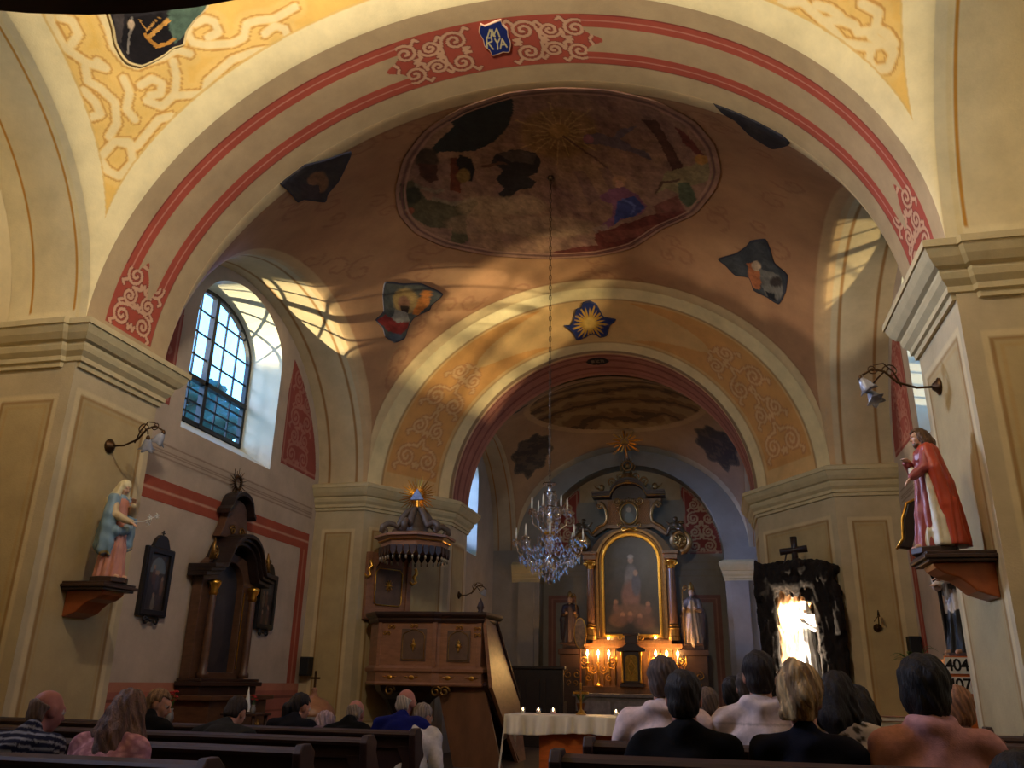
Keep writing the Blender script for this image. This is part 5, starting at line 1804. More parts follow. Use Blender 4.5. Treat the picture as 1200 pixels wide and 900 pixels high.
# small gilt keystone at the head of the frame
b = MB()
for sx in (-1, 1):
    b.tube([(sx * p[0], -0.14, p[1]) for p in spiral(0.14, 5.17, 0.07, PI, 1.2, 16, 0.2, sgn=-1)], 0.018, 5)
b.tube([(-0.2, -0.14, 5.12), (0, -0.15, 5.2), (0.2, -0.14, 5.12)], [0.015, 0.04, 0.015], 6)
b.build('keystone_ornament', M_GOLD, al, smooth=True)
# fluting slats on the predella
b = MB()
for x in np.linspace(-1.15, 1.15, 17):
    if abs(x) > 0.42: b.mark(); b.lathe([(0.012, 1.26), (0.018, 1.3), (0.014, 2.05), (0.02, 2.1)], (x, -0.31, 0), 6)
b.build('predella_rib', M_OLDGOLD, al, smooth=True)
# tabernacle
b = MB(); b.box(-0.30, 0.30, -0.62, -0.28, 1.22, 1.30); b.box(-0.26, 0.26, -0.58, -0.28, 1.30, 2.06)
b.prism([(-0.36, 2.06), (0.36, 2.06), (0.36, 2.12), (0.22, 2.16), (0.10, 2.26), (-0.10, 2.26), (-0.22, 2.16), (-0.36, 2.12)], -0.64, -0.26)
b.box(-0.16, 0.16, -0.58, -0.3, 2.26, 2.44); b.box(-0.20, 0.20, -0.62, -0.3, 2.44, 2.50)
tb = b.build('tabernacle', M_DARKW, al, bevel=0.01)
b = MB(); b.prism([(-0.15, 1.36), (0.15, 1.36), (0.15, 1.88)] + [(0.15 * math.cos(PI * i / 10), 1.88 + 0.1 * math.sin(PI * i / 10)) for i in range(1, 10)] + [(-0.15, 1.88)], -0.60, -0.58)
b.build('tabernacle_door', mat('gilded relief', C(158, 118, 44), rough=0.35, metal=0.8, noise=0.5, nscale=24, bump=0.6, bscale=40), tb)
b = MB()
for sx in (-1, 1):
    b.mark(); b.lathe([(0.03, 1.32), (0.04, 1.36), (0.025, 1.4), (0.03, 1.95), (0.045, 2.02), (0.04, 2.05)], (sx * 0.225, -0.6, 0), 8)
    b.tube([(sx * p[0], -0.6, p[1]) for p in spiral(0.26, 2.38, 0.06, PI / 2, 1.2, 14, 0.2, sgn=-1)], 0.016, 5)
b.build('gilt_colonnette', M_GOLD, tb, smooth=True)
b = MB()
b.tube([(0.06 * math.cos(a) * (1 + 0.4 * math.cos(4 * a)), -0.61, 1.68 + 0.18 * math.sin(a)) for a in np.linspace(0, 2 * PI, 33)[:-1]], 0.01, 4, closed=True)
b.build('door_relief', M_GOLD, tb, smooth=True)

# candelabra with three lit bulbs each
def candelabrum(px3, side):
    c = at(px3[1][0], px3[1][1], AY - 0.5)
    t = thing('candelabrum', 'gilded three-armed candelabrum with lit bulbs ' + ('left' if side < 0 else 'right') + ' of the tabernacle', 'candelabrum', (float(c[0]), AY - 0.5, 1.22), 0, 'lit candelabra on the high altar')
    b = MB()
    b.lathe([(0.10, 0.0), (0.105, 0.02), (0.05, 0.05), (0.025, 0.1), (0.03, 0.2), (0.02, 0.3), (0.035, 0.36), (0.02, 0.42), (0.018, 0.55)], (0, 0, 0), 12)
    b.build('stem', M_GOLD, t, smooth=True)
    b = MB()
    for q in (-1, 1):
        b.tube([(0, 0, 0.38), (q * 0.12, -0.02, 0.30), (q * 0.25, -0.03, 0.36), (q * 0.27, -0.03, 0.52)], 0.014, 6)
        b.tube([(q * p[0], -0.02, p[1]) for p in spiral(0.14, 0.42, 0.09, -PI / 2, 1.5, 22, 0.2)], 0.012, 5)
        b.tube([(q * p[0], -0.02, p[1]) for p in spiral(0.36, 0.62, 0.10, -PI / 2, 1.4, 22, 0.2)], 0.013, 5)
        b.tube([(q * p[0], -0.02, p[1]) for p in spiral(0.26, 0.20, 0.09, PI / 2, 1.4, 22, 0.2)], 0.013, 5)
        b.tube([(q * 0.27, -0.03, 0.45), (q * 0.40, -0.03, 0.42), (q * 0.47, -0.03, 0.56), (q * 0.46, -0.03, 0.74)], 0.013, 5)
    for x in (-0.27, 0, 0.27):
        b.lathe([(0.01, 0.52), (0.05, 0.55), (0.055, 0.565), (0.02, 0.57)], (x, -0.03 if x else 0, 0), 10)
    b.build('arm', M_GOLD, t, smooth=True)
    for i, x in enumerate((-0.27, 0, 0.27)):
        y = -0.03 if x else 0
        k = MB(); k.lathe([(0.017, 0.565), (0.017, 0.72), (0.010, 0.73)], (x, y, 0), 10)
        ck = k.build('candle', M_CANDLE, t, smooth=True)
        k = MB(); k.lathe([(0.008, 0.73), (0.026, 0.765), (0.03, 0.79), (0.018, 0.84), (0.004, 0.875)], (x, y, 0), 10)
        k.build('bulb', M_BULB, ck, smooth=True)
        lamp('altar_bulb_light', 'POINT', (float(c[0]) + x, AY - 0.5 + y - 0.05, 1.22 + 0.80), 12, (1.0, 0.56, 0.18), 0.03)
    return t


candelabrum([(687, 762), (701, 764), (713, 762)], -1)
candelabrum([(769, 762), (781, 760), (795, 758)], 1)
for px, py, wrd in ((713, 749, 'left'), (768, 748, 'right')):
    p = at(px, py, AY - 0.15)
    t = thing('picture_light', 'small lit bulb under the %s end of the altar painting' % wrd, 'light', (float(p[0]), AY - 0.15, float(p[2])), 0, 'lights under the altar painting')
    k = MB(); k.lathe([(0.03, -0.05), (0.035, -0.03), (0.02, -0.01)], (0, 0, 0), 10); k.build('socket', M_BRONZE, t, smooth=True)
    k = MB(); k.ball((0, 0, 0.015), (0.026, 0.026, 0.03)); k.build('bulb', M_BULB, t, smooth=True)
    lamp('picture_bulb_light', 'POINT', (float(p[0]), AY - 0.22, float(p[2]) + 0.03), 6, (1.0, 0.62, 0.22), 0.03)


# sunburst glory hanging above the altar
g = at(732, 518, 21.6)
t = thing('sunburst', 'small gilded sunburst with triangle on the chancel vault above the altar', 'ornament', (float(g[0]), 21.6, float(g[2])))
k = MB(); k.tube([(0, 0.0, 0.1), (0, 0.0, 0.5)], 0.008, 5); k.build('rod', M_IRON, t)
k = MB(); k.prism([(-0.11, -0.06), (0.11, -0.06), (0, 0.12)], -0.06, -0.02); k.build('triangle', M_OLDGOLD, t, bevel=0.01)
k = MB()
for i in range(16):
    a = 2 * PI * i / 16 + 0.1
    L = 0.50 if i % 2 == 0 else 0.34
    if math.sin(a) > 0.5: L *= 0.8
    for da in (-0.05, 0.05):
        k.tube([(0.12 * math.cos(a), 0, 0.11 * math.sin(a)), (L * math.cos(a + da), -0.02, 0.9 * L * math.sin(a + da))], [0.016, 0.006], 4)
k.build('rays', M_GOLD, t)


# two standing bishops beside the altar
def bishop(px, pyh, pyf, label, robe, cope, lean, crook):
    f = at(px, pyf, AY - 0.1); hd = at(px, pyh, AY - 0.1)
    h = float(hd[2] - f[2])
    root = thing('bishop_statue', label, 'statue', (float(f[0]), AY - 0.08, 2.22 if False else float(f[2])), 0.0, 'bishop statues flanking the high altar')
    root.location[2] = 2.22
    h = float(hd[2]) - 2.22
    s = h / 1.95
    k = lambda *a: tuple(v * s for v in a)
    S = SDF(0.014, 0.03)
    skin = C(196, 150, 112)
    S.chain([k(0, 0, 0.12), k(0.0, 0, 0.8), k(0, 0, 1.3)], [0.27 * s, 0.19 * s, 0.16 * s], robe)
    S.ell(k(0, 0, 1.3), k(0.24, 0.15, 0.2), cope)
    for q in (-1, 1):
        S.chain([k(q * 0.2, 0.04, 1.35), k(q * 0.27, 0.06, 0.9), k(q * 0.26, 0.06, 0.25)], [0.1 * s, 0.12 * s, 0.1 * s], cope)
        S.chain([k(q * 0.2, -0.02, 1.34), k(q * 0.26, -0.1, 1.08), k(q * 0.1 if q == lean else q * 0.24, -0.24, 1.12)], [0.08 * s, 0.065 * s, 0.045 * s], cope)
        S.ell(k(q * 0.1 if q == lean else q * 0.24, -0.27, 1.13), k(0.045, 0.05, 0.04), skin)
    S.disp = folds((0, 0), 9, 0.022 * s, 0, 1.2 * s, 2)
    T = Matrix.Translation(k(0, -0.03, 1.60)) @ Matrix.Rotation(PI + 0.2 * lean, 4, 'Z')
    S.mesh('robe', M_FIG, root)
    Hd = SDF(0.012, 0.02); head_prims(Hd, T, skin, s * 1.05, beard=C(120, 96, 76), eyes=False)
    Hd.cone(k(0, 0, 1.42), k(0, -0.02, 1.55), 0.06 * s, 0.055 * s, skin)
    Hd.mesh('head', M_FIG, root)
    m = MB(); m.lathe([(0.085 * s, 1.63 * s), (0.10 * s, 1.75 * s), (0.085 * s, 1.85 * s), (0.02 * s, 1.95 * s)], (0, 0, 0), 12, 1, 0.7)
    m.build('mitre', M_GOLD if False else M_OLDGOLD, root, smooth=True)
    m = MB()
    x = -lean * 0.27 * s
    m.tube([(x, -0.28 * s, 0.05 * s), (x, -0.28 * s, 1.7 * s)] + [(x + p[0] * s, -0.28 * s, (1.7 + p[1]) * s) for p in spiral(-lean * -0.09, 0.03, 0.09, PI if lean < 0 else 0, 1.2, 14, 0.3, sgn=-1 if lean < 0 else 1)], 0.013, 6)
    m.build('crozier', M_OLDGOLD, root, smooth=True)
    m = MB(); m.box(-0.24, 0.24, -0.2, 0.2, 0.0, 0.06); m.build('base', M_DARKW, root, bevel=0.01)
    return root


bishop(813, 682, 752, 'bearded bishop statue in pale gilded robe on the plinth right of the high altar', C(186, 156, 120), C(120, 100, 90), 1, True)
bishop(668, 692, 755, 'dark warrior-bishop statue on the plinth left of the high altar', C(96, 72, 58), C(70, 50, 44), -1, True)

# processional sign on a pole left of the altar
b0 = at(680, 742, 20.6)
t = thing('processional_sign', 'oval gilded procession sign on a tall pole left of the altar', 'sign', (float(b0[0]), 20.6, 0))
k = MB(); k.lathe([(0.16, 0.0), (0.16, 0.03), (0.05, 0.06), (0.03, 0.12)], (0, 0, 0), 14); k.build('foot', M_DARKW, t, smooth=True)
k = MB(); k.tube([(0, 0, 0.1), (0.0, 0, float(b0[2]) - 0.25)], 0.018, 8); k.build('pole', M_ORANGEW, t)
k = MB()
oz = float(b0[2])
k.prism([(0.13 * math.cos(a), oz + 0.34 * math.sin(a)) for a in np.linspace(0, 2 * PI, 33)[:-1]], -0.025, 0.025)
k.build('oval_panel', mat('painted sign panel', C(196, 148, 104), rough=0.4, noise=0.5, nscale=12), t, bevel=0.006)
k = MB(); k.tube([(0.135 * math.cos(a), 0, oz + 0.345 * math.sin(a)) for a in np.linspace(0, 2 * PI, 33)[:-1]], 0.022, 6, closed=True)
k.build('gilt_rim', M_GOLD, t, smooth=True)

# dark panelled choir stall on the left of the chancel
a0, a1 = at(588, 780, 18.6), at(660, 780, 18.6)
x0, x1, zt = float(a0[0]), float(a1[0]), float(a0[2])
t = thing('choir_stall', 'dark panelled wooden choir stall in the shadow left of the chancel', 'stall', ((x0 + x1) / 2, 18.6, 0))
hw = (x1 - x0) / 2
k = MB(); k.box(-hw, hw, 0, 0.08, 0, zt - 0.06); k.box(-hw - 0.04, hw + 0.04, -0.05, 0.13, zt - 0.06, zt); k.build('back_board', M_BLACKW, t, bevel=0.008)
k = MB()
for i in range(3):
    xa = -hw + 0.06 + i * (2 * hw - 0.06) / 3
    ring_prism(k, [(xa, 0.25), (xa + 0.36, 0.25), (xa + 0.36, zt - 0.2), (xa, zt - 0.2)], [(xa + 0.05, 0.31), (xa + 0.31, 0.31), (xa + 0.31, zt - 0.26), (xa + 0.05, zt - 0.26)], -0.02, 0.0)
k.build('panel_moulding', M_BLACKW, t)
k = MB(); k.box(-hw, hw, 0.08, 0.5, 0.42, 0.47); k.box(-hw, -hw + 0.05, 0.08, 0.5, 0, 0.9); k.box(hw - 0.05, hw, 0.08, 0.5, 0, 0.9); k.build('seat', M_BLACKW, t, bevel=0.006)

# ------------------------------------------------------------------ free-standing altar table with cloth, cross and candles
TY, TX = 12.35, 0.20
t = thing('altar_table', 'orange brown wooden altar table under a white cloth in front of the chancel', 'table', (TX, TY, 0))
k = MB(); k.box(-0.55, 0.55, -0.28, 0.28, 0.06, 0.8); k.box(-0.60, 0.60, -0.33, 0.33, 0, 0.07); k.build('pedestal', M_ORANGEW, t, bevel=0.012)
k = MB(); k.box(-0.98, 0.98, -0.38, 0.38, 0.80, 0.865); k.build('table_top', M_ORANGEW, t, bevel=0.01)
k = MB()
for sx in (-1, 1): k.mark(); k.prism([(sx * 0.55, 0.62), (sx * 0.92, 0.72), (sx * 0.92, 0.80), (sx * 0.55, 0.80)], -0.2, 0.2)
k.build('bracket', M_ORANGEW, t, bevel=0.008)


def cloth_P(u, v):
    # v: 0 front hem .. 1 back hem ; u along the table; hems hang over the ends too
    L = 1.02; Wd = 0.40
    x = (u - 0.5) * 2
    front_drop = 0.24 + 0.02 * np.sin(u * 9)
    tot = front_drop + 2 * Wd + 0.2
    sv = v * tot
    y = np.where(sv < front_drop, -Wd, np.where(sv > front_drop + 2 * Wd, Wd, -Wd + sv - front_drop))
    z = np.where(sv < front_drop, 0.872 - (front_drop - sv), np.where(sv > front_drop + 2 * Wd, 0.872 - (sv - front_drop - 2 * Wd), 0.872))
    ex = np.clip((np.abs(x) - 0.86) / 0.14, 0, 1)
    X = np.sign(x) * (np.minimum(np.abs(x), 0.86) / 0.86 * L + 0.035 * ex)
    drop = ex * 0.36 * (0.75 + 0.6 * np.clip(1 - v * 2.2, 0, 1))
    hang = np.clip((0.872 - z) / 0.24, 0, 1)
    fold = np.sin(X * 21 + 1.4 * np.sin(X * 6)) * 0.05 + 0.024 * np.sin(X * 47 + 2)
    y = y - np.where(sv < front_drop, hang * (0.012 + 0.03 + fold), 0) + np.where(sv > front_drop + 2 * Wd, hang * (0.03 + fold), 0)
    X = X + np.sign(x) * np.where(ex > 0, 0.02 * np.sin(v * 30) * ex, 0)
    return TX + X, TY + y, z - drop
o = surf('altar_cloth', cloth_P, 220, 110, (1, 1, 1), M_SATIN)
md = o.modifiers.new('thick', 'SOLIDIFY'); md.thickness = 0.006
tag(o, 'white satin cloth draped over the altar table', 'cloth')

p = at(681, 815, TY)
cx = float(p[0])
t = thing('altar_cross', 'small gold standing cross on the white altar cloth', 'cross', (cx, TY - 0.02, 0.878))
k = MB(); k.lathe([(0.075, 0.0), (0.075, 0.012), (0.05, 0.03), (0.04, 0.05), (0.015, 0.07), (0.014, 0.1)], (0, 0, 0), 14); k.build('base', M_GOLD, t, smooth=True)
k = MB(); k.box(-0.013, 0.013, -0.01, 0.01, 0.09, 0.40); k.box(-0.095, 0.095, -0.01, 0.01, 0.27, 0.30)
for q in ((-0.1, 0.285), (0.1, 0.285), (0, 0.41)): k.ball((q[0], 0, q[1]), 0.018, 8, 6)
k.build('crucifix', M_GOLD, t, bevel=0.003)
k = MB(); k.ball((0, -0.016, 0.335), 0.011, 8, 6); k.tube([(0, -0.014, 0.32), (0, -0.014, 0.24), (0, -0.014, 0.17)], [0.013, 0.011, 0.006], 6); k.tube([(-0.08, -0.014, 0.31), (0, -0.014, 0.305), (0.08, -0.014, 0.31)], 0.006, 5); k.build('corpus', M_OLDGOLD, t, smooth=True)
VL = ['glass votive candle nearest the left end of the altar cloth', 'glass votive candle second from the left end of the altar cloth', 'glass votive candle just left of the gold altar cross',
      'glass votive candle first to the right of the gold altar cross', 'glass votive candle nearest the man at the right end of the altar cloth']
for (px, py), lb in zip(((615, 831), (633, 831), (650, 831), (723, 829), (736, 829)), VL):
    p = at(px, py, TY)
    t = thing('votive_candle', lb, 'candle', (float(p[0]), TY - 0.12, 0.878), 0, 'votive candles on the altar cloth')
    k = MB(); k.lathe([(0.028, 0.0), (0.034, 0.004), (0.038, 0.075), (0.035, 0.075), (0.031, 0.008), (0.0, 0.008)], (0, 0, 0), 14); k.build('glass', M_CUP, t, smooth=True)
    k = MB(); k.lathe([(0.027, 0.009), (0.027, 0.035), (0.004, 0.036), (0.003, 0.044)], (0, 0, 0), 12); k.build('wax', M_CANDLE, t, smooth=True)
    k = MB(); k.lathe([(0.004, 0.042), (0.011, 0.052), (0.009, 0.062), (0.002, 0.082)], (0, 0, 0), 10); k.build('flame', M_FLAME, t, smooth=True)
    lamp('votive_light', 'POINT', (float(p[0]), TY - 0.12, 0.878 + 0.06), 1.2, (1.0, 0.66, 0.3), 0.01)
# ------------------------------------------------------------------ pulpit on the left splay pier
# plan polygon of the pulpit basket: faceted, running on into a landing; x to the nave, front towards the pews
PF = 13.62
pul = thing('pulpit', 'brown marbled wooden pulpit with gilded panels, canopy and stairs on the left pier', 'pulpit', (-3.1, 14.2, 0))
def L(x, y): return (x + 3.1, y - 14.2)
def bx(mb, x0, x1, y0, y1, z0, z1): mb.box(x0 + 3.1, x1 + 3.1, y0 - 14.2, y1 - 14.2, z0, z1)
plan = [(-3.86, 14.62), (-3.72, 13.98), (-3.42, PF), (-2.46, PF), (-2.36, PF + 0.07), (-1.66, PF + 0.10), (-1.60, PF + 0.9)]
land = plan + [(-1.62, 14.95), (-2.6, 14.95), (-3.3, 15.3), (-3.86, 14.62)][:3]
P = [L(*p) for p in plan]
k = MB(); k.sweep(P, [(-0.04, 1.46), (0.0, 1.46), (0.0, 2.22), (-0.04, 2.22)], )
k.build('parapet', M_WOOD, pul)
k = MB(); k.sweep(P, [(-0.06, 2.20), (0.03, 2.20), (0.05, 2.24), (0.05, 2.27), (0.09, 2.30), (0.11, 2.33), (0.11, 2.37), (-0.07, 2.37)])
k.build('hand_rail', M_DARKW, pul)
k = MB(); k.sweep(P, [(-0.04, 1.40), (0.03, 1.40), (0.06, 1.43), (0.06, 1.47), (0.02, 1.50), (0.0, 1.52), (-0.04, 1.52)])
k.sweep(P, [(-0.04, 1.20), (0.02, 1.20), (0.04, 1.22), (0.04, 1.24), (0.02, 1.26), (0.02, 1.40), (-0.04, 1.40)])
k.build('base_moulding', M_WOOD, pul)
# floor of the basket and the curved corbel below it
inner = [L(*p) for p in plan] + [L(-1.62, 14.9), L(-2.7, 15.3), L(-3.3, 15.35)]
k = MB(); k.prism(inner, 1.2, 1.3, 'z'); k.build('floor_board', M_DARKW, pul)
k = MB()
bp = [(-3.72, 14.5), (-3.62, 14.05), (-3.4, 13.75), (-2.5, 13.75), (-2.4, 14.3), (-2.75, 15.0), (-3.3, 15.2)]
cxy = (-3.35, 14.9)
ringz = [(1.0, 1.2), (0.93, 1.1), (0.7, 0.98), (0.5, 0.8), (0.34, 0.62), (0.16, 0.52), (0.04, 0.45)]
vs = []
for f_, z in ringz:
    for q in bp:
        x = cxy[0] + (q[0] - cxy[0]) * f_; y = cxy[1] + (q[1] - cxy[1]) * f_
        a = L(x, y); vs.append((a[0], a[1], z))
n = len(bp)
fs = [(j * n + i, j * n + (i + 1) % n, (j + 1) * n + (i + 1) % n, (j + 1) * n + i) for j in range(len(ringz) - 1) for i in range(n)]
k.add(vs, fs + [tuple(range(n - 1, -1, -1)), tuple(range((len(ringz) - 1) * n, len(ringz) * n))])
k.build('corbel', M_DARKW, pul)
# framed panels on the front with gilded fillets and a gilt boss
def gpanel(xa, xb, y, za, zb, name='panel'):
    k = MB(); bx(k, xa, xb, y - 0.012, y + 0.01, za, zb); p = k.build(name, M_PANELW, pul, bevel=0.006)
    g = MB()
    w = xb - xa
    o = [(xa + 0.03, za + 0.05), (xa + 0.05, za + 0.03), (xb - 0.05, za + 0.03), (xb - 0.03, za + 0.05), (xb - 0.03, zb - 0.12), (xb - 0.06, zb - 0.07), (xb - w * 0.3, zb - 0.04), (xb - w * 0.4, zb - 0.015), (xa + w * 0.4, zb - 0.015), (xa + w * 0.3, zb - 0.04), (xa + 0.06, zb - 0.07), (xa + 0.03, zb - 0.12)]
    g.tube([(L(a, 0)[0], y - 14.2 - 0.018, b) for a, b in o], 0.008, 5, closed=True)
    g.build('gilt_fillet', M_OLDGOLD, p, smooth=True)
    g = MB()
    cx, cz = (xa + xb) / 2 + 3.1, (za + zb) / 2
    yy = y - 14.2 - 0.02
    g.ball((cx, yy, cz), (0.028, 0.02, 0.036), 8, 6)
    for i in range(10):
        a = 2 * PI * i / 10
        g.tube([(cx, yy, cz), (cx + 0.052 * math.cos(a), yy, cz + (0.085 if i in (2, 3, 7, 8) else 0.06) * math.sin(a))], [0.014, 0.006], 5)
    g.tube([(cx, yy, cz + 0.05), (cx, yy, cz + 0.10)], [0.014, 0.004], 5); g.tube([(cx, yy, cz - 0.05), (cx, yy, cz - 0.11)], [0.014, 0.004], 5)
    g.build('gilt_boss', M_GOLD, p, smooth=True)
    return p
gpanel(-3.02, -2.58, PF, 1.58, 2.10)
gpanel(-2.24, -1.84, PF + 0.075, 1.58, 2.08)
k = MB()
bx(k, -2.47, -2.40, PF - 0.03, PF + 0.05, 1.5, 2.2)
k.mark(); bx(k, -3.44, -3.38, PF - 0.02, PF + 0.05, 1.5, 2.2)
k.mark(); bx(k, -1.74, -1.66, PF + 0.075, PF + 0.12, 1.5, 2.2)
k.build('corner_stile', M_WOOD, pul, bevel=0.006)
k = MB()
for cx, y, z in ((-3.2, PF, 2.12), (-3.28, PF, 2.02), (-2.8, PF, 2.14), (-2.04, PF + 0.075, 2.12), (-1.72, PF + 0.07, 2.1), (-1.72, PF + 0.07, 2.0)):
    k.mark()
    for q in (-1, 1):
        k.tube([(cx + 3.1 + q * p[0], y - 14.2 - 0.02, z + p[1]) for p in spiral(0.035, 0, 0.035, PI, 1.2, 12, 0.2, sgn=-1)], 0.008, 4)
k.build('gilt_scroll', M_GOLD, pul, smooth=True)
k = MB()
for cx, y in ((-3.18, PF), (-2.8, PF), (-2.2, PF + 0.08), (-1.8, PF + 0.09)):
    k.mark(); k.ball((cx + 3.1, y - 14.2 - 0.03, 1.33), (0.05, 0.012, 0.035), 10, 6)
    for q in (-1, 1): k.tube([(cx + 3.1 + q * 0.06, y - 14.2 - 0.03, 1.33), (cx + 3.1 + q * 0.12, y - 14.2 - 0.03, 1.345)], [0.012, 0.004], 5)
k.build('frieze_rosette', M_GOLD, pul, smooth=True)
k = MB()
for sx in (-3.2, -2.4, -2.25):
    k.mark()
    k.tube([(sx + 3.1 + p[0], PF - 14.2 + 0.06, p[1]) for p in spiral(0, 1.12, 0.09, 0, 1.4, 20, 0.2)], 0.02, 5)
k.build('gilt_pendant', M_OLDGOLD, pul, smooth=True)
# panelled enclosure under the landing, with a slanting edge, and the stair flank descending towards the altar
k = MB(); k.prism([L(-2.42, 0)[:1] + (1.2,), L(-2.10, 0)[:1] + (0.0,), L(-1.30, 0)[:1] + (0.0,), L(-1.62, 0)[:1] + (1.2,)], PF + 0.22 - 14.2, PF + 0.28 - 14.2)
k.build('understair_panel', mat('plain brown stair boards', C(120, 78, 48), rough=0.5, noise=0.3, nscale=5, stretch=(1, 1, 0.3)), pul)
k = MB()
poly = [(13.72, 1.2), (13.72, 2.3), (14.3, 2.3), (15.6, 0.95), (15.6, 0.0), (15.0, 0.0)]
# flank leans outward to the foot
vs = []
for off in (0.0, -0.06):
    for (y, z) in poly:
        xo = -1.60 + 0.30 * (1.0 - min(1.0, z / 2.3)) + off
        vs.append((xo + 3.1, y - 14.2, z))
n = len(poly)
fs = [tuple(range(n)), tuple(range(2 * n - 1, n - 1, -1))] + [(i, i + n, (i + 1) % n + n, (i + 1) % n) for i in range(n)]
k.add(vs, fs); k.build('stair_flank', M_WOOD, pul)
k = MB()
k.tube([(-1.60 + 3.1, 14.3 - 14.2, 2.34), (-1.45 + 3.1, 15.6 - 14.2, 1.0)], 0.045, 8)
k.mark(); k.tube([(-1.59 + 3.1, 13.72 - 14.2, 1.25), (-1.33 + 3.1, 15.05 - 14.2, 0.04)], 0.04, 6)
k.build('stair_rail', M_DARKW, pul)
k = MB()
for i in range(7):
    k.mark(); z = 1.05 - i * 0.175
    bx(k, -2.3, -1.55 + 0.03 * i, 14.35 + i * 0.2, 14.58 + i * 0.2, z - 0.04, z)
    bx(k, -2.3, -1.55 + 0.03 * i, 14.35 + i * 0.2, 14.37 + i * 0.2, max(0, z - 0.2), z)
k.build('step', M_DARKW, pul)
k = MB(); k.lathe([(0.05, 2.36), (0.06, 2.39), (0.04, 2.42), (0.065, 2.47), (0.05, 2.52), (0.012, 2.60), (0.004, 2.63)], (-1.76 + 3.1, PF + 0.35 - 14.2, 0), 12); k.build('newel_finial', M_DARKW, pul, smooth=True)

# back board between basket and canopy, lying on the splayed pier face
SD = Vector((1.14, 1.75, 0)).normalized(); SN = Vector((SD.y, -SD.x, 0))
o0 = Vector((-4.14, 14.25, 0)) + SD * 0.62 + SN * 0.03 - Vector((3.1 * -1, 14.2, 0))
o0 = Vector((-4.14 + 3.1, 14.25 - 14.2, 0)) + SD * 0.10 + SN * 0.02
def onS(s, n_, z): q = o0 + SD * s + SN * n_; return (q.x, q.y, z)
def sbox(mb, s0, s1, n0, n1, z0, z1):
    vs = [onS(s, n_, z) for z in (z0, z1) for n_ in (n0, n1) for s in (s0, s1)]
    mb.add(vs, [(0, 2, 3, 1), (4, 5, 7, 6), (0, 1, 5, 4), (2, 6, 7, 3), (0, 4, 6, 2), (1, 3, 7, 5)])
k = MB(); sbox(k, 0.0, 1.0, 0, 0.05, 2.3, 3.5); sbox(k, 0.0, 0.1, 0.05, 0.09, 2.3, 3.5); sbox(k, 0.9, 1.0, 0.05, 0.09, 2.3, 3.5); sbox(k, 0.0, 1.0, 0.05, 0.08, 2.3, 2.5)
bb = k.build('back_board', M_WOOD, pul, bevel=0.006)
k = MB(); sbox(k, 0.2, 0.8, 0.05, 0.06, 2.58, 3.25); k.build('back_panel', M_PANELW, bb)
k = MB(); k.tube([onS(s, 0.07, z) for s, z in ((0.2, 2.62), (0.24, 2.57), (0.76, 2.57), (0.8, 2.62), (0.8, 3.15), (0.74, 3.22), (0.26, 3.22), (0.2, 3.15))], 0.011, 5, closed=True)
k.build('gilt_fillet', M_GOLD, bb, smooth=True)
k = MB(); k.ball(onS(0.5, 0.08, 2.92), (0.04, 0.04, 0.06), 8, 6)
for i in range(10):
    a = 2 * PI * i / 10
    k.tube([onS(0.5, 0.08, 2.92), onS(0.5 + 0.08 * math.cos(a), 0.08, 2.92 + 0.11 * math.sin(a))], [0.018, 0.007], 5)
k.build('gilt_boss', M_GOLD, bb, smooth=True)
k = MB()
for s, z in ((0.02, 3.2), (1.05, 3.15)):
    k.mark()
    pts = [(s, z + 0.14), (s + 0.05, z + 0.05), (s - 0.02, z - 0.03), (s + 0.03, z - 0.12), (s - 0.05, z - 0.17), (s - 0.10, z - 0.11)]
    k.tube([onS(a, 0.12, b) for a, b in pts], [0.03, 0.035, 0.035, 0.03, 0.025, 0.012], 6)
k.build('gilt_side_scroll', M_GOLD, bb, smooth=True)

# canopy
cc = (-3.12 + 3.1, 14.28 - 14.2)
def octo(r, ry=None, n=8, a0=PI / 8):
    ry = ry or r
    return [(cc[0] + r * math.cos(a0 + 2 * PI * i / n), cc[1] + ry * math.sin(a0 + 2 * PI * i / n)) for i in range(n)]
k = MB()
for r0, z0_, r1, z1_ in ((0.60, 3.50, 0.62, 3.60), (0.64, 3.60, 0.66, 3.64), (0.66, 3.64, 0.70, 3.68), (0.74, 3.68, 0.74, 3.72), (0.70, 3.72, 0.55, 3.77)):
    A, B = octo(r0), octo(r1)
    vs = [(p[0], p[1], z0_) for p in A] + [(p[0], p[1], z1_) for p in B]
    k.add(vs, [(i, (i + 1) % 8, (i + 1) % 8 + 8, i + 8) for i in range(8)] + [tuple(range(7, -1, -1)), tuple(range(8, 16))])
can = k.build('canopy', M_WOOD, pul)
k = MB(); A = octo(0.655); k.tube([(p[0], p[1], 3.62) for p in A], 0.012, 5, closed=True); k.build('gilt_bead', M_GOLD, can)
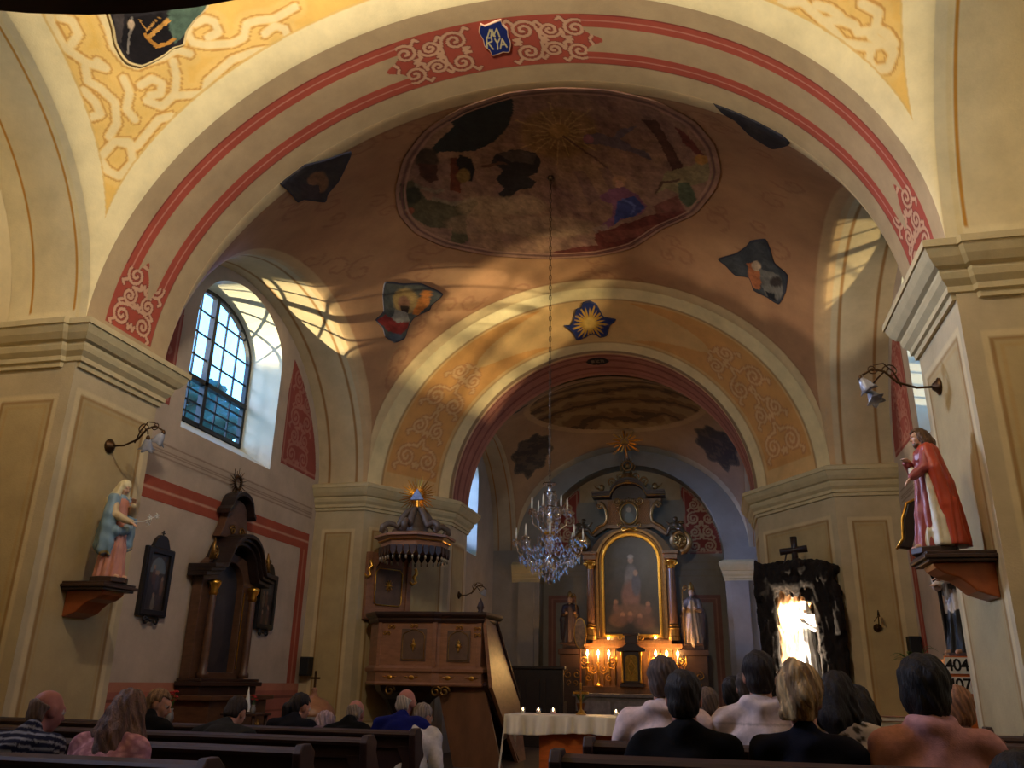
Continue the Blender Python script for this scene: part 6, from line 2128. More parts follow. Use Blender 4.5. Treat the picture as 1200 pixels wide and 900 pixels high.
# lambrequin tassels hanging round the rim
le, ta = MB(), MB()
A = octo(0.63)
for i in range(8):
    p, q = Vector((*A[i], 0)), Vector((*A[(i + 1) % 8], 0))
    d = (q - p); nrm = Vector((d.y, -d.x, 0)).normalized()
    for j in range(4):
        m = p + d * ((j + 0.5) / 4)
        w = d.normalized() * 0.05
        le.mark(); ta.mark()
        for sgn in (1,):
            pts = [(-1, 3.52), (1, 3.52), (1, 3.42), (0.5, 3.37), (0, 3.35), (-0.5, 3.37), (-1, 3.42)]
            a = [tuple(m + w * t_ + nrm * 0.0) for t_, z in pts]; b_ = [tuple(m + w * t_ + nrm * 0.02) for t_, z in pts]
            nn = len(pts)
            vs = [(a[x][0], a[x][1], pts[x][1]) for x in range(nn)] + [(b_[x][0], b_[x][1], pts[x][1]) for x in range(nn)]
            le.add(vs, [tuple(range(nn)), tuple(range(2 * nn - 1, nn - 1, -1))] + [(x, x + nn, (x + 1) % nn + nn, (x + 1) % nn) for x in range(nn)])
        ta.tube([(m.x, m.y, 3.35), (m.x, m.y, 3.32), (m.x, m.y, 3.28)], [0.012, 0.02, 0.014], 6)
le.build('lambrequin', M_DARKW, can)
ta.build('tassel', mat('silver gilding', C(196, 180, 150), rough=0.35, metal=0.8, noise=0.2, nscale=20), can, smooth=True)
# volutes rising to a crown, carrying the sunburst
k = MB()
for i in range(6):
    k.mark(); a = PI / 6 + 2 * PI * i / 6
    ca, sa = math.cos(a), math.sin(a)
    prof_ = [(0.62, 3.80), (0.60, 3.90), (0.50, 3.96), (0.40, 3.94), (0.34, 3.90), (0.30, 3.96), (0.24, 4.08), (0.15, 4.2), (0.05, 4.25)]
    k.tube([(cc[0] + r * ca, cc[1] + r * sa, z) for r, z in prof_], [0.05, 0.06, 0.055, 0.05, 0.045, 0.06, 0.065, 0.06, 0.05], 7)
    k.tube([(cc[0] + (0.56 + p[0]) * ca, cc[1] + (0.56 + p[0]) * sa, 3.83 + p[1]) for p in spiral(0, 0, 0.07, PI / 2, 1.2, 14, 0.2, sgn=-1)], 0.03, 6)
k.mark(); k.lathe([(0.26, 3.76), (0.2, 3.9), (0.14, 4.1), (0.09, 4.24), (0.08, 4.27), (0.02, 4.28)], (cc[0], cc[1], 0), 12)
k.build('crown_volute', mat('grey brown carving', C(98, 82, 70), rough=0.5, noise=0.3, nscale=12), can, smooth=True)
k = MB()
gz = 4.5
for i in range(32):
    a = 2 * PI * i / 32
    Lr = 0.37 if i % 2 else 0.30
    k.tube([(cc[0] + 0.1 * math.cos(a), cc[1], gz + 0.1 * math.sin(a)), (cc[0] + Lr * math.cos(a), cc[1], gz + Lr * math.sin(a))], [0.014, 0.006], 4)
k.tube([(cc[0], cc[1], 4.26), (cc[0], cc[1], 4.42)], [0.035, 0.025], 8)
k.build('sunburst', M_GOLD, can)
k = MB(); k.prism([(cc[0] - 0.14, gz - 0.08), (cc[0] + 0.14, gz - 0.08), (cc[0], gz + 0.14)], cc[1] - 0.045, cc[1] - 0.02)
k.build('triangle', mat('silver blue triangle', C(150, 160, 190), rough=0.3, metal=0.5, noise=0.4, nscale=20), can, bevel=0.01)
# ------------------------------------------------------------------ crystal chandelier hanging in the middle of the second bay
CHX, CHY = -0.01, 11.0
ZT, ZB = 3.92, 2.52
ch = thing('chandelier', 'crystal chandelier with white candles hanging on a long chain', 'chandelier', (CHX, CHY, ZB))
ztop = float(vault2(np.array([CHX]), np.array([CHY]))[0][0]) - ZB
k = MB(); k.lathe([(0.02, ztop - 0.10), (0.05, ztop - 0.06), (0.055, ztop - 0.03), (0.03, ztop - 0.0)], (0, 0, 0), 12); k.build('ceiling_hook', M_BRONZE, ch, smooth=True)
k = MB()
nl = 58
zl = np.linspace(ZT - ZB - 0.02, ztop - 0.08, nl + 1)
for i in range(nl):
    zc = (zl[i] + zl[i + 1]) / 2; hh = (zl[i + 1] - zl[i]) * 0.62
    pts = []
    for j in range(8):
        a = 2 * PI * j / 8
        u = 0.016 * math.cos(a); w = hh * math.sin(a)
        pts.append((u, 0, zc + w) if i % 2 else (0, u, zc + w))
    k.tube(pts, 0.0045, 4, closed=True)
k.build('chain', M_BRONZE, ch)
k = MB()
k.lathe([(0.012, 0.1), (0.05, 0.16), (0.09, 0.24), (0.04, 0.34), (0.02, 0.40), (0.06, 0.5), (0.075, 0.56), (0.03, 0.66), (0.018, 0.74), (0.05, 0.84), (0.03, 0.92), (0.015, 1.1), (0.045, 1.22), (0.02, 1.3), (0.012, 1.38)], (0, 0, 0), 14)
k.build('stem', M_CRYSTAL, ch, smooth=True)
k = MB(); k.lathe([(0.02, 0.62), (0.07, 0.66), (0.075, 0.69), (0.02, 0.70)], (0, 0, 0), 14); k.lathe([(0.02, 0.9), (0.04, 0.92), (0.02, 0.94)], (0, 0, 0), 12); k.build('gilt_collar', M_GOLD, ch, smooth=True)
crys = []    # positions of hanging drops (pos, size)
cup_pos = []
for tier, (na, R0, zc, z_att, rot) in enumerate(((8, 0.45, 0.56, 0.36, 0.2), (6, 0.245, 0.98, 0.74, 0.35))):
    for i in range(na):
        a = rot + 2 * PI * i / na
        ca, sa = math.cos(a), math.sin(a)
        k = MB()
        prof_ = [(0.03, z_att), (R0 * 0.35, z_att - 0.09), (R0 * 0.7, z_att - 0.05), (R0 * 0.95, z_att + 0.06), (R0, zc)]
        if tier: prof_ = [(0.03, z_att), (R0 * 0.5, z_att - 0.03), (R0 * 0.95, z_att + 0.06), (R0, zc)]
        k.tube([(r * ca, r * sa, z) for r, z in prof_], 0.009, 6)
        ar = k.build('arm', M_CRYSTAL, ch, smooth=True)
        k = MB(); k.lathe([(0.012, zc - 0.01), (0.05, zc + 0.006), (0.055, zc + 0.014), (0.02, zc + 0.01), (0.018, zc + 0.03), (0.014, zc + 0.03)], (R0 * ca, R0 * sa, 0), 12)
        k.build('drip_pan', M_CRYSTAL, ar, smooth=True)
        k = MB(); k.lathe([(0.0125, zc + 0.015), (0.0125, zc + 0.125), (0.009, zc + 0.135), (0.010, zc + 0.15), (0.003, zc + 0.185)], (R0 * ca, R0 * sa, 0), 10)
        k.build('candle', M_CANDLE, ar, smooth=True)
        for j in range(6):
            b_ = 2 * PI * j / 6
            crys.append((R0 * ca + 0.05 * math.cos(b_), R0 * sa + 0.05 * math.sin(b_), zc - 0.0, 0.055 if j % 2 else 0.085))
# swags and rings of drops
for (R0, z, nn, sz) in ((0.40, 0.36, 44, 0.07), (0.32, 0.30, 36, 0.07), (0.24, 0.22, 26, 0.07), (0.15, 0.14, 18, 0.06), (0.07, 0.1, 9, 0.07), (0.16, 0.62, 16, 0.06), (0.10, 1.02, 12, 0.08), (0.085, 1.24, 12, 0.055), (0.07, 1.38, 10, 0.06), (0.20, 0.50, 22, 0.06), (0.28, 0.44, 24, 0.05)):
    for i in range(nn):
        a = 2 * PI * i / nn + R0 * 7
        crys.append((R0 * math.cos(a), R0 * math.sin(a), z + 0.025 * math.sin(i * 2.1), sz * (0.8 + 0.4 * RNG.rand())))
def drop(mb, x, y, z, s):
    w = s * 0.23
    mb.add([(x, y, z), (x + w, y, z - s * 0.4), (x, y + w, z - s * 0.4), (x - w, y, z - s * 0.4), (x, y - w, z - s * 0.4), (x, y, z - s)],
           [(0, 1, 2), (0, 2, 3), (0, 3, 4), (0, 4, 1), (5, 2, 1), (5, 3, 2), (5, 4, 3), (5, 1, 4)])
k = MB()
for c_ in crys: drop(k, *c_)
# strings of beads: curtains from the top crown to the middle ring, and swags between the arms
for i in range(12):
    a = 2 * PI * i / 12
    for j in range(9):
        t_ = j / 8
        r = 0.085 + (0.11 - 0.085) * t_ + 0.012 * math.sin(PI * t_)
        drop(k, r * math.cos(a), r * math.sin(a), 1.22 - 0.5 * t_, 0.05)
for i in range(16):
    a = 0.2 + 2 * PI * i / 16
    for j in range(8):
        t_ = j / 7
        r = 0.06 + (0.42 - 0.06) * t_
        drop(k, r * math.cos(a), r * math.sin(a), 0.74 - 0.26 * t_ - 0.16 * math.sin(PI * t_), 0.04)
k.ball((0, 0, 0.05), (0.045, 0.045, 0.055), 8, 6)
o = k.build('crystal_drops', M_CRYSTAL, ch); o['kind'] = 'stuff'
k = MB()
for R0, z in ((0.075, 1.24), (0.10, 1.03), (0.09, 1.36)):
    k.mark()
    k.tube([(R0 * math.cos(a), R0 * math.sin(a), z) for a in np.linspace(0, 2 * PI, 25)[:-1]], 0.006, 4, closed=True)
k.build('hoop', M_BRONZE, ch)
# ------------------------------------------------------------------ statues on the piers
def robed(name, label, loc, rotz, h, robe, cloak, skin, beard, hair, spec, group=None):
    """standing robed figure looking along local +Y; h is its height"""
    s = h / 1.72
    root = thing(name, label, 'statue', loc, rotz, group)
    k = lambda *a: tuple(v * s for v in a)
    # gown
    G = SDF(0.0105, 0.03 * s)
    G.chain([k(0, 0.02, 0.03), k(0, 0.02, 0.5), k(0, 0.0, 0.98), k(0, 0, 1.3)], [0.235 * s, 0.19 * s, 0.145 * s, 0.13 * s], robe)
    G.ell(k(0, 0, 1.28), k(0.19, 0.115, 0.16), robe)
    G.cone(k(0, 0, 1.36), k(0, 0.0, 1.43), 0.085 * s, 0.06 * s, robe)
    for q, el, wr in spec['arms']:
        G.chain([k(q * 0.17, 0, 1.36), k(*el), k(*wr)], [0.075 * s, 0.07 * s, 0.058 * s], spec.get('sleeve', robe))
    fd = folds((0, 0), 11, 0.02 * s, 0.0, 1.2 * s, 2.0 / s)
    G.disp = lambda P: np.where(P[:, 2] < 1.1 * s, fd(P), 0.2 * fd(P))
    G.cuts.append(lambda P: 0.045 * s - P[:, 2])
    G.mesh('gown', M_FIG, root, spec.get('gowncol'))
    # head, neck, hands, feet as one body
    B = SDF(0.0075, 0.012 * s)
    T = Matrix.Translation(k(*spec.get('head', (0, 0.03, 1.59)))) @ Matrix.Rotation(spec.get('hyaw', 0), 4, 'Z') @ Matrix.Rotation(spec.get('hpitch', -0.25), 4, 'X')
    head_prims(B, T, skin, s, beard, eyes=False)
    B.cone(k(0, 0, 1.38), T @ Vector(k(0, -0.02, -0.07)), 0.058 * s, 0.052 * s, skin)
    B.chain([k(0, 0, 1.38), k(0, 0.0, 1.0), k(0, 0.02, 0.1)], [0.05 * s, 0.06 * s, 0.06 * s], skin)
    for (q, el, wr), hd in zip(spec['arms'], spec['hands']):
        B.chain([k(0, 0, 1.36), k(q * 0.17, 0, 1.35), k(*el), k(*wr)], [0.04 * s, 0.04 * s, 0.036 * s, 0.026 * s], skin)
        hand_prims(B, frame(k(*wr), hd, spec.get('palm', (0, 0, 1))), skin, q, 0.35, s * 1.05)
    for q in (-1, 1):
        B.chain([k(q * 0.08, 0.05, 0.08), k(q * 0.10, 0.27, 0.06)], [0.05 * s, 0.032 * s], skin)
    B.mesh('body', M_FIG, root)
    if cloak is not None: cloak(root, s, k, T)
    if hair is not None: hair_mesh('hair', hair[0], T, hair[1], s * 1.02, root)
    m = MB()
    m.prism([(0.30 * s * math.cos(a), 0.02 + 0.30 * s * math.sin(a)) for a in np.linspace(0, 2 * PI, 9)[:-1]], -0.02, 0.05 * s, 'z')
    m.build('base', M_DARKW, root, bevel=0.006)
    return root, T, s, k


def mary_cloak(root, s, k, T):
    bl = C(132, 160, 176)
    S = SDF(0.0105, 0.035 * s)
    S.chain([k(0, -0.05, 1.34), k(0, -0.10, 0.9), k(0, -0.13, 0.62)], [0.16 * s, 0.20 * s, 0.21 * s], bl)
    for q in (-1, 1):
        S.chain([k(q * 0.17, -0.01, 1.37), k(q * 0.24, 0.03, 1.05), k(q * 0.24, 0.03, 0.52)], [0.10 * s, 0.125 * s, 0.12 * s], bl)
    S.chain([k(-0.22, 0.06, 1.05), k(-0.05, 0.17, 0.86), k(0.18, 0.14, 0.80)], [0.08 * s, 0.075 * s, 0.08 * s], bl)
    S.chain([k(0.20, 0.10, 0.85), k(0.24, 0.08, 0.55), k(0.22, 0.10, 0.42)], [0.06 * s, 0.055 * s, 0.03 * s], bl)
    fd = folds((0, 0), 9, 0.016 * s, 0.4 * s, 1.4 * s, -3 / s)
    S.disp = lambda P: fd(P) + 0.006 * s * np.sin(P @ np.array([0, 0, 1]) * 26 / s + 3 * np.arctan2(P[:, 1], P[:, 0]))
    S.cuts.append(lambda P: (0.50 * s + 0.06 * s * np.sin(5 * np.arctan2(P[:, 1], P[:, 0])) - P[:, 2]) * 0.8 + np.where(P[:, 0] > 0.12 * s, -0.12 * s, 0))
    def cf(V, c):
        d = S.cuts[0](V)
        return blend(c, (d > -0.045 * s) & (d < -0.02 * s), C(206, 178, 104))
    S.mesh('mantle', M_FIG, root, cf)
    cr = C(228, 214, 170)
    V_ = SDF(0.009, 0.03 * s)
    V_.ell(T @ Vector(k(0, -0.025, 0.03)), k(0.095, 0.115, 0.115), cr)
    V_.chain([T @ Vector(k(0, -0.09, 0.0)), k(0, -0.14, 1.36), k(0, -0.2, 1.16)], [0.085 * s, 0.14 * s, 0.10 * s], cr)
    for q in (-1, 1):
        V_.chain([T @ Vector(k(q * 0.07, -0.01, 0.0)), k(q * 0.12, -0.01, 1.42), k(q * 0.19, -0.04, 1.28)], [0.035 * s, 0.06 * s, 0.06 * s], cr)
    Ti = np.array(T.inverted())
    V_.disp = folds((0, -0.03), 10, 0.008 * s, 1.1 * s, 1.7 * s)
    V_.cuts.append(lambda P: 0.04 * s - np.linalg.norm(((P @ Ti[:3, :3].T + Ti[:3, 3]) - np.array([0, 0.115 * s, -0.025 * s])) / np.array([0.72, 1.1, 1.15]), axis=1) + 0.022 * s)
    V_.mesh('veil', M_FIG, root)


CZ = 2.17
mary, T_, s_, k_ = robed('madonna_statue', 'statue of a woman in pale blue mantle and cream veil on the left pier', (-3.80, 7.27, CZ), -PI / 2, 1.02, C(206, 140, 118), mary_cloak, C(224, 178, 146), None, None,
      dict(arms=[(-1, (-0.24, 0.08, 1.12), (-0.06, 0.22, 1.28)), (1, (0.25, 0.12, 1.08), (0.14, 0.36, 0.96))], hands=[(0.5, 0.3, 0.7), (0, 1, -0.45)], hyaw=-0.25, hpitch=-0.35, sleeve=C(216, 190, 146)))
m = MB()
q0 = Vector((0.14 * s_, 0.40 * s_, 0.95 * s_))
m.tube([q0, q0 + Vector((-0.1, 0.06, 0.03)), q0 + Vector((-0.2, 0.12, 0.10))], 0.005, 5)
for dx, dy, dz in ((-0.2, 0.12, 0.10), (-0.12, 0.1, 0.07), (-0.15, 0.07, 0.02)):
    for i in range(5):
        a = 2 * PI * i / 5
        p = q0 + Vector((dx, dy, dz))
        m.tube([p, p + Vector((0.022 * math.cos(a), 0.01, 0.022 * math.sin(a))), p + Vector((0.035 * math.cos(a), 0.0, 0.035 * math.sin(a)))], [0.004, 0.009, 0.002], 5)
m.build('lily_sprig', M_WHITE, mary)


def jesus_cloak(root, s, k, T):
    rd = C(186, 70, 42)
    S = SDF(0.0105, 0.035 * s)
    S.chain([k(0, -0.06, 1.36), k(0, -0.13, 0.9), k(0, -0.2, 0.12)], [0.15 * s, 0.19 * s, 0.22 * s], rd)
    S.chain([k(0.17, 0.0, 1.38), k(0.24, -0.02, 1.05), k(0.22, -0.06, 0.7)], [0.085 * s, 0.09 * s, 0.07 * s], rd)
    S.chain([k(-0.17, -0.01, 1.38), k(-0.25, -0.05, 1.08), k(-0.24, -0.14, 0.6), k(-0.22, -0.18, 0.1)], [0.085 * s, 0.10 * s, 0.11 * s, 0.13 * s], rd)
    fd = folds((0, -0.1), 8, 0.02 * s, 0.0, 1.4 * s, 2 / s)
    S.disp = fd
    S.cuts.append(lambda P: 0.06 * s - P[:, 2])
    S.mesh('cloak', M_FIG, root)
    wh = C(226, 214, 184)
    S = SDF(0.0105, 0.03 * s)
    S.chain([k(-0.21, 0.05, 1.16), k(-0.24, 0.02, 0.8), k(-0.24, -0.02, 0.4), k(-0.22, -0.04, 0.1)], [0.03 * s, 0.055 * s, 0.09 * s, 0.13 * s], wh)
    S.chain([k(-0.14, 0.06, 0.24), k(-0.08, 0.08, 0.08)], [0.10 * s, 0.13 * s], wh)
    S.chain([k(-0.14, 0.06, 1.1), k(-0.05, 0.17, 1.08), k(0.06, 0.16, 1.14)], [0.06 * s, 0.05 * s, 0.05 * s], wh)
    S.disp = folds((0, 0), 14, 0.012 * s, 0.0, 1.2 * s, 3)
    S.cuts.append(lambda P: 0.05 * s - P[:, 2])
    S.mesh('cloak_lining', M_FIG, root)


robed('christ_statue', 'statue of a bearded man in an orange red cloak on the right pier', (3.80, 7.02, 2.30), PI / 2, 1.0, C(164, 76, 72), jesus_cloak, C(222, 176, 146), C(92, 64, 44), ('shoulder', C(96, 68, 44)),
      dict(arms=[(-1, (-0.25, 0.06, 1.10), (-0.22, 0.24, 0.98)), (1, (0.24, 0.10, 1.12), (0.06, 0.21, 1.24))], hands=[(0.0, 0.7, -0.7), (-0.8, 0.35, 0.3)], hpitch=-0.2))


def console(label, loc, rotz):
    t = thing('wall_console', label, 'bracket', loc, rotz, None)
    m = MB(); m.box(-0.26, 0.26, 0.0, 0.50, -0.055, -0.025); m.box(-0.235, 0.235, 0.0, 0.47, -0.08, -0.055); m.box(-0.24, 0.24, 0.0, 0.48, -0.025, 0.0)
    m.build('shelf', M_DARKW, t, bevel=0.006)
    m = MB()
    prof_ = [(0.0, -0.08), (0.43, -0.08), (0.41, -0.12), (0.35, -0.16), (0.26, -0.19), (0.20, -0.24), (0.15, -0.29), (0.07, -0.32), (0.0, -0.34)]
    m.prism(prof_, -0.16, 0.16, 'x'); m.build('bracket_body', M_CONSOLE, t, bevel=0.012)
    return t


console('brown wooden wall console under the statue in the blue mantle', (-W, 7.30, 2.15), -PI / 2)
console('brown wooden wall console under the statue in the red cloak', (W, 7.02, 2.28), PI / 2)

# priest statue on its pedestal in the right niche
def priest_cape(root, s, k, T):
    gr = C(104, 98, 90)
    S = SDF(0.0105, 0.03 * s)
    S.chain([k(0, -0.02, 1.36), k(0, -0.04, 1.0)], [0.15 * s, 0.22 * s], gr)
    for q in (-1, 1):
        S.chain([k(q * 0.17, 0, 1.36), k(q * 0.25, 0.02, 1.08), k(q * 0.26, 0.0, 0.92)], [0.09 * s, 0.11 * s, 0.08 * s], gr)
    S.chain([k(0, -0.14, 1.1), k(0.05, -0.2, 0.8)], [0.14 * s, 0.12 * s], gr)
    S.disp = lambda P: 0.008 * s * np.sin(P @ np.array([40, 33, 52]) / s)
    S.mesh('fur_cape', M_FIG, root)
    m = MB()
    c = T @ Vector(k(0, -0.01, 0.10))
    m.box(c.x - 0.075 * s, c.x + 0.075 * s, c.y - 0.075 * s, c.y + 0.075 * s, c.z - 0.03 * s, c.z + 0.06 * s)
    for a in (0.4, 2.5, 4.6): m.prism([(c.y - 0.075 * s, c.z + 0.06 * s), (c.y + 0.075 * s, c.z + 0.06 * s), (c.y + 0.03 * s, c.z + 0.12 * s), (c.y - 0.03 * s, c.z + 0.12 * s)], c.x + (a - 2.5) * 0.02 * s - 0.008, c.x + (a - 2.5) * 0.02 * s + 0.008, 'x')
    m.build('biretta', M_INK, root, bevel=0.004)
    m = MB()
    m.tube([k(-0.05, 0.34, 1.0), k(-0.1, 0.34, 1.3), k(-0.16, 0.33, 1.52)], 0.013 * s, 6); m.tube([k(-0.24, 0.34, 1.36), k(0.02, 0.34, 1.42)], 0.012 * s, 6)
    m.ball(k(-0.13, 0.35, 1.42), 0.022 * s); m.tube([k(-0.13, 0.36, 1.4), k(-0.1, 0.36, 1.2)], 0.012 * s, 6)
    m.build('crucifix', M_GOLD, root, smooth=True)
    m = MB()
    m.tube([k(0.06, 0.19, 1.32), k(0.02, 0.24, 1.0), k(-0.02, 0.24, 0.75)], 0.02 * s, 6); m.tube([k(-0.06, 0.19, 1.32), k(-0.04, 0.24, 1.0), k(-0.05, 0.24, 0.78)], 0.02 * s, 6)
    m.build('stole', mat('silver white paint', C(206, 200, 190), rough=0.35, noise=0.15, nscale=10), root, smooth=True)


def priestcol(V, c):
    z = V[:, 2] / (1.22 / 1.72)
    c = blend(c, z < 0.60 + 0.02 * np.sin(V[:, 0] * 60), C(24, 23, 25))
    return c
PX, PY, PZ = 4.47, 9.2, 1.60
robed('priest_statue', 'statue of a priest in black cassock, white surplice and grey fur cape', (PX, PY, PZ), PI / 2 + 0.5, 1.22, C(214, 200, 186), priest_cape, C(200, 156, 128), C(90, 70, 52), None,
      dict(arms=[(-1, (-0.25, 0.1, 1.1), (-0.1, 0.3, 1.02)), (1, (0.25, 0.12, 1.08), (0.06, 0.3, 0.94))], hands=[(0.3, 0.9, 0.1), (-0.4, 0.9, 0.1)], hyaw=0.2, gowncol=priestcol))
t = thing('statue_pedestal', 'orange wooden pedestal with gilded scroll under the priest statue', 'pedestal', (PX, PY, 0))
m = MB(); m.box(-0.36, 0.36, -0.34, 0.34, 0, 0.16); m.box(-0.30, 0.30, -0.28, 0.28, 0.16, 1.42); m.box(-0.34, 0.34, -0.32, 0.32, 1.42, 1.50); m.box(-0.30, 0.30, -0.30, 0.30, 1.50, 1.575)
m.build('plinth', M_ORANGEW, t, bevel=0.012)
m = MB()
m.tube([(-0.32, -0.30, 1.40), (-0.40, -0.32, 1.30), (-0.36, -0.33, 1.12), (-0.30, -0.33, 0.95), (-0.34, -0.33, 0.80)], [0.03, 0.045, 0.045, 0.04, 0.02], 7)
m.tube([(-0.36 + p[0], -0.33, 1.33 + p[1]) for p in spiral(0, 0, 0.08, 0, 1.5, 20, 0.15)], 0.022, 6)
m.tube([(-0.33 + p[0], -0.33, 0.86 + p[1]) for p in spiral(0, 0, 0.07, PI, 1.5, 20, 0.15)], 0.02, 6)
m.build('gilt_scroll', M_GOLD, t, smooth=True)
# carved crest with gilded edges behind the saint
t = thing('carved_crest', 'dark carved wing-shaped crest with gilded edges behind the red cloaked statue', 'ornament', (4.15, 9.05, 2.62))
m = MB()
wing = [(0.02, -0.02), (0.14, 0.10), (0.18, 0.26), (0.12, 0.42), (0.02, 0.50), (-0.08, 0.46), (-0.14, 0.30), (-0.16, 0.10), (-0.22, 0.02), (-0.10, 0.0), (-0.04, 0.14)]
m.prism(wing, -0.05, 0.05); m.build('wing', M_BLACKW, t, bevel=0.015)
m = MB(); m.tube([(x, -0.05, z) for x, z in [(-0.24, 0.0), (-0.17, 0.10), (-0.15, 0.30), (-0.09, 0.46), (0.02, 0.51), (0.12, 0.43)]], 0.014, 6); m.tube([(x, -0.06, z) for x, z in [(-0.02, 0.0), (0.10, 0.12), (0.12, 0.28), (0.06, 0.38)]], 0.012, 6); m.build('gilt_edge', M_GOLD, t, smooth=True)
m = MB(); m.tube([(0.0, 0.03, 0.0), (0.14, 0.14, -0.4), (0.16, 0.2, -1.1)], 0.02, 6); m.build('support', M_IRON, t)


def hymn_board(label, px, py, w, txt):
    p = at(px, py, PY - 0.33)
    t = thing('hymn_board', label, 'number board', (float(p[0]), PY - 0.33, float(p[2])), 0.10, 'hymn number boards')
    m = MB(); m.box(-w / 2, w / 2, -0.012, 0.012, -0.085, 0.085); m.build('frame', M_ORANGEW, t, bevel=0.004)
    cw = w / 3 - 0.008
    for i, chr_ in enumerate(txt):
        x = (i - 1) * w / 3
        m = MB(); m.box(x - cw / 2 - 0.003, x + cw / 2 + 0.003, -0.017, -0.012, -0.073, 0.073); cd = m.build('number_card', M_WHITE, t)
        cu = bpy.data.curves.new('digit', 'FONT'); cu.body = chr_; cu.size = 0.15; cu.align_x = 'CENTER'; cu.align_y = 'CENTER'; cu.extrude = 0.001; cu.offset = 0.0025
        cu.materials.append(M_INK)
        tmp = bpy.data.objects.new('digit', cu); dm = bpy.data.meshes.new_from_object(tmp); bpy.data.objects.remove(tmp); bpy.data.curves.remove(cu)
        o = bpy.data.objects.new('digit', dm); o.location = (x, -0.0185, 0); o.rotation_euler = (PI / 2, 0, 0); put(o, cd)
    return t
hymn_board('upper hymn board with number 404 by the right pier', 1121, 780, 0.205, '404')
hymn_board('lower hymn board with number 407 by the right pier', 1124, 803, 0.205, '407')


# ------------------------------------------------------------------ wall sconces
def sconce(label, loc, rotz, reach=0.6, n=2, tul=True, s=1.0, group='wall lamps'):
    """arm reaching along local +Y"""
    t = thing('wall_sconce', label, 'wall lamp', loc, rotz, group)
    m = MB(); m.lathe([(0.0, 0.0), (0.075 * s, 0.0), (0.08 * s, 0.015), (0.05 * s, 0.03), (0.03 * s, 0.06), (0.0, 0.065)], (0, 0, 0), 14)
    m.M = Matrix.Rotation(-PI / 2, 4, 'X')
    mm = MB(Matrix.Rotation(-PI / 2, 4, 'X')); mm.lathe([(0.005, 0.0), (0.075 * s, 0.0), (0.08 * s, 0.015), (0.05 * s, 0.03), (0.03 * s, 0.06), (0.004, 0.065)], (0, 0, 0), 14)
    mm.build('wall_rosette', M_BRONZE, t, smooth=True)
    r = reach
    m = MB()
    m.tube([(0, 0.05, 0), (0, 0.3 * r, 0.0), (0, 0.55 * r, 0.06), (0, 0.7 * r, 0.17), (0, 0.86 * r, 0.2), (0, r, 0.15)], 0.011 * s, 6)
    m.tube([(0, 0.5 * r, 0.02), (0.0, 0.58 * r, 0.16), (0, 0.7 * r, 0.25), (0, 0.84 * r, 0.24)], 0.008 * s, 6)
    m.tube([(0, 0.62 * r + p[0], 0.17 + p[1]) for p in spiral(0, 0, 0.07 * s, 0, 1.4, 18, 0.2)], 0.007 * s, 5)
    m.tube([(0, 0.86 * r + p[0], 0.2 + p[1]) for p in spiral(0, 0, 0.05 * s, PI, 1.4, 18, 0.2)], 0.006 * s, 5)
    m.tube([(0, 0.7 * r, 0.17), (0.06 * s, 0.8 * r, 0.12), (0.10 * s, 0.86 * r, 0.08)], 0.008 * s, 6)
    m.build('arm', M_BRONZE, t, smooth=True)
    if tul:
        for (x, y, z, tx, ty) in ((0, r + 0.02, 0.12, 0.0, 0.5), (0.12 * s, 0.9 * r, 0.03, 0.5, 0.3))[:n]:
            m = MB(Matrix.Translation((x, y, z)) @ Matrix.Rotation(tx, 4, 'Y') @ Matrix.Rotation(PI - ty, 4, 'X'))
            N_ = 20
            rings = [(0.018, 0.0, 0), (0.035, 0.03, 0), (0.05, 0.07, 0), (0.055, 0.10, 0.08), (0.075, 0.13, 0.25)]
            vs, fs = [], []
            for (rr, zz, w) in rings:
                for i in range(N_):
                    a = 2 * PI * i / N_
                    q = rr * (1 + w * math.cos(5 * a))
                    vs.append((q * math.cos(a) * s, q * math.sin(a) * s, (zz + 0.1 * w * math.cos(5 * a) * 0.3) * s))
            for j in range(len(rings) - 1):
                for i in range(N_): fs.append((j * N_ + i, j * N_ + (i + 1) % N_, (j + 1) * N_ + (i + 1) % N_, (j + 1) * N_ + i))
            m.add(vs, fs + [tuple(range(N_))])
            o = m.build('tulip_shade', M_TULIP, t, smooth=True)
            md = o.modifiers.new('thick', 'SOLIDIFY'); md.thickness = 0.004
            m = MB(); m.lathe([(0.02 * s, -0.02), (0.024 * s, 0.0), (0.016 * s, 0.02), (0.008 * s, 0.03)], (x, y, z), 10); m.build('lamp_holder', M_BRONZE, t, smooth=True)
    return t
sconce('bronze wall sconce with two glass tulips above the blue mantled statue', (-W, 7.35, 3.60), -PI / 2, 0.62)
sconce('bronze wall sconce with two glass tulips above the red cloaked statue', (W, 7.5, 3.81), PI / 2, 0.62)
sconce('small bronze wall sconce with ball base left of the pulpit canopy', (-3.97, 14.51, 3.24), math.atan2(-0.546, 0.838) - PI / 2, 0.3, 0, False, 0.8)
sconce('dark wall sconce on the shadowed chancel side past the pulpit', (-WC, 17.75, 3.0) if False else (-W3, 16.75, 2.95), -PI / 2, 0.55, 1)
p = atx(1080, 700, 4.25)
sconce('slim pale wall candle sconce beside the priest statue', (4.78, Y2, 2.3) if False else (4.55, Y2, 2.18), PI, 0.3, 0, False, 0.8)

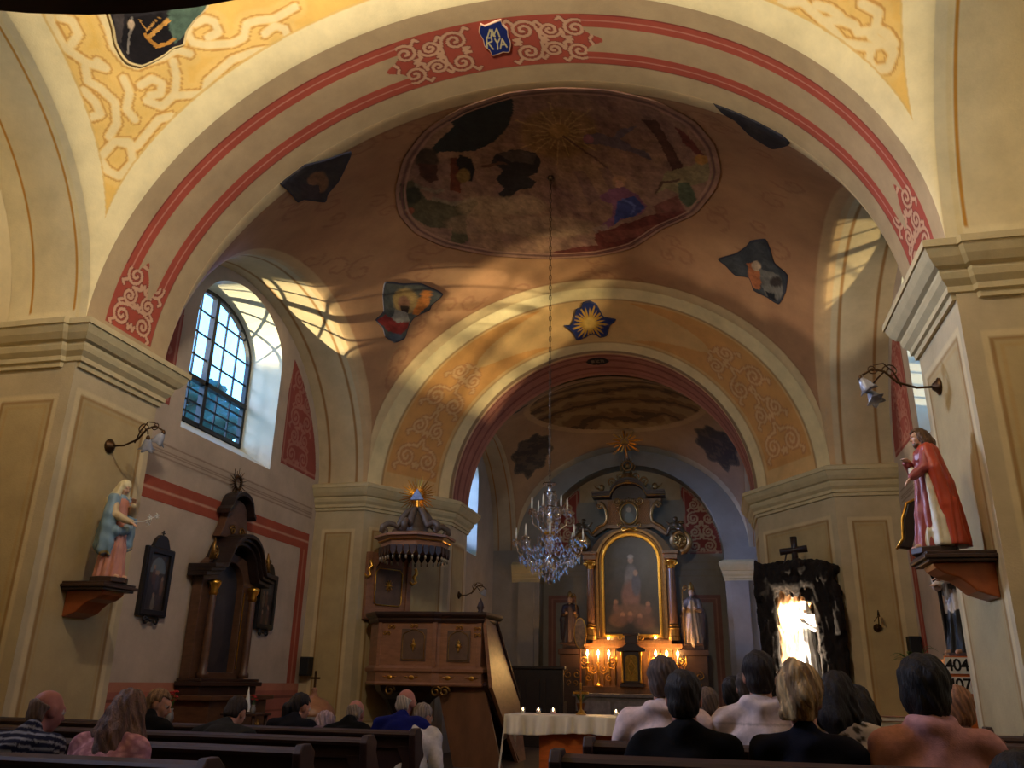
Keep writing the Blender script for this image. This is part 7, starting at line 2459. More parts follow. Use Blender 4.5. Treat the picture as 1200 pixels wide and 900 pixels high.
# ------------------------------------------------------------------ loudspeakers
def speaker(label, loc, rotz):
    t = thing('loudspeaker', label, 'loudspeaker', loc, rotz, 'loudspeakers')
    m = MB(); m.prism([(-0.10, 0.0), (0.10, 0.0), (0.085, -0.17), (-0.085, -0.17)][::-1], -0.16, 0.16, 'z'); m.build('cabinet', M_BLACKP, t, bevel=0.012)
    m = MB(); m.box(-0.075, 0.075, -0.178, -0.168, -0.14, 0.14); m.build('grille', mat('black speaker cloth', C(26, 26, 27), rough=0.9, noise=0.2, nscale=80), t, bevel=0.004)
    m = MB(); m.tube([(0, 0.0, 0), (0, 0.05, 0)], 0.02, 8); m.build('wall_mount', M_IRON, t)
    return t
p = at(361, 781, Y2 - 0.05)
speaker('black loudspeaker on the left wall pilaster beside the pulpit', (float(p[0]), Y2 - 0.05, float(p[2])), 0)
p = at(1071, 759, Y2 - 0.05)
speaker('black loudspeaker on the right wall pilaster beside the priest statue', (float(p[0]), Y2 - 0.05, float(p[2])), 0)

# ------------------------------------------------------------------ side altar on the left niche wall (built facing -Y, turned to face the nave)
M_SIDEW = mat('dull brown altar wood', C(98, 66, 46), rough=0.4, noise=0.35, nscale=6, stretch=(1, 1, 3))
sa = thing('side_altar', 'brown wooden side altar with dark arched painting on the left wall', 'altar', (-XW + 0.03, 11.35, 0), PI / 2)
sa.scale = (0.9, 1, 1)
m = MB(); m.box(-0.92, 0.92, -0.62, 0, 0, 0.12); m.box(-0.85, 0.85, -0.55, 0, 0.12, 0.98); m.box(-0.95, 0.95, -0.62, 0, 0.98, 1.04); m.build('mensa', M_SIDEW, sa, bevel=0.01)
m = MB(); m.box(-0.84, 0.84, -0.36, 0, 1.04, 1.16); m.box(-0.90, 0.90, -0.42, 0, 1.16, 1.22); m.box(-0.86, 0.86, -0.38, 0, 1.22, 1.26); m.build('plinth', M_DARKW, sa, bevel=0.01)
m = MB()
ring_prism(m, [(-0.80, 1.26), (0.80, 1.26), (0.80, 2.62)] + [(0.80 * math.cos(PI * i / 16), 2.62 + 0.42 * math.sin(PI * i / 16)) for i in range(1, 16)] + [(-0.80, 2.62)],
           [(-0.42, 1.34), (0.42, 1.34), (0.42, 2.55)] + [(0.42 * math.cos(PI * i / 16), 2.55 + 0.36 * math.sin(PI * i / 16)) for i in range(1, 16)] + [(-0.42, 2.55)], -0.16, 0.0)
m.build('retable', M_SIDEW, sa, bevel=0.008)
def sap(V, u, v):
    c = np.tile(np.array(C(58, 54, 56)), (len(V), 1)); P = V[:, [0, 2]]
    c = blend(c, np.clip(fbm(P, 4) * 0.6 + 0.3, 0, 1), C(40, 38, 42), 0.8)
    return blend(c, np.hypot(P[:, 0] / 0.18, (P[:, 1] - 1.95) / 0.5) < 1, C(74, 66, 64), 0.6)
surf('altar_painting', lambda u, v: (-0.42 + 0.84 * u, np.full_like(u, -0.05), 1.34 + v * (1.21 + 0.36 * np.sqrt(np.clip(1 - (2 * u - 1) ** 2, 0, 1)))), 30, 50, sap, mat('old oil painting', attr=True, rough=0.3), sa)
m = MB()
for sx in (-1, 1):
    m.mark(); m.lathe([(0.085, 1.27), (0.085, 1.33), (0.06, 1.36), (0.062, 1.5), (0.055, 2.36), (0.05, 2.40)], (sx * 0.60, -0.24, 0), 14)
m.build('column', M_SIDEW, sa, smooth=True)
m = MB()
for sx in (-1, 1):
    m.mark(); m.lathe([(0.05, 2.38), (0.07, 2.42), (0.06, 2.46), (0.095, 2.54), (0.10, 2.58), (0.05, 2.6)], (sx * 0.60, -0.24, 0), 12)
m.build('capital', M_GOLD, sa, smooth=True)
m = MB()
arc = [(-0.98, 2.62), (-0.62, 2.66)] + [(-0.52 * math.cos(PI * i / 14), 2.72 + 0.44 * math.sin(PI * i / 14)) for i in range(1, 14)] + [(0.62, 2.66), (0.98, 2.62)]
for dz, dy, th in ((0, -0.32, 0.06), (0.06, -0.38, 0.05), (0.11, -0.44, 0.06)):
    m.prism([(x, z + dz) for x, z in arc] + [(x, z + dz + th) for x, z in arc[::-1]], dy, 0.0)
m.build('arched_cornice', M_BLACKW, sa, bevel=0.008)
m = MB()
m.prism([(-0.46, 3.25), (0.46, 3.25), (0.36, 3.42), (0.30, 3.60)] + [(0.30 * math.cos(PI * i / 10), 3.62 + 0.24 * math.sin(PI * i / 10)) for i in range(1, 10)] + [(-0.30, 3.60), (-0.36, 3.42)], -0.14, 0)
m.build('upper_crest', M_SIDEW, sa, bevel=0.012)
m = MB()
arc2 = [(-0.42, 3.60), (-0.34, 3.66)] + [(-0.32 * math.cos(PI * i / 12), 3.68 + 0.24 * math.sin(PI * i / 12)) for i in range(1, 12)] + [(0.34, 3.66), (0.42, 3.60)]
m.prism([(x, z) for x, z in arc2] + [(x, z + 0.07) for x, z in arc2[::-1]], -0.24, 0)
m.build('crest_moulding', M_BLACKW, sa, bevel=0.008)
m = MB()
for sx in (-1, 1):
    m.mark(); m.tube([(sx * p[0] + sx * 0.8, -0.3, p[1] + 2.95) for p in spiral(0, 0, 0.09, PI / 2, 1.4, 18, 0.2)], 0.02, 5); m.tube([(sx * 0.86, -0.3, 2.86), (sx * 0.86, -0.3, 3.05), (sx * 0.84, -0.3, 3.16)], [0.05, 0.03, 0.01], 8)
m.build('vase_finial', M_OLDGOLD, sa, smooth=True)
m = MB()
for sx in (-1, 1):
    m.mark(); m.tube([(sx * 0.14 + sx * p[0], -0.16, 3.38 + p[1]) for p in spiral(0, 0, 0.08, 0, 1.4, 18, 0.2)], 0.014, 5)
m.build('gilt_scroll', M_OLDGOLD, sa, smooth=True)
m = MB()
for sx in (-1, 1):
    m.mark(); m.tube([(sx * 0.46, -0.17, 1.4), (sx * 0.46, -0.17, 2.5)], 0.010, 5)
m.build('gilt_fillet', M_GOLD, sa)
m = MB()
for x in (-0.6, 0.0, 0.6):
    m.mark()
    for i in range(8):
        a = 2 * PI * i / 8
        m.tube([(x, -0.565, 0.55), (x + 0.10 * math.cos(a), -0.565, 0.55 + 0.16 * math.sin(a))], [0.03, 0.012], 5)
m.build('gilt_ornament', M_OLDGOLD, sa, smooth=True)
# sunburst on the wall over the side altar
p = atx(279, 566, -XW + 0.06)
t = thing('sunburst', 'small dull sunburst ornament on the wall over the left side altar', 'ornament', (-XW + 0.05, float(p[1]), float(p[2])), PI / 2)
m = MB()
for i in range(20):
    a = 2 * PI * i / 20; Lr = 0.24 if i % 2 else 0.19
    m.tube([(0.08 * math.cos(a), 0.0, 0.08 * math.sin(a)), (Lr * math.cos(a), -0.01, Lr * math.sin(a))], [0.012, 0.005], 4)
m.tube([(0.09 * math.cos(a), -0.02, 0.10 * math.sin(a)) for a in np.linspace(0, 2 * PI, 21)[:-1]], 0.02, 6, closed=True)
m.build('rays', M_BRONZE, t)
m = MB(); m.lathe([(0.02, -0.45), (0.05, -0.42), (0.06, -0.36), (0.03, -0.30), (0.012, -0.26), (0.012, -0.1)], (0, -0.0, 0), 10); m.build('stem', M_OLDGOLD, t, smooth=True)


def framed(label, px, py, seed):
    p = atx(px, py, -XW + 0.03)
    t = thing('framed_picture', label, 'picture', (-XW + 0.03, float(p[1]), float(p[2])), PI / 2, 'framed pictures on the left niche wall')
    m = MB(); ring_prism(m, [(-0.27, -0.43), (0.27, -0.43), (0.27, 0.43), (-0.27, 0.43)], [(-0.20, -0.36), (0.20, -0.36), (0.20, 0.36), (-0.20, 0.36)], -0.05, 0.03)
    ring_prism(m, [(-0.285, -0.445), (0.285, -0.445), (0.285, 0.445), (-0.285, 0.445)], [(-0.25, -0.41), (0.25, -0.41), (0.25, 0.41), (-0.25, 0.41)], -0.03, 0.03); m.build('frame', M_FRAMEK, t, bevel=0.008)
    def pc(V, u, v):
        c = np.tile(np.array(C(50, 42, 38)), (len(V), 1)); P = V[:, [0, 2]]
        c = blend(c, np.clip(fbm(P, 9 + seed) * 0.7 + 0.3, 0, 1), C(84, 66, 54), 0.7)
        top = (P[:, 1] > 0.12) & (np.abs(P[:, 0]) < 0.16 * np.sqrt(np.clip(1 - ((P[:, 1] - 0.12) / 0.2) ** 2, 0, 1)))
        c = blend(c, top, C(108, 116, 118) if seed == 0 else C(70, 74, 72), 0.8)
        for i in range(6):
            r = np.random.RandomState(seed * 10 + i)
            cx, cz = r.uniform(-0.13, 0.13), r.uniform(-0.3, 0.12)
            c = blend(c, np.hypot((P[:, 0] - cx) / 0.035, (P[:, 1] - cz) / 0.11) < 1, [C(120, 84, 60), C(92, 60, 50), C(130, 116, 96), C(60, 60, 66)][i % 4], 0.8)
            c = blend(c, np.hypot((P[:, 0] - cx) / 0.025, (P[:, 1] - cz - 0.12) / 0.03) < 1, C(150, 116, 90), 0.8)
        return c
    surf('picture', lambda u, v: (-0.205 + 0.41 * u, np.full_like(u, -0.015), -0.365 + 0.73 * v), 40, 70, pc, mat('old oil painting', attr=True, rough=0.3), t)
    m = MB(); m.prism([(-0.18, 0.44), (0.18, 0.44), (0.15, 0.50), (0.12, 0.56), (0.06, 0.61), (-0.06, 0.61), (-0.12, 0.56), (-0.15, 0.50)], -0.03, 0.03); m.tube([(0, -0.01, 0.60), (0, -0.01, 0.68)], 0.012, 6); m.box(-0.035, 0.035, -0.018, 0.0, 0.635, 0.65); m.build('crest', M_FRAMEK, t, bevel=0.006)
    m = MB(); m.tube([(-0.1 + p_[0], -0.02, -0.49 + p_[1]) for p_ in spiral(0, 0, 0.06, PI / 2, 1.3, 16, 0.2)], 0.014, 5); m.tube([(0.1 - p_[0], -0.02, -0.49 + p_[1]) for p_ in spiral(0, 0, 0.06, PI / 2, 1.3, 16, 0.2)], 0.014, 5); m.tube([(-0.12, -0.02, -0.45), (0, -0.02, -0.5), (0.12, -0.02, -0.45)], 0.014, 5); m.build('scroll', M_FRAMEK, t, smooth=True)
    return t
framed('dark framed picture on the left wall between the pier and the side altar', 182, 682, 0)
framed('dark framed picture on the left wall on the chancel side of the side altar', 311, 705, 1)

# ------------------------------------------------------------------ grotto with a lit shrine against the right splay pier
GX, GY, GR = 3.42, 14.35, -0.18
gr = thing('grotto', 'black rock grotto with brightly lit niche and log cross by the chancel pier', 'grotto', (GX, GY, 0), GR)
S = SDF(0.022, 0.06)
rk = C(36, 30, 26)
RS = np.random.RandomState(3)
# side masses, back slab and overhanging head of the rock niche
S.rbox((-0.47, 0.12, 1.45), (0.14, 0.40, 1.45), 0.10, rk)
S.rbox((0.46, 0.12, 1.45), (0.20, 0.40, 1.45), 0.12, rk)
S.rbox((0.0, 0.46, 1.5), (0.56, 0.10, 1.5), 0.08, rk)
S.rbox((0.0, 0.1, 0.40), (0.56, 0.42, 0.40), 0.10, rk)
S.rbox((0.02, 0.12, 2.98), (0.56, 0.42, 0.20), 0.15, rk)
for i in range(30):
    a = RS.uniform(-0.55, 0.58); S.ell((a, RS.uniform(-0.25, 0.3), 3.05 + RS.uniform(-0.05, 0.2) - 0.25 * abs(a)), (RS.uniform(0.08, 0.18), 0.15, RS.uniform(0.07, 0.14)), rk)
for i in range(46):
    sx = RS.choice([-1, 1]); z = RS.uniform(0.2, 2.9)
    S.ell((sx * RS.uniform(0.40, 0.60) + 0.02, RS.uniform(-0.34, 0.0), z), (RS.uniform(0.04, 0.09), 0.09, RS.uniform(0.12, 0.35)), rk)
for i in range(18):   # dripping points along the head of the opening
    a = RS.uniform(-0.40, 0.34); S.cone((a, RS.uniform(-0.28, 0.15), 2.86), (a + RS.uniform(-0.02, 0.02), RS.uniform(-0.25, 0.1), 2.86 - RS.uniform(0.08, 0.3)), RS.uniform(0.05, 0.09), 0.012, rk)
def gdisp(P):
    q = P * np.array([9.0, 9.0, 2.6])
    return 0.03 * fbm(q, 1.0) + 0.015 * np.sin(P[:, 0] * 60 + 3 * np.sin(P[:, 2] * 5)) * np.sin(P[:, 2] * 11 + P[:, 0] * 20)
S.disp = gdisp
S.mesh('rock', mat('dark rock', attr=True, rough=0.9, noise=0.5, nscale=8, bump=0.6, bscale=24, spec=0.2), gr)
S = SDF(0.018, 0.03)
tn = C(156, 122, 88)  # lighter than the outer rock: the niche's lamplight is put into this colour
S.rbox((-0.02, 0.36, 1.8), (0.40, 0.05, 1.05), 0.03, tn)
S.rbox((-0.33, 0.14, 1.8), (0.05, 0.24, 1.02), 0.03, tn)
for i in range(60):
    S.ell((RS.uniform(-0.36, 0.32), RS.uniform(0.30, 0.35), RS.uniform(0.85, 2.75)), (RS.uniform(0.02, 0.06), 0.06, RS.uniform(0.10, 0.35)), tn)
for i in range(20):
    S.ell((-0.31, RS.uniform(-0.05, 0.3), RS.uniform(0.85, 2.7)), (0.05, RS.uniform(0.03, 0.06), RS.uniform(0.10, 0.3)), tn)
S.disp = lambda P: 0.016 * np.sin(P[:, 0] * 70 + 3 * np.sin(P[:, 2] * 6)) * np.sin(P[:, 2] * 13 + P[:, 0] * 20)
S.mesh('lamplit_rock', mat('lamplit rock colour', attr=True, rough=0.9, noise=0.6, nscale=14, bump=0.6, bscale=24, spec=0.2, stretch=(2, 2, 0.6)), gr)
m = MB()
m.tube([(0.02, -0.05, 3.02), (0.03, -0.05, 3.42), (0.03, -0.05, 3.62)], [0.055, 0.05, 0.055], 9); m.tube([(-0.20, -0.05, 3.38), (0.02, -0.06, 3.40), (0.23, -0.05, 3.42)], [0.055, 0.05, 0.06], 9); m.tube([(-0.12, -0.08, 3.0), (-0.14, -0.08, 3.2), (-0.10, -0.08, 3.34)], 0.014, 5)
m.build('log_cross', M_BLACKW, gr, smooth=True)
m = MB(); m.box(-0.42, 0.30, -0.2, 0.34, 0.72, 0.80); m.build('niche_ledge', mat('pale stone', C(170, 150, 130), rough=0.9, noise=0.4, nscale=12, bump=0.5), gr, bevel=0.02)
ca, sa_ = math.cos(GR), math.sin(GR)
def gw(x, y): return (GX + x * ca - y * sa_, GY + x * sa_ + y * ca)
def veil_white(root, s, k, T):
    S = SDF(0.0105, 0.03 * s); w = C(236, 234, 230)
    S.ell(T @ Vector(k(0, -0.02, 0.03)), k(0.095, 0.115, 0.115), w)
    S.chain([T @ Vector(k(0, -0.09, 0)), k(0, -0.12, 1.3), k(0, -0.16, 0.6)], [0.09 * s, 0.18 * s, 0.2 * s], w)
    Ti = np.array(T.inverted())
    S.cuts.append(lambda P: 0.06 * s - np.linalg.norm((P @ Ti[:3, :3].T + Ti[:3, 3]) - np.array([0, 0.12 * s, -0.025 * s]), axis=1))
    S.disp = folds((0, -0.05), 8, 0.01, 0.5 * s, 1.6 * s)
    S.mesh('veil', M_FIG, root)
x_, y_ = gw(0.08, 0.06)
robed('shrine_statue', 'white robed statue glowing inside the lit rock grotto', (x_, y_, 1.38), PI + GR - 0.2, 1.22, C(236, 234, 230), veil_white, C(226, 196, 170), None, None,
      dict(arms=[(-1, (-0.22, 0.1, 1.12), (-0.03, 0.22, 1.24)), (1, (0.22, 0.1, 1.12), (0.03, 0.22, 1.24))], hands=[(0.05, 0.4, 0.9), (-0.05, 0.4, 0.9)]))
t = thing('shrine_stand', 'stone stand lifting the white statue inside the lit grotto', 'stand', (x_, y_, 0.80), GR)
m = MB(); m.lathe([(0.24, 0), (0.24, 0.08), (0.19, 0.12), (0.19, 0.46), (0.22, 0.5), (0.22, 0.56)], (0, 0, 0), 10); m.build('stand_block', mat('pale stone', C(170, 150, 130)), t)
for x, y, z, e in ((-0.12, -0.14, 2.62, 420), (-0.2, -0.16, 1.2, 300)):
    a, b = gw(x, y); lamp('grotto_lamp', 'SPOT', (a, b, z), e, (1.0, 0.86, 0.66), 0.05, target=(*gw(0.0, 0.34), 1.95), spot_size=1.9, spot_blend=0.3)

# ------------------------------------------------------------------ small furnishings behind the pews
p = at(365, 845, 10.4)
t = thing('baptismal_font', 'baptismal font with domed brown lid and small cross behind the left pews', 'font', (float(p[0]), 10.4, 0))
m = MB(); m.lathe([(0.28, 0), (0.28, 0.06), (0.14, 0.14), (0.12, 0.45), (0.24, 0.62), (0.30, 0.78), (0.30, 0.84), (0.02, 0.84)], (0, 0, 0), 16); m.build('basin', M_MARBLE, t, smooth=False)
m = MB(); m.lathe([(0.29, 0.84), (0.29, 0.87), (0.25, 0.95), (0.16, 1.03), (0.06, 1.07), (0.03, 1.12), (0.045, 1.15), (0.02, 1.18)], (0, 0, 0), 18); m.build('lid', M_WOOD, t, smooth=True)
m = MB(); m.box(-0.012, 0.012, -0.01, 0.01, 1.16, 1.38); m.box(-0.065, 0.065, -0.01, 0.01, 1.28, 1.305); m.build('cross', M_BRONZE, t)
p = at(290, 822, 9.9)
lx, lz = float(p[0]), float(p[2])
t = thing('side_table', 'small dark table in front of the left side altar', 'table', (lx, 9.9, 0))
m = MB(); m.box(-0.24, 0.24, -0.2, 0.2, lz - 0.16, lz - 0.13); m.build('table_top', M_DARKW, t, bevel=0.008)
m = MB()
for sx in (-1, 1):
    for sy in (-1, 1): m.mark(); m.lathe([(0.02, 0.0), (0.025, 0.3), (0.018, 0.5), (0.025, lz - 0.16)], (sx * 0.19, sy * 0.15, 0), 8)
m.build('leg', M_DARKW, t, smooth=True)
t = thing('cone_lantern', 'white cone shaped lantern on the small dark table', 'lantern', (lx, 9.9, lz - 0.13))
m = MB(); m.lathe([(0.055, 0.0), (0.052, 0.02), (0.02, 0.2), (0.006, 0.27), (0.002, 0.3)], (0, 0, 0), 14); m.build('cone', M_WHITE, t, smooth=True)
m = MB(); m.lathe([(0.06, 0.0), (0.06, 0.012), (0.05, 0.014)], (0, 0, 0), 14); m.build('foot', M_DARKW, t)


def bouquet(label, loc, n, col, s=1.0):
    t = thing('flower_vase', label, 'flowers', loc)
    m = MB(); m.lathe([(0.045 * s, 0), (0.06 * s, 0.05 * s), (0.05 * s, 0.11 * s), (0.035 * s, 0.14 * s), (0.045 * s, 0.16 * s), (0.03 * s, 0.15 * s)], (0, 0, 0), 14); m.build('vase', M_MARBLE, t, smooth=True)
    r = np.random.RandomState(n)
    for i in range(n):
        a = r.rand() * 6.28; q = r.uniform(0.02, 0.09) * s; z = r.uniform(0.22, 0.34) * s
        m = MB(); m.tube([(0, 0, 0.12 * s), (q * math.cos(a) * 0.6, q * math.sin(a) * 0.6, z * 0.75), (q * math.cos(a), q * math.sin(a), z)], 0.004 * s, 4); m.build('stalk', M_LEAF, t)
        m = MB()
        for j in range(7):
            b_ = 2 * PI * j / 7; c0 = Vector((q * math.cos(a), q * math.sin(a), z))
            m.tube([c0, c0 + Vector((0.02 * s * math.cos(b_), 0.02 * s * math.sin(b_), 0.012 * s)), c0 + Vector((0.034 * s * math.cos(b_), 0.034 * s * math.sin(b_), 0.005 * s))], [0.005 * s, 0.013 * s, 0.003 * s], 5)
        m.build('flower', col, t, smooth=True)
    return t
M_REDF = mat('red petals', C(176, 40, 36), rough=0.6, noise=0.3, nscale=30)
p = at(197, 845, 9.3)
t = thing('flower_stand', 'turned dark wooden flower stand by the left niche wall', 'stand', (float(p[0]), 9.3, 0))
m = MB(); m.lathe([(0.16, 0), (0.16, 0.03), (0.05, 0.08), (0.04, 0.3), (0.06, 0.45), (0.035, 0.6), (0.04, float(p[2]) - 0.1), (0.14, float(p[2]) - 0.05), (0.14, float(p[2]) - 0.02)], (0, 0, 0), 14); m.build('stand_column', M_DARKW, t, smooth=False)
bouquet('vase of red flowers on the stand by the left niche wall', (float(p[0]), 9.3, float(p[2]) - 0.02), 9, M_REDF, 1.0)
bouquet('small vase of red flowers beside the white cone lantern', (lx + 0.13, 9.82, lz - 0.13), 5, M_REDF, 0.6)
p = at(655, 840, 19.0)
t = thing('flower_stand', 'low stand with leaves beside the choir stall', 'stand', (-0.98, 20.0, 0)); m = MB(); m.lathe([(0.15, 0), (0.15, 0.03), (0.04, 0.08), (0.04, 0.6), (0.13, 0.66), (0.13, 0.7)], (0, 0, 0), 12); m.build('stand_column', M_DARKW, t)


def plant(label, loc, s, n, seed):
    t = thing('potted_plant', label, 'plant', loc)
    m = MB(); m.lathe([(0.07 * s, 0), (0.10 * s, 0.15 * s), (0.11 * s, 0.155 * s), (0.11 * s, 0.175 * s), (0.09 * s, 0.17 * s)], (0, 0, 0), 14); m.build('pot', mat('clay pot', C(130, 78, 54), rough=0.8), t, smooth=False)
    r = np.random.RandomState(seed)
    for i in range(n):
        a = r.rand() * 6.28; L_ = r.uniform(0.16, 0.34) * s; up = r.uniform(0.1, 0.32) * s
        ca_, sa2 = math.cos(a), math.sin(a)
        vs = []
        for j in range(6):
            t_ = j / 5; w = 0.035 * s * math.sin(PI * min(1, t_ * 0.9 + 0.1))
            x = L_ * t_; z = 0.17 * s + up * math.sin(t_ * 2.2)
            vs += [(x * ca_ - w * sa2, x * sa2 + w * ca_, z), (x * ca_ + w * sa2, x * sa2 - w * ca_, z)]
        m = MB(); m.add(vs, [(2 * j, 2 * j + 1, 2 * j + 3, 2 * j + 2) for j in range(5)])
        o = m.build('leaf', M_LEAF, t, smooth=True); md = o.modifiers.new('thick', 'SOLIDIFY'); md.thickness = 0.003
    return t
p = at(1075, 790, 11.6)
pz = float(p[2])
t = thing('plant_stand', 'slim dark plant stand by the right wall below the loudspeaker', 'stand', (float(p[0]), 11.6, 0))
m = MB(); m.lathe([(0.16, 0), (0.16, 0.03), (0.04, 0.08), (0.05, 0.5), (0.03, 0.9), (0.05, pz - 0.16), (0.13, pz - 0.14), (0.13, pz - 0.10)], (0, 0, 0), 12); m.build('stand_column', M_DARKW, t)
plant('green leafy potted plant below the right loudspeaker', (float(p[0]), 11.6, pz - 0.10), 0.9, 16, 4)
plant('leafy potted plant on the low stand beside the choir stall', (-0.98, 20.0, 0.70), 0.9, 12, 5)
# ------------------------------------------------------------------ pews
def pew(xa, xb, Y, label, group, up=0.0):
    t = thing('pew', label, 'pew', ((xa + xb) / 2, Y, 0), 0, group)
    w = (xb - xa) / 2; yb = -0.31
    m = MB(); m.box(-w, w, yb - 0.01, yb + 0.02, 0.40, 0.90 + up); m.build('backrest', M_PEW, t, bevel=0.004)
    m = MB(); m.prism([(yb - 0.06, 0.89 + up), (yb + 0.05, 0.89 + up), (yb + 0.055, 0.91 + up), (yb + 0.03, 0.935 + up), (yb - 0.05, 0.925 + up), (yb - 0.065, 0.91 + up)], -w, w, 'x'); m.build('top_rail', M_PEW, t)
    m = MB(); m.box(-w, w, yb + 0.02, 0.20, 0.52, 0.56); m.build('seat', M_PEW, t, bevel=0.006)
    m = MB(); m.box(-w, w, yb - 0.03, yb - 0.01, 0.81 + up, 0.89 + up); m.mark(); m.box(-w, w, yb - 0.03, yb - 0.01, 0.40, 0.48); m.build('rail', M_PEW, t, bevel=0.004)
    n = max(2, int(round(2 * w / 0.62)))
    m = MB()
    for i in range(n + 1):
        x = -w + 0.06 + (2 * w - 0.12) * i / n
        m.mark()
        zs = np.linspace(0.46, 0.83 + up, 13)
        hw_ = [0.045 + 0.022 * math.cos((z - 0.46) / (0.37 + up) * 2 * PI) + 0.012 * math.cos((z - 0.46) / (0.37 + up) * 4 * PI) for z in zs]
        m.prism([(x - q, z) for q, z in zip(hw_, zs)] + [(x + q, z) for q, z in list(zip(hw_, zs))[::-1]], yb - 0.032, yb - 0.008)
    m.build('stile', M_PEW, t, bevel=0.003)
    for sx in (-1, 1):
        prof_ = [(yb - 0.07, 0.1), (yb - 0.07, 0.5), (yb - 0.045, 0.62), (yb - 0.08, 0.80 + up), (yb - 0.095, 0.91 + up), (yb - 0.06, 0.955 + up), (yb + 0.03, 0.955 + up), (yb + 0.09, 0.91 + up), (yb + 0.085, 0.85 + up), (yb + 0.17, 0.72), (yb + 0.36, 0.68), (yb + 0.48, 0.66), (yb + 0.52, 0.60), (yb + 0.50, 0.5), (yb + 0.46, 0.42), (yb + 0.50, 0.22), (yb + 0.53, 0.1)]
        m = MB(); m.prism(prof_, sx * w - 0.025, sx * w + 0.025, 'x'); m.build('end_panel', M_PEW, t, bevel=0.008)
    m = MB(); m.box(-w, w, yb - 0.30, yb - 0.12, 0.22, 0.26)
    m.build('kneeler', M_PEW, t, bevel=0.005)
    return t


ORD = ['nearest', 'second nearest', 'third nearest', 'fourth nearest', 'farthest']
for k in range(5):
    if k < 4: pew(-4.0, -0.16, ROW(k), 'dark wooden pew, %s row in the left block' % ORD[k if k < 3 else 4], 'left block of pews')
    pew((1.42, 1.42, 1.75, 1.95, 1.95)[k], 4.02, ROW(k), 'dark wooden pew, %s row in the right block' % ORD[k], 'right block of pews', 0.09)
pew(1.42, 4.02, ROW(-1), 'dark wooden pew just below the bottom right edge of the picture', 'right block of pews', 0.09)
for nm, a, b in (('left', -4.1, -0.06), ('right', 1.36, 4.1)):
    o = MB().box(a, b, ROW(-1) - 0.9, ROW(3 if nm == 'left' else 4) + 0.5, 0, 0.1).build('floor_platform_%s' % nm, M_DARKW, kind='structure')

# ------------------------------------------------------------------ the congregation
def stripes(q, c):
    return blend(c, np.sin(q[:, 2] * 150) > 0.55, C(150, 156, 170), 0.85)
def lace(q, c):
    return blend(c, np.clip(np.sin(q[:, 0] * 80 + 3 * np.sin(q[:, 2] * 30)) * np.sin(q[:, 2] * 90) * 2, 0, 1), C(226, 176, 186), 0.7)
def leopard(q, c):
    return blend(c, (np.sin(q[:, 0] * 60 + 2 * np.sin(q[:, 2] * 40)) * np.sin(q[:, 2] * 70 + q[:, 1] * 40) > 0.35) & (np.abs(q[:, 0] + 0.08 - 0.3 * (q[:, 2] - 0.9)) < 0.14), C(60, 50, 40), 0.95)
def seams(q, c):
    return blend(c, np.abs(q[:, 2] - 1.0) < 0.006, tuple(0.6 * v for v in C(216, 198, 196)), 0.7)

G = 'people seated in the pews'
# left block
person(43, 830, 0, 'balding man in navy shirt with pale stripes at the far left of the pews', C(30, 34, 58), pattern=stripes, hair='bald', haircol=C(120, 100, 90), skin=C(176, 116, 104), hyaw=-0.4, wide=1.05)
person(140, 832, 0, 'woman with long wavy brown hair over a pink lace top', C(176, 126, 140), pattern=lace, hair='long', haircol=C(92, 66, 54), haircol2=C(122, 92, 76), hyaw=0.15)
person(178, 823, 2, 'woman with tied fair hair and black top looking to the right', C(18, 18, 20), sleeves='short', hair='bun', haircol=C(150, 118, 84), haircol2=C(110, 80, 56), hyaw=-1.25, wide=0.92)
person(268, 832, 2, 'dark haired person in a dark grey jacket bent forward on the left', C(46, 48, 50), sleeves='long', hair='short', haircol=C(44, 34, 30), hpitch=-0.3, arms='front', wide=1.15)
person(346, 826, 3, 'woman in dark top with dark hair in a ponytail', C(26, 28, 38), sleeves='short', hair='tail', haircol=C(34, 26, 24), hyaw=-0.5)
person(379, 846, 3, 'person with lilac grey hair low behind the font', C(120, 104, 120), hair='full', haircol=C(176, 156, 170), hs=0.9, hoff=0.1)
person(411, 833, 3, 'man with grey hair round a bald crown in a black shirt', C(20, 20, 22), hair='bald', haircol=C(150, 136, 124), skin=C(196, 134, 120))
person(473, 822, 3, 'stout bald man with white hair fringe in a royal blue shirt', C(24, 32, 112), hair='bald', haircol=C(206, 196, 182), skin=C(196, 134, 120), hyaw=-0.35, wide=1.15)
person(490, 838, 3, 'grey haired person in a white shirt at the aisle end beside the blue shirted man', C(214, 214, 220), sleeves='long', hair='short', haircol=C(150, 140, 132), hyaw=-0.5)
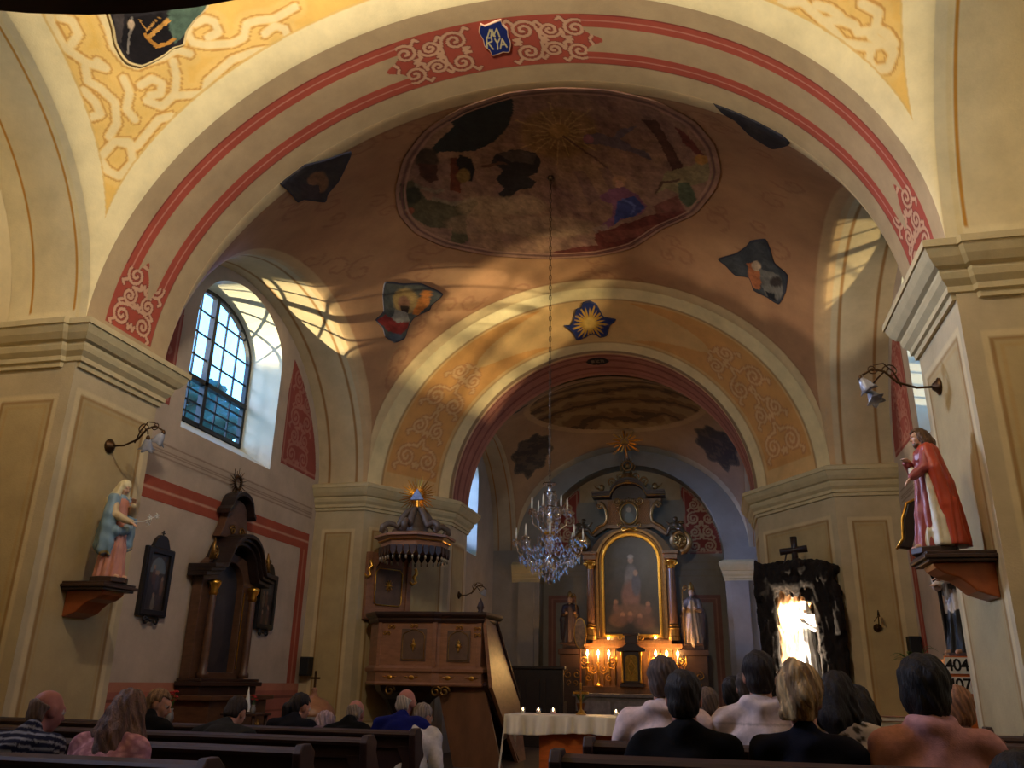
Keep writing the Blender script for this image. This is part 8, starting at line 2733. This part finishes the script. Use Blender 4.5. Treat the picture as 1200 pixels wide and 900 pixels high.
# right block
person(777, 797, 1, 'grey haired man in a pale pink shirt nearest the aisle on the right', C(232, 208, 204), hair='short', haircol=C(96, 80, 72), collar=True, wide=1.06, skin=C(206, 150, 126), sleeves='long')
person(801, 818, 0, 'dark short haired man in a black t-shirt nearest the aisle', C(14, 14, 16), hair='short', haircol=C(30, 24, 22), wide=1.06, skin=C(190, 126, 106))
person(829, 826, 2, 'person in a coral red top mostly hidden behind the man in black', C(206, 60, 64), hair='short', haircol=C(110, 92, 80), hs=0.95, wide=0.95)
person(860, 812, 4, 'person with dark curly hair in front of the chancel seen between two men', C(60, 50, 50), hair='full', haircol=C(28, 22, 20))
person(876, 806, 3, 'person half hidden behind the dark haired man in the white shirt', C(90, 80, 76), hair='short', haircol=C(70, 58, 50))
person(890, 792, 1, 'dark haired man in a white shirt in front of the grotto', C(228, 212, 212), pattern=seams, hair='short', haircol=C(34, 26, 24), collar=True, wide=1.06, sleeves='short')
person(941, 820, 0, 'blonde woman with swept up hair in a dark navy jacket', C(24, 24, 34), sleeves='long', hair='updo', haircol=C(196, 164, 112), haircol2=C(110, 78, 50), hyaw=-0.25, wide=1.0)
person(984, 815, 1, 'woman with dark hair in a pale top with dark patterned scarf', C(206, 194, 182), pattern=leopard, hair='shoulder', haircol=C(28, 22, 22), hyaw=-0.5, wide=0.95)
person(1006, 826, 2, 'dark haired person in an olive green jacket behind the patterned scarf', C(70, 70, 52), sleeves='long', hair='shoulder', haircol=C(30, 25, 24), wide=1.0)
person(1087, 808, 0, 'woman with short dark hair in a dusty pink blouse on the right', C(206, 152, 150), sleeves='long', hair='full', haircol=C(22, 17, 17), collar=True, hyaw=-0.3, wide=1.0)
person(1123, 830, 2, 'person with reddish fair hair low behind the woman in pink', C(120, 84, 76), hair='full', haircol=C(150, 104, 74))
person(1212, 925, -1, 'dark haired person cut off at the bottom right corner', C(24, 22, 24), hair='full', haircol=C(22, 18, 18), hs=0.95)

# hymn books on the top of a pew
bp_ = at(1042, 846, ROW(3) - 0.31)
for i, (lb, colr) in enumerate((('dark hymn book at the bottom of the stack on the pew shelf', C(60, 40, 34)), ('cream hymn book in the middle of the stack on the pew shelf', C(214, 196, 160)), ('brown hymn book on top of the stack on the pew shelf', C(140, 90, 60)))):
    t = thing('hymn_book', lb, 'book', (float(bp_[0]), ROW(3) - 0.33, 1.027 + i * 0.034), 0.1 * (i - 1), 'hymn books stacked on the pew')
    cv = mat('book cover %d' % i, colr, rough=0.5, noise=0.1)
    m = MB(); m.box(-0.11, 0.11, -0.075, 0.075, 0.0, 0.004); m.box(-0.11, 0.11, -0.075, 0.075, 0.028, 0.032); m.box(-0.112, -0.106, -0.075, 0.075, 0.0, 0.032); m.build('cover', cv, t)
    m = MB(); m.box(-0.105, 0.105, -0.07, 0.07, 0.004, 0.028); m.build('pages', M_WHITE, t)
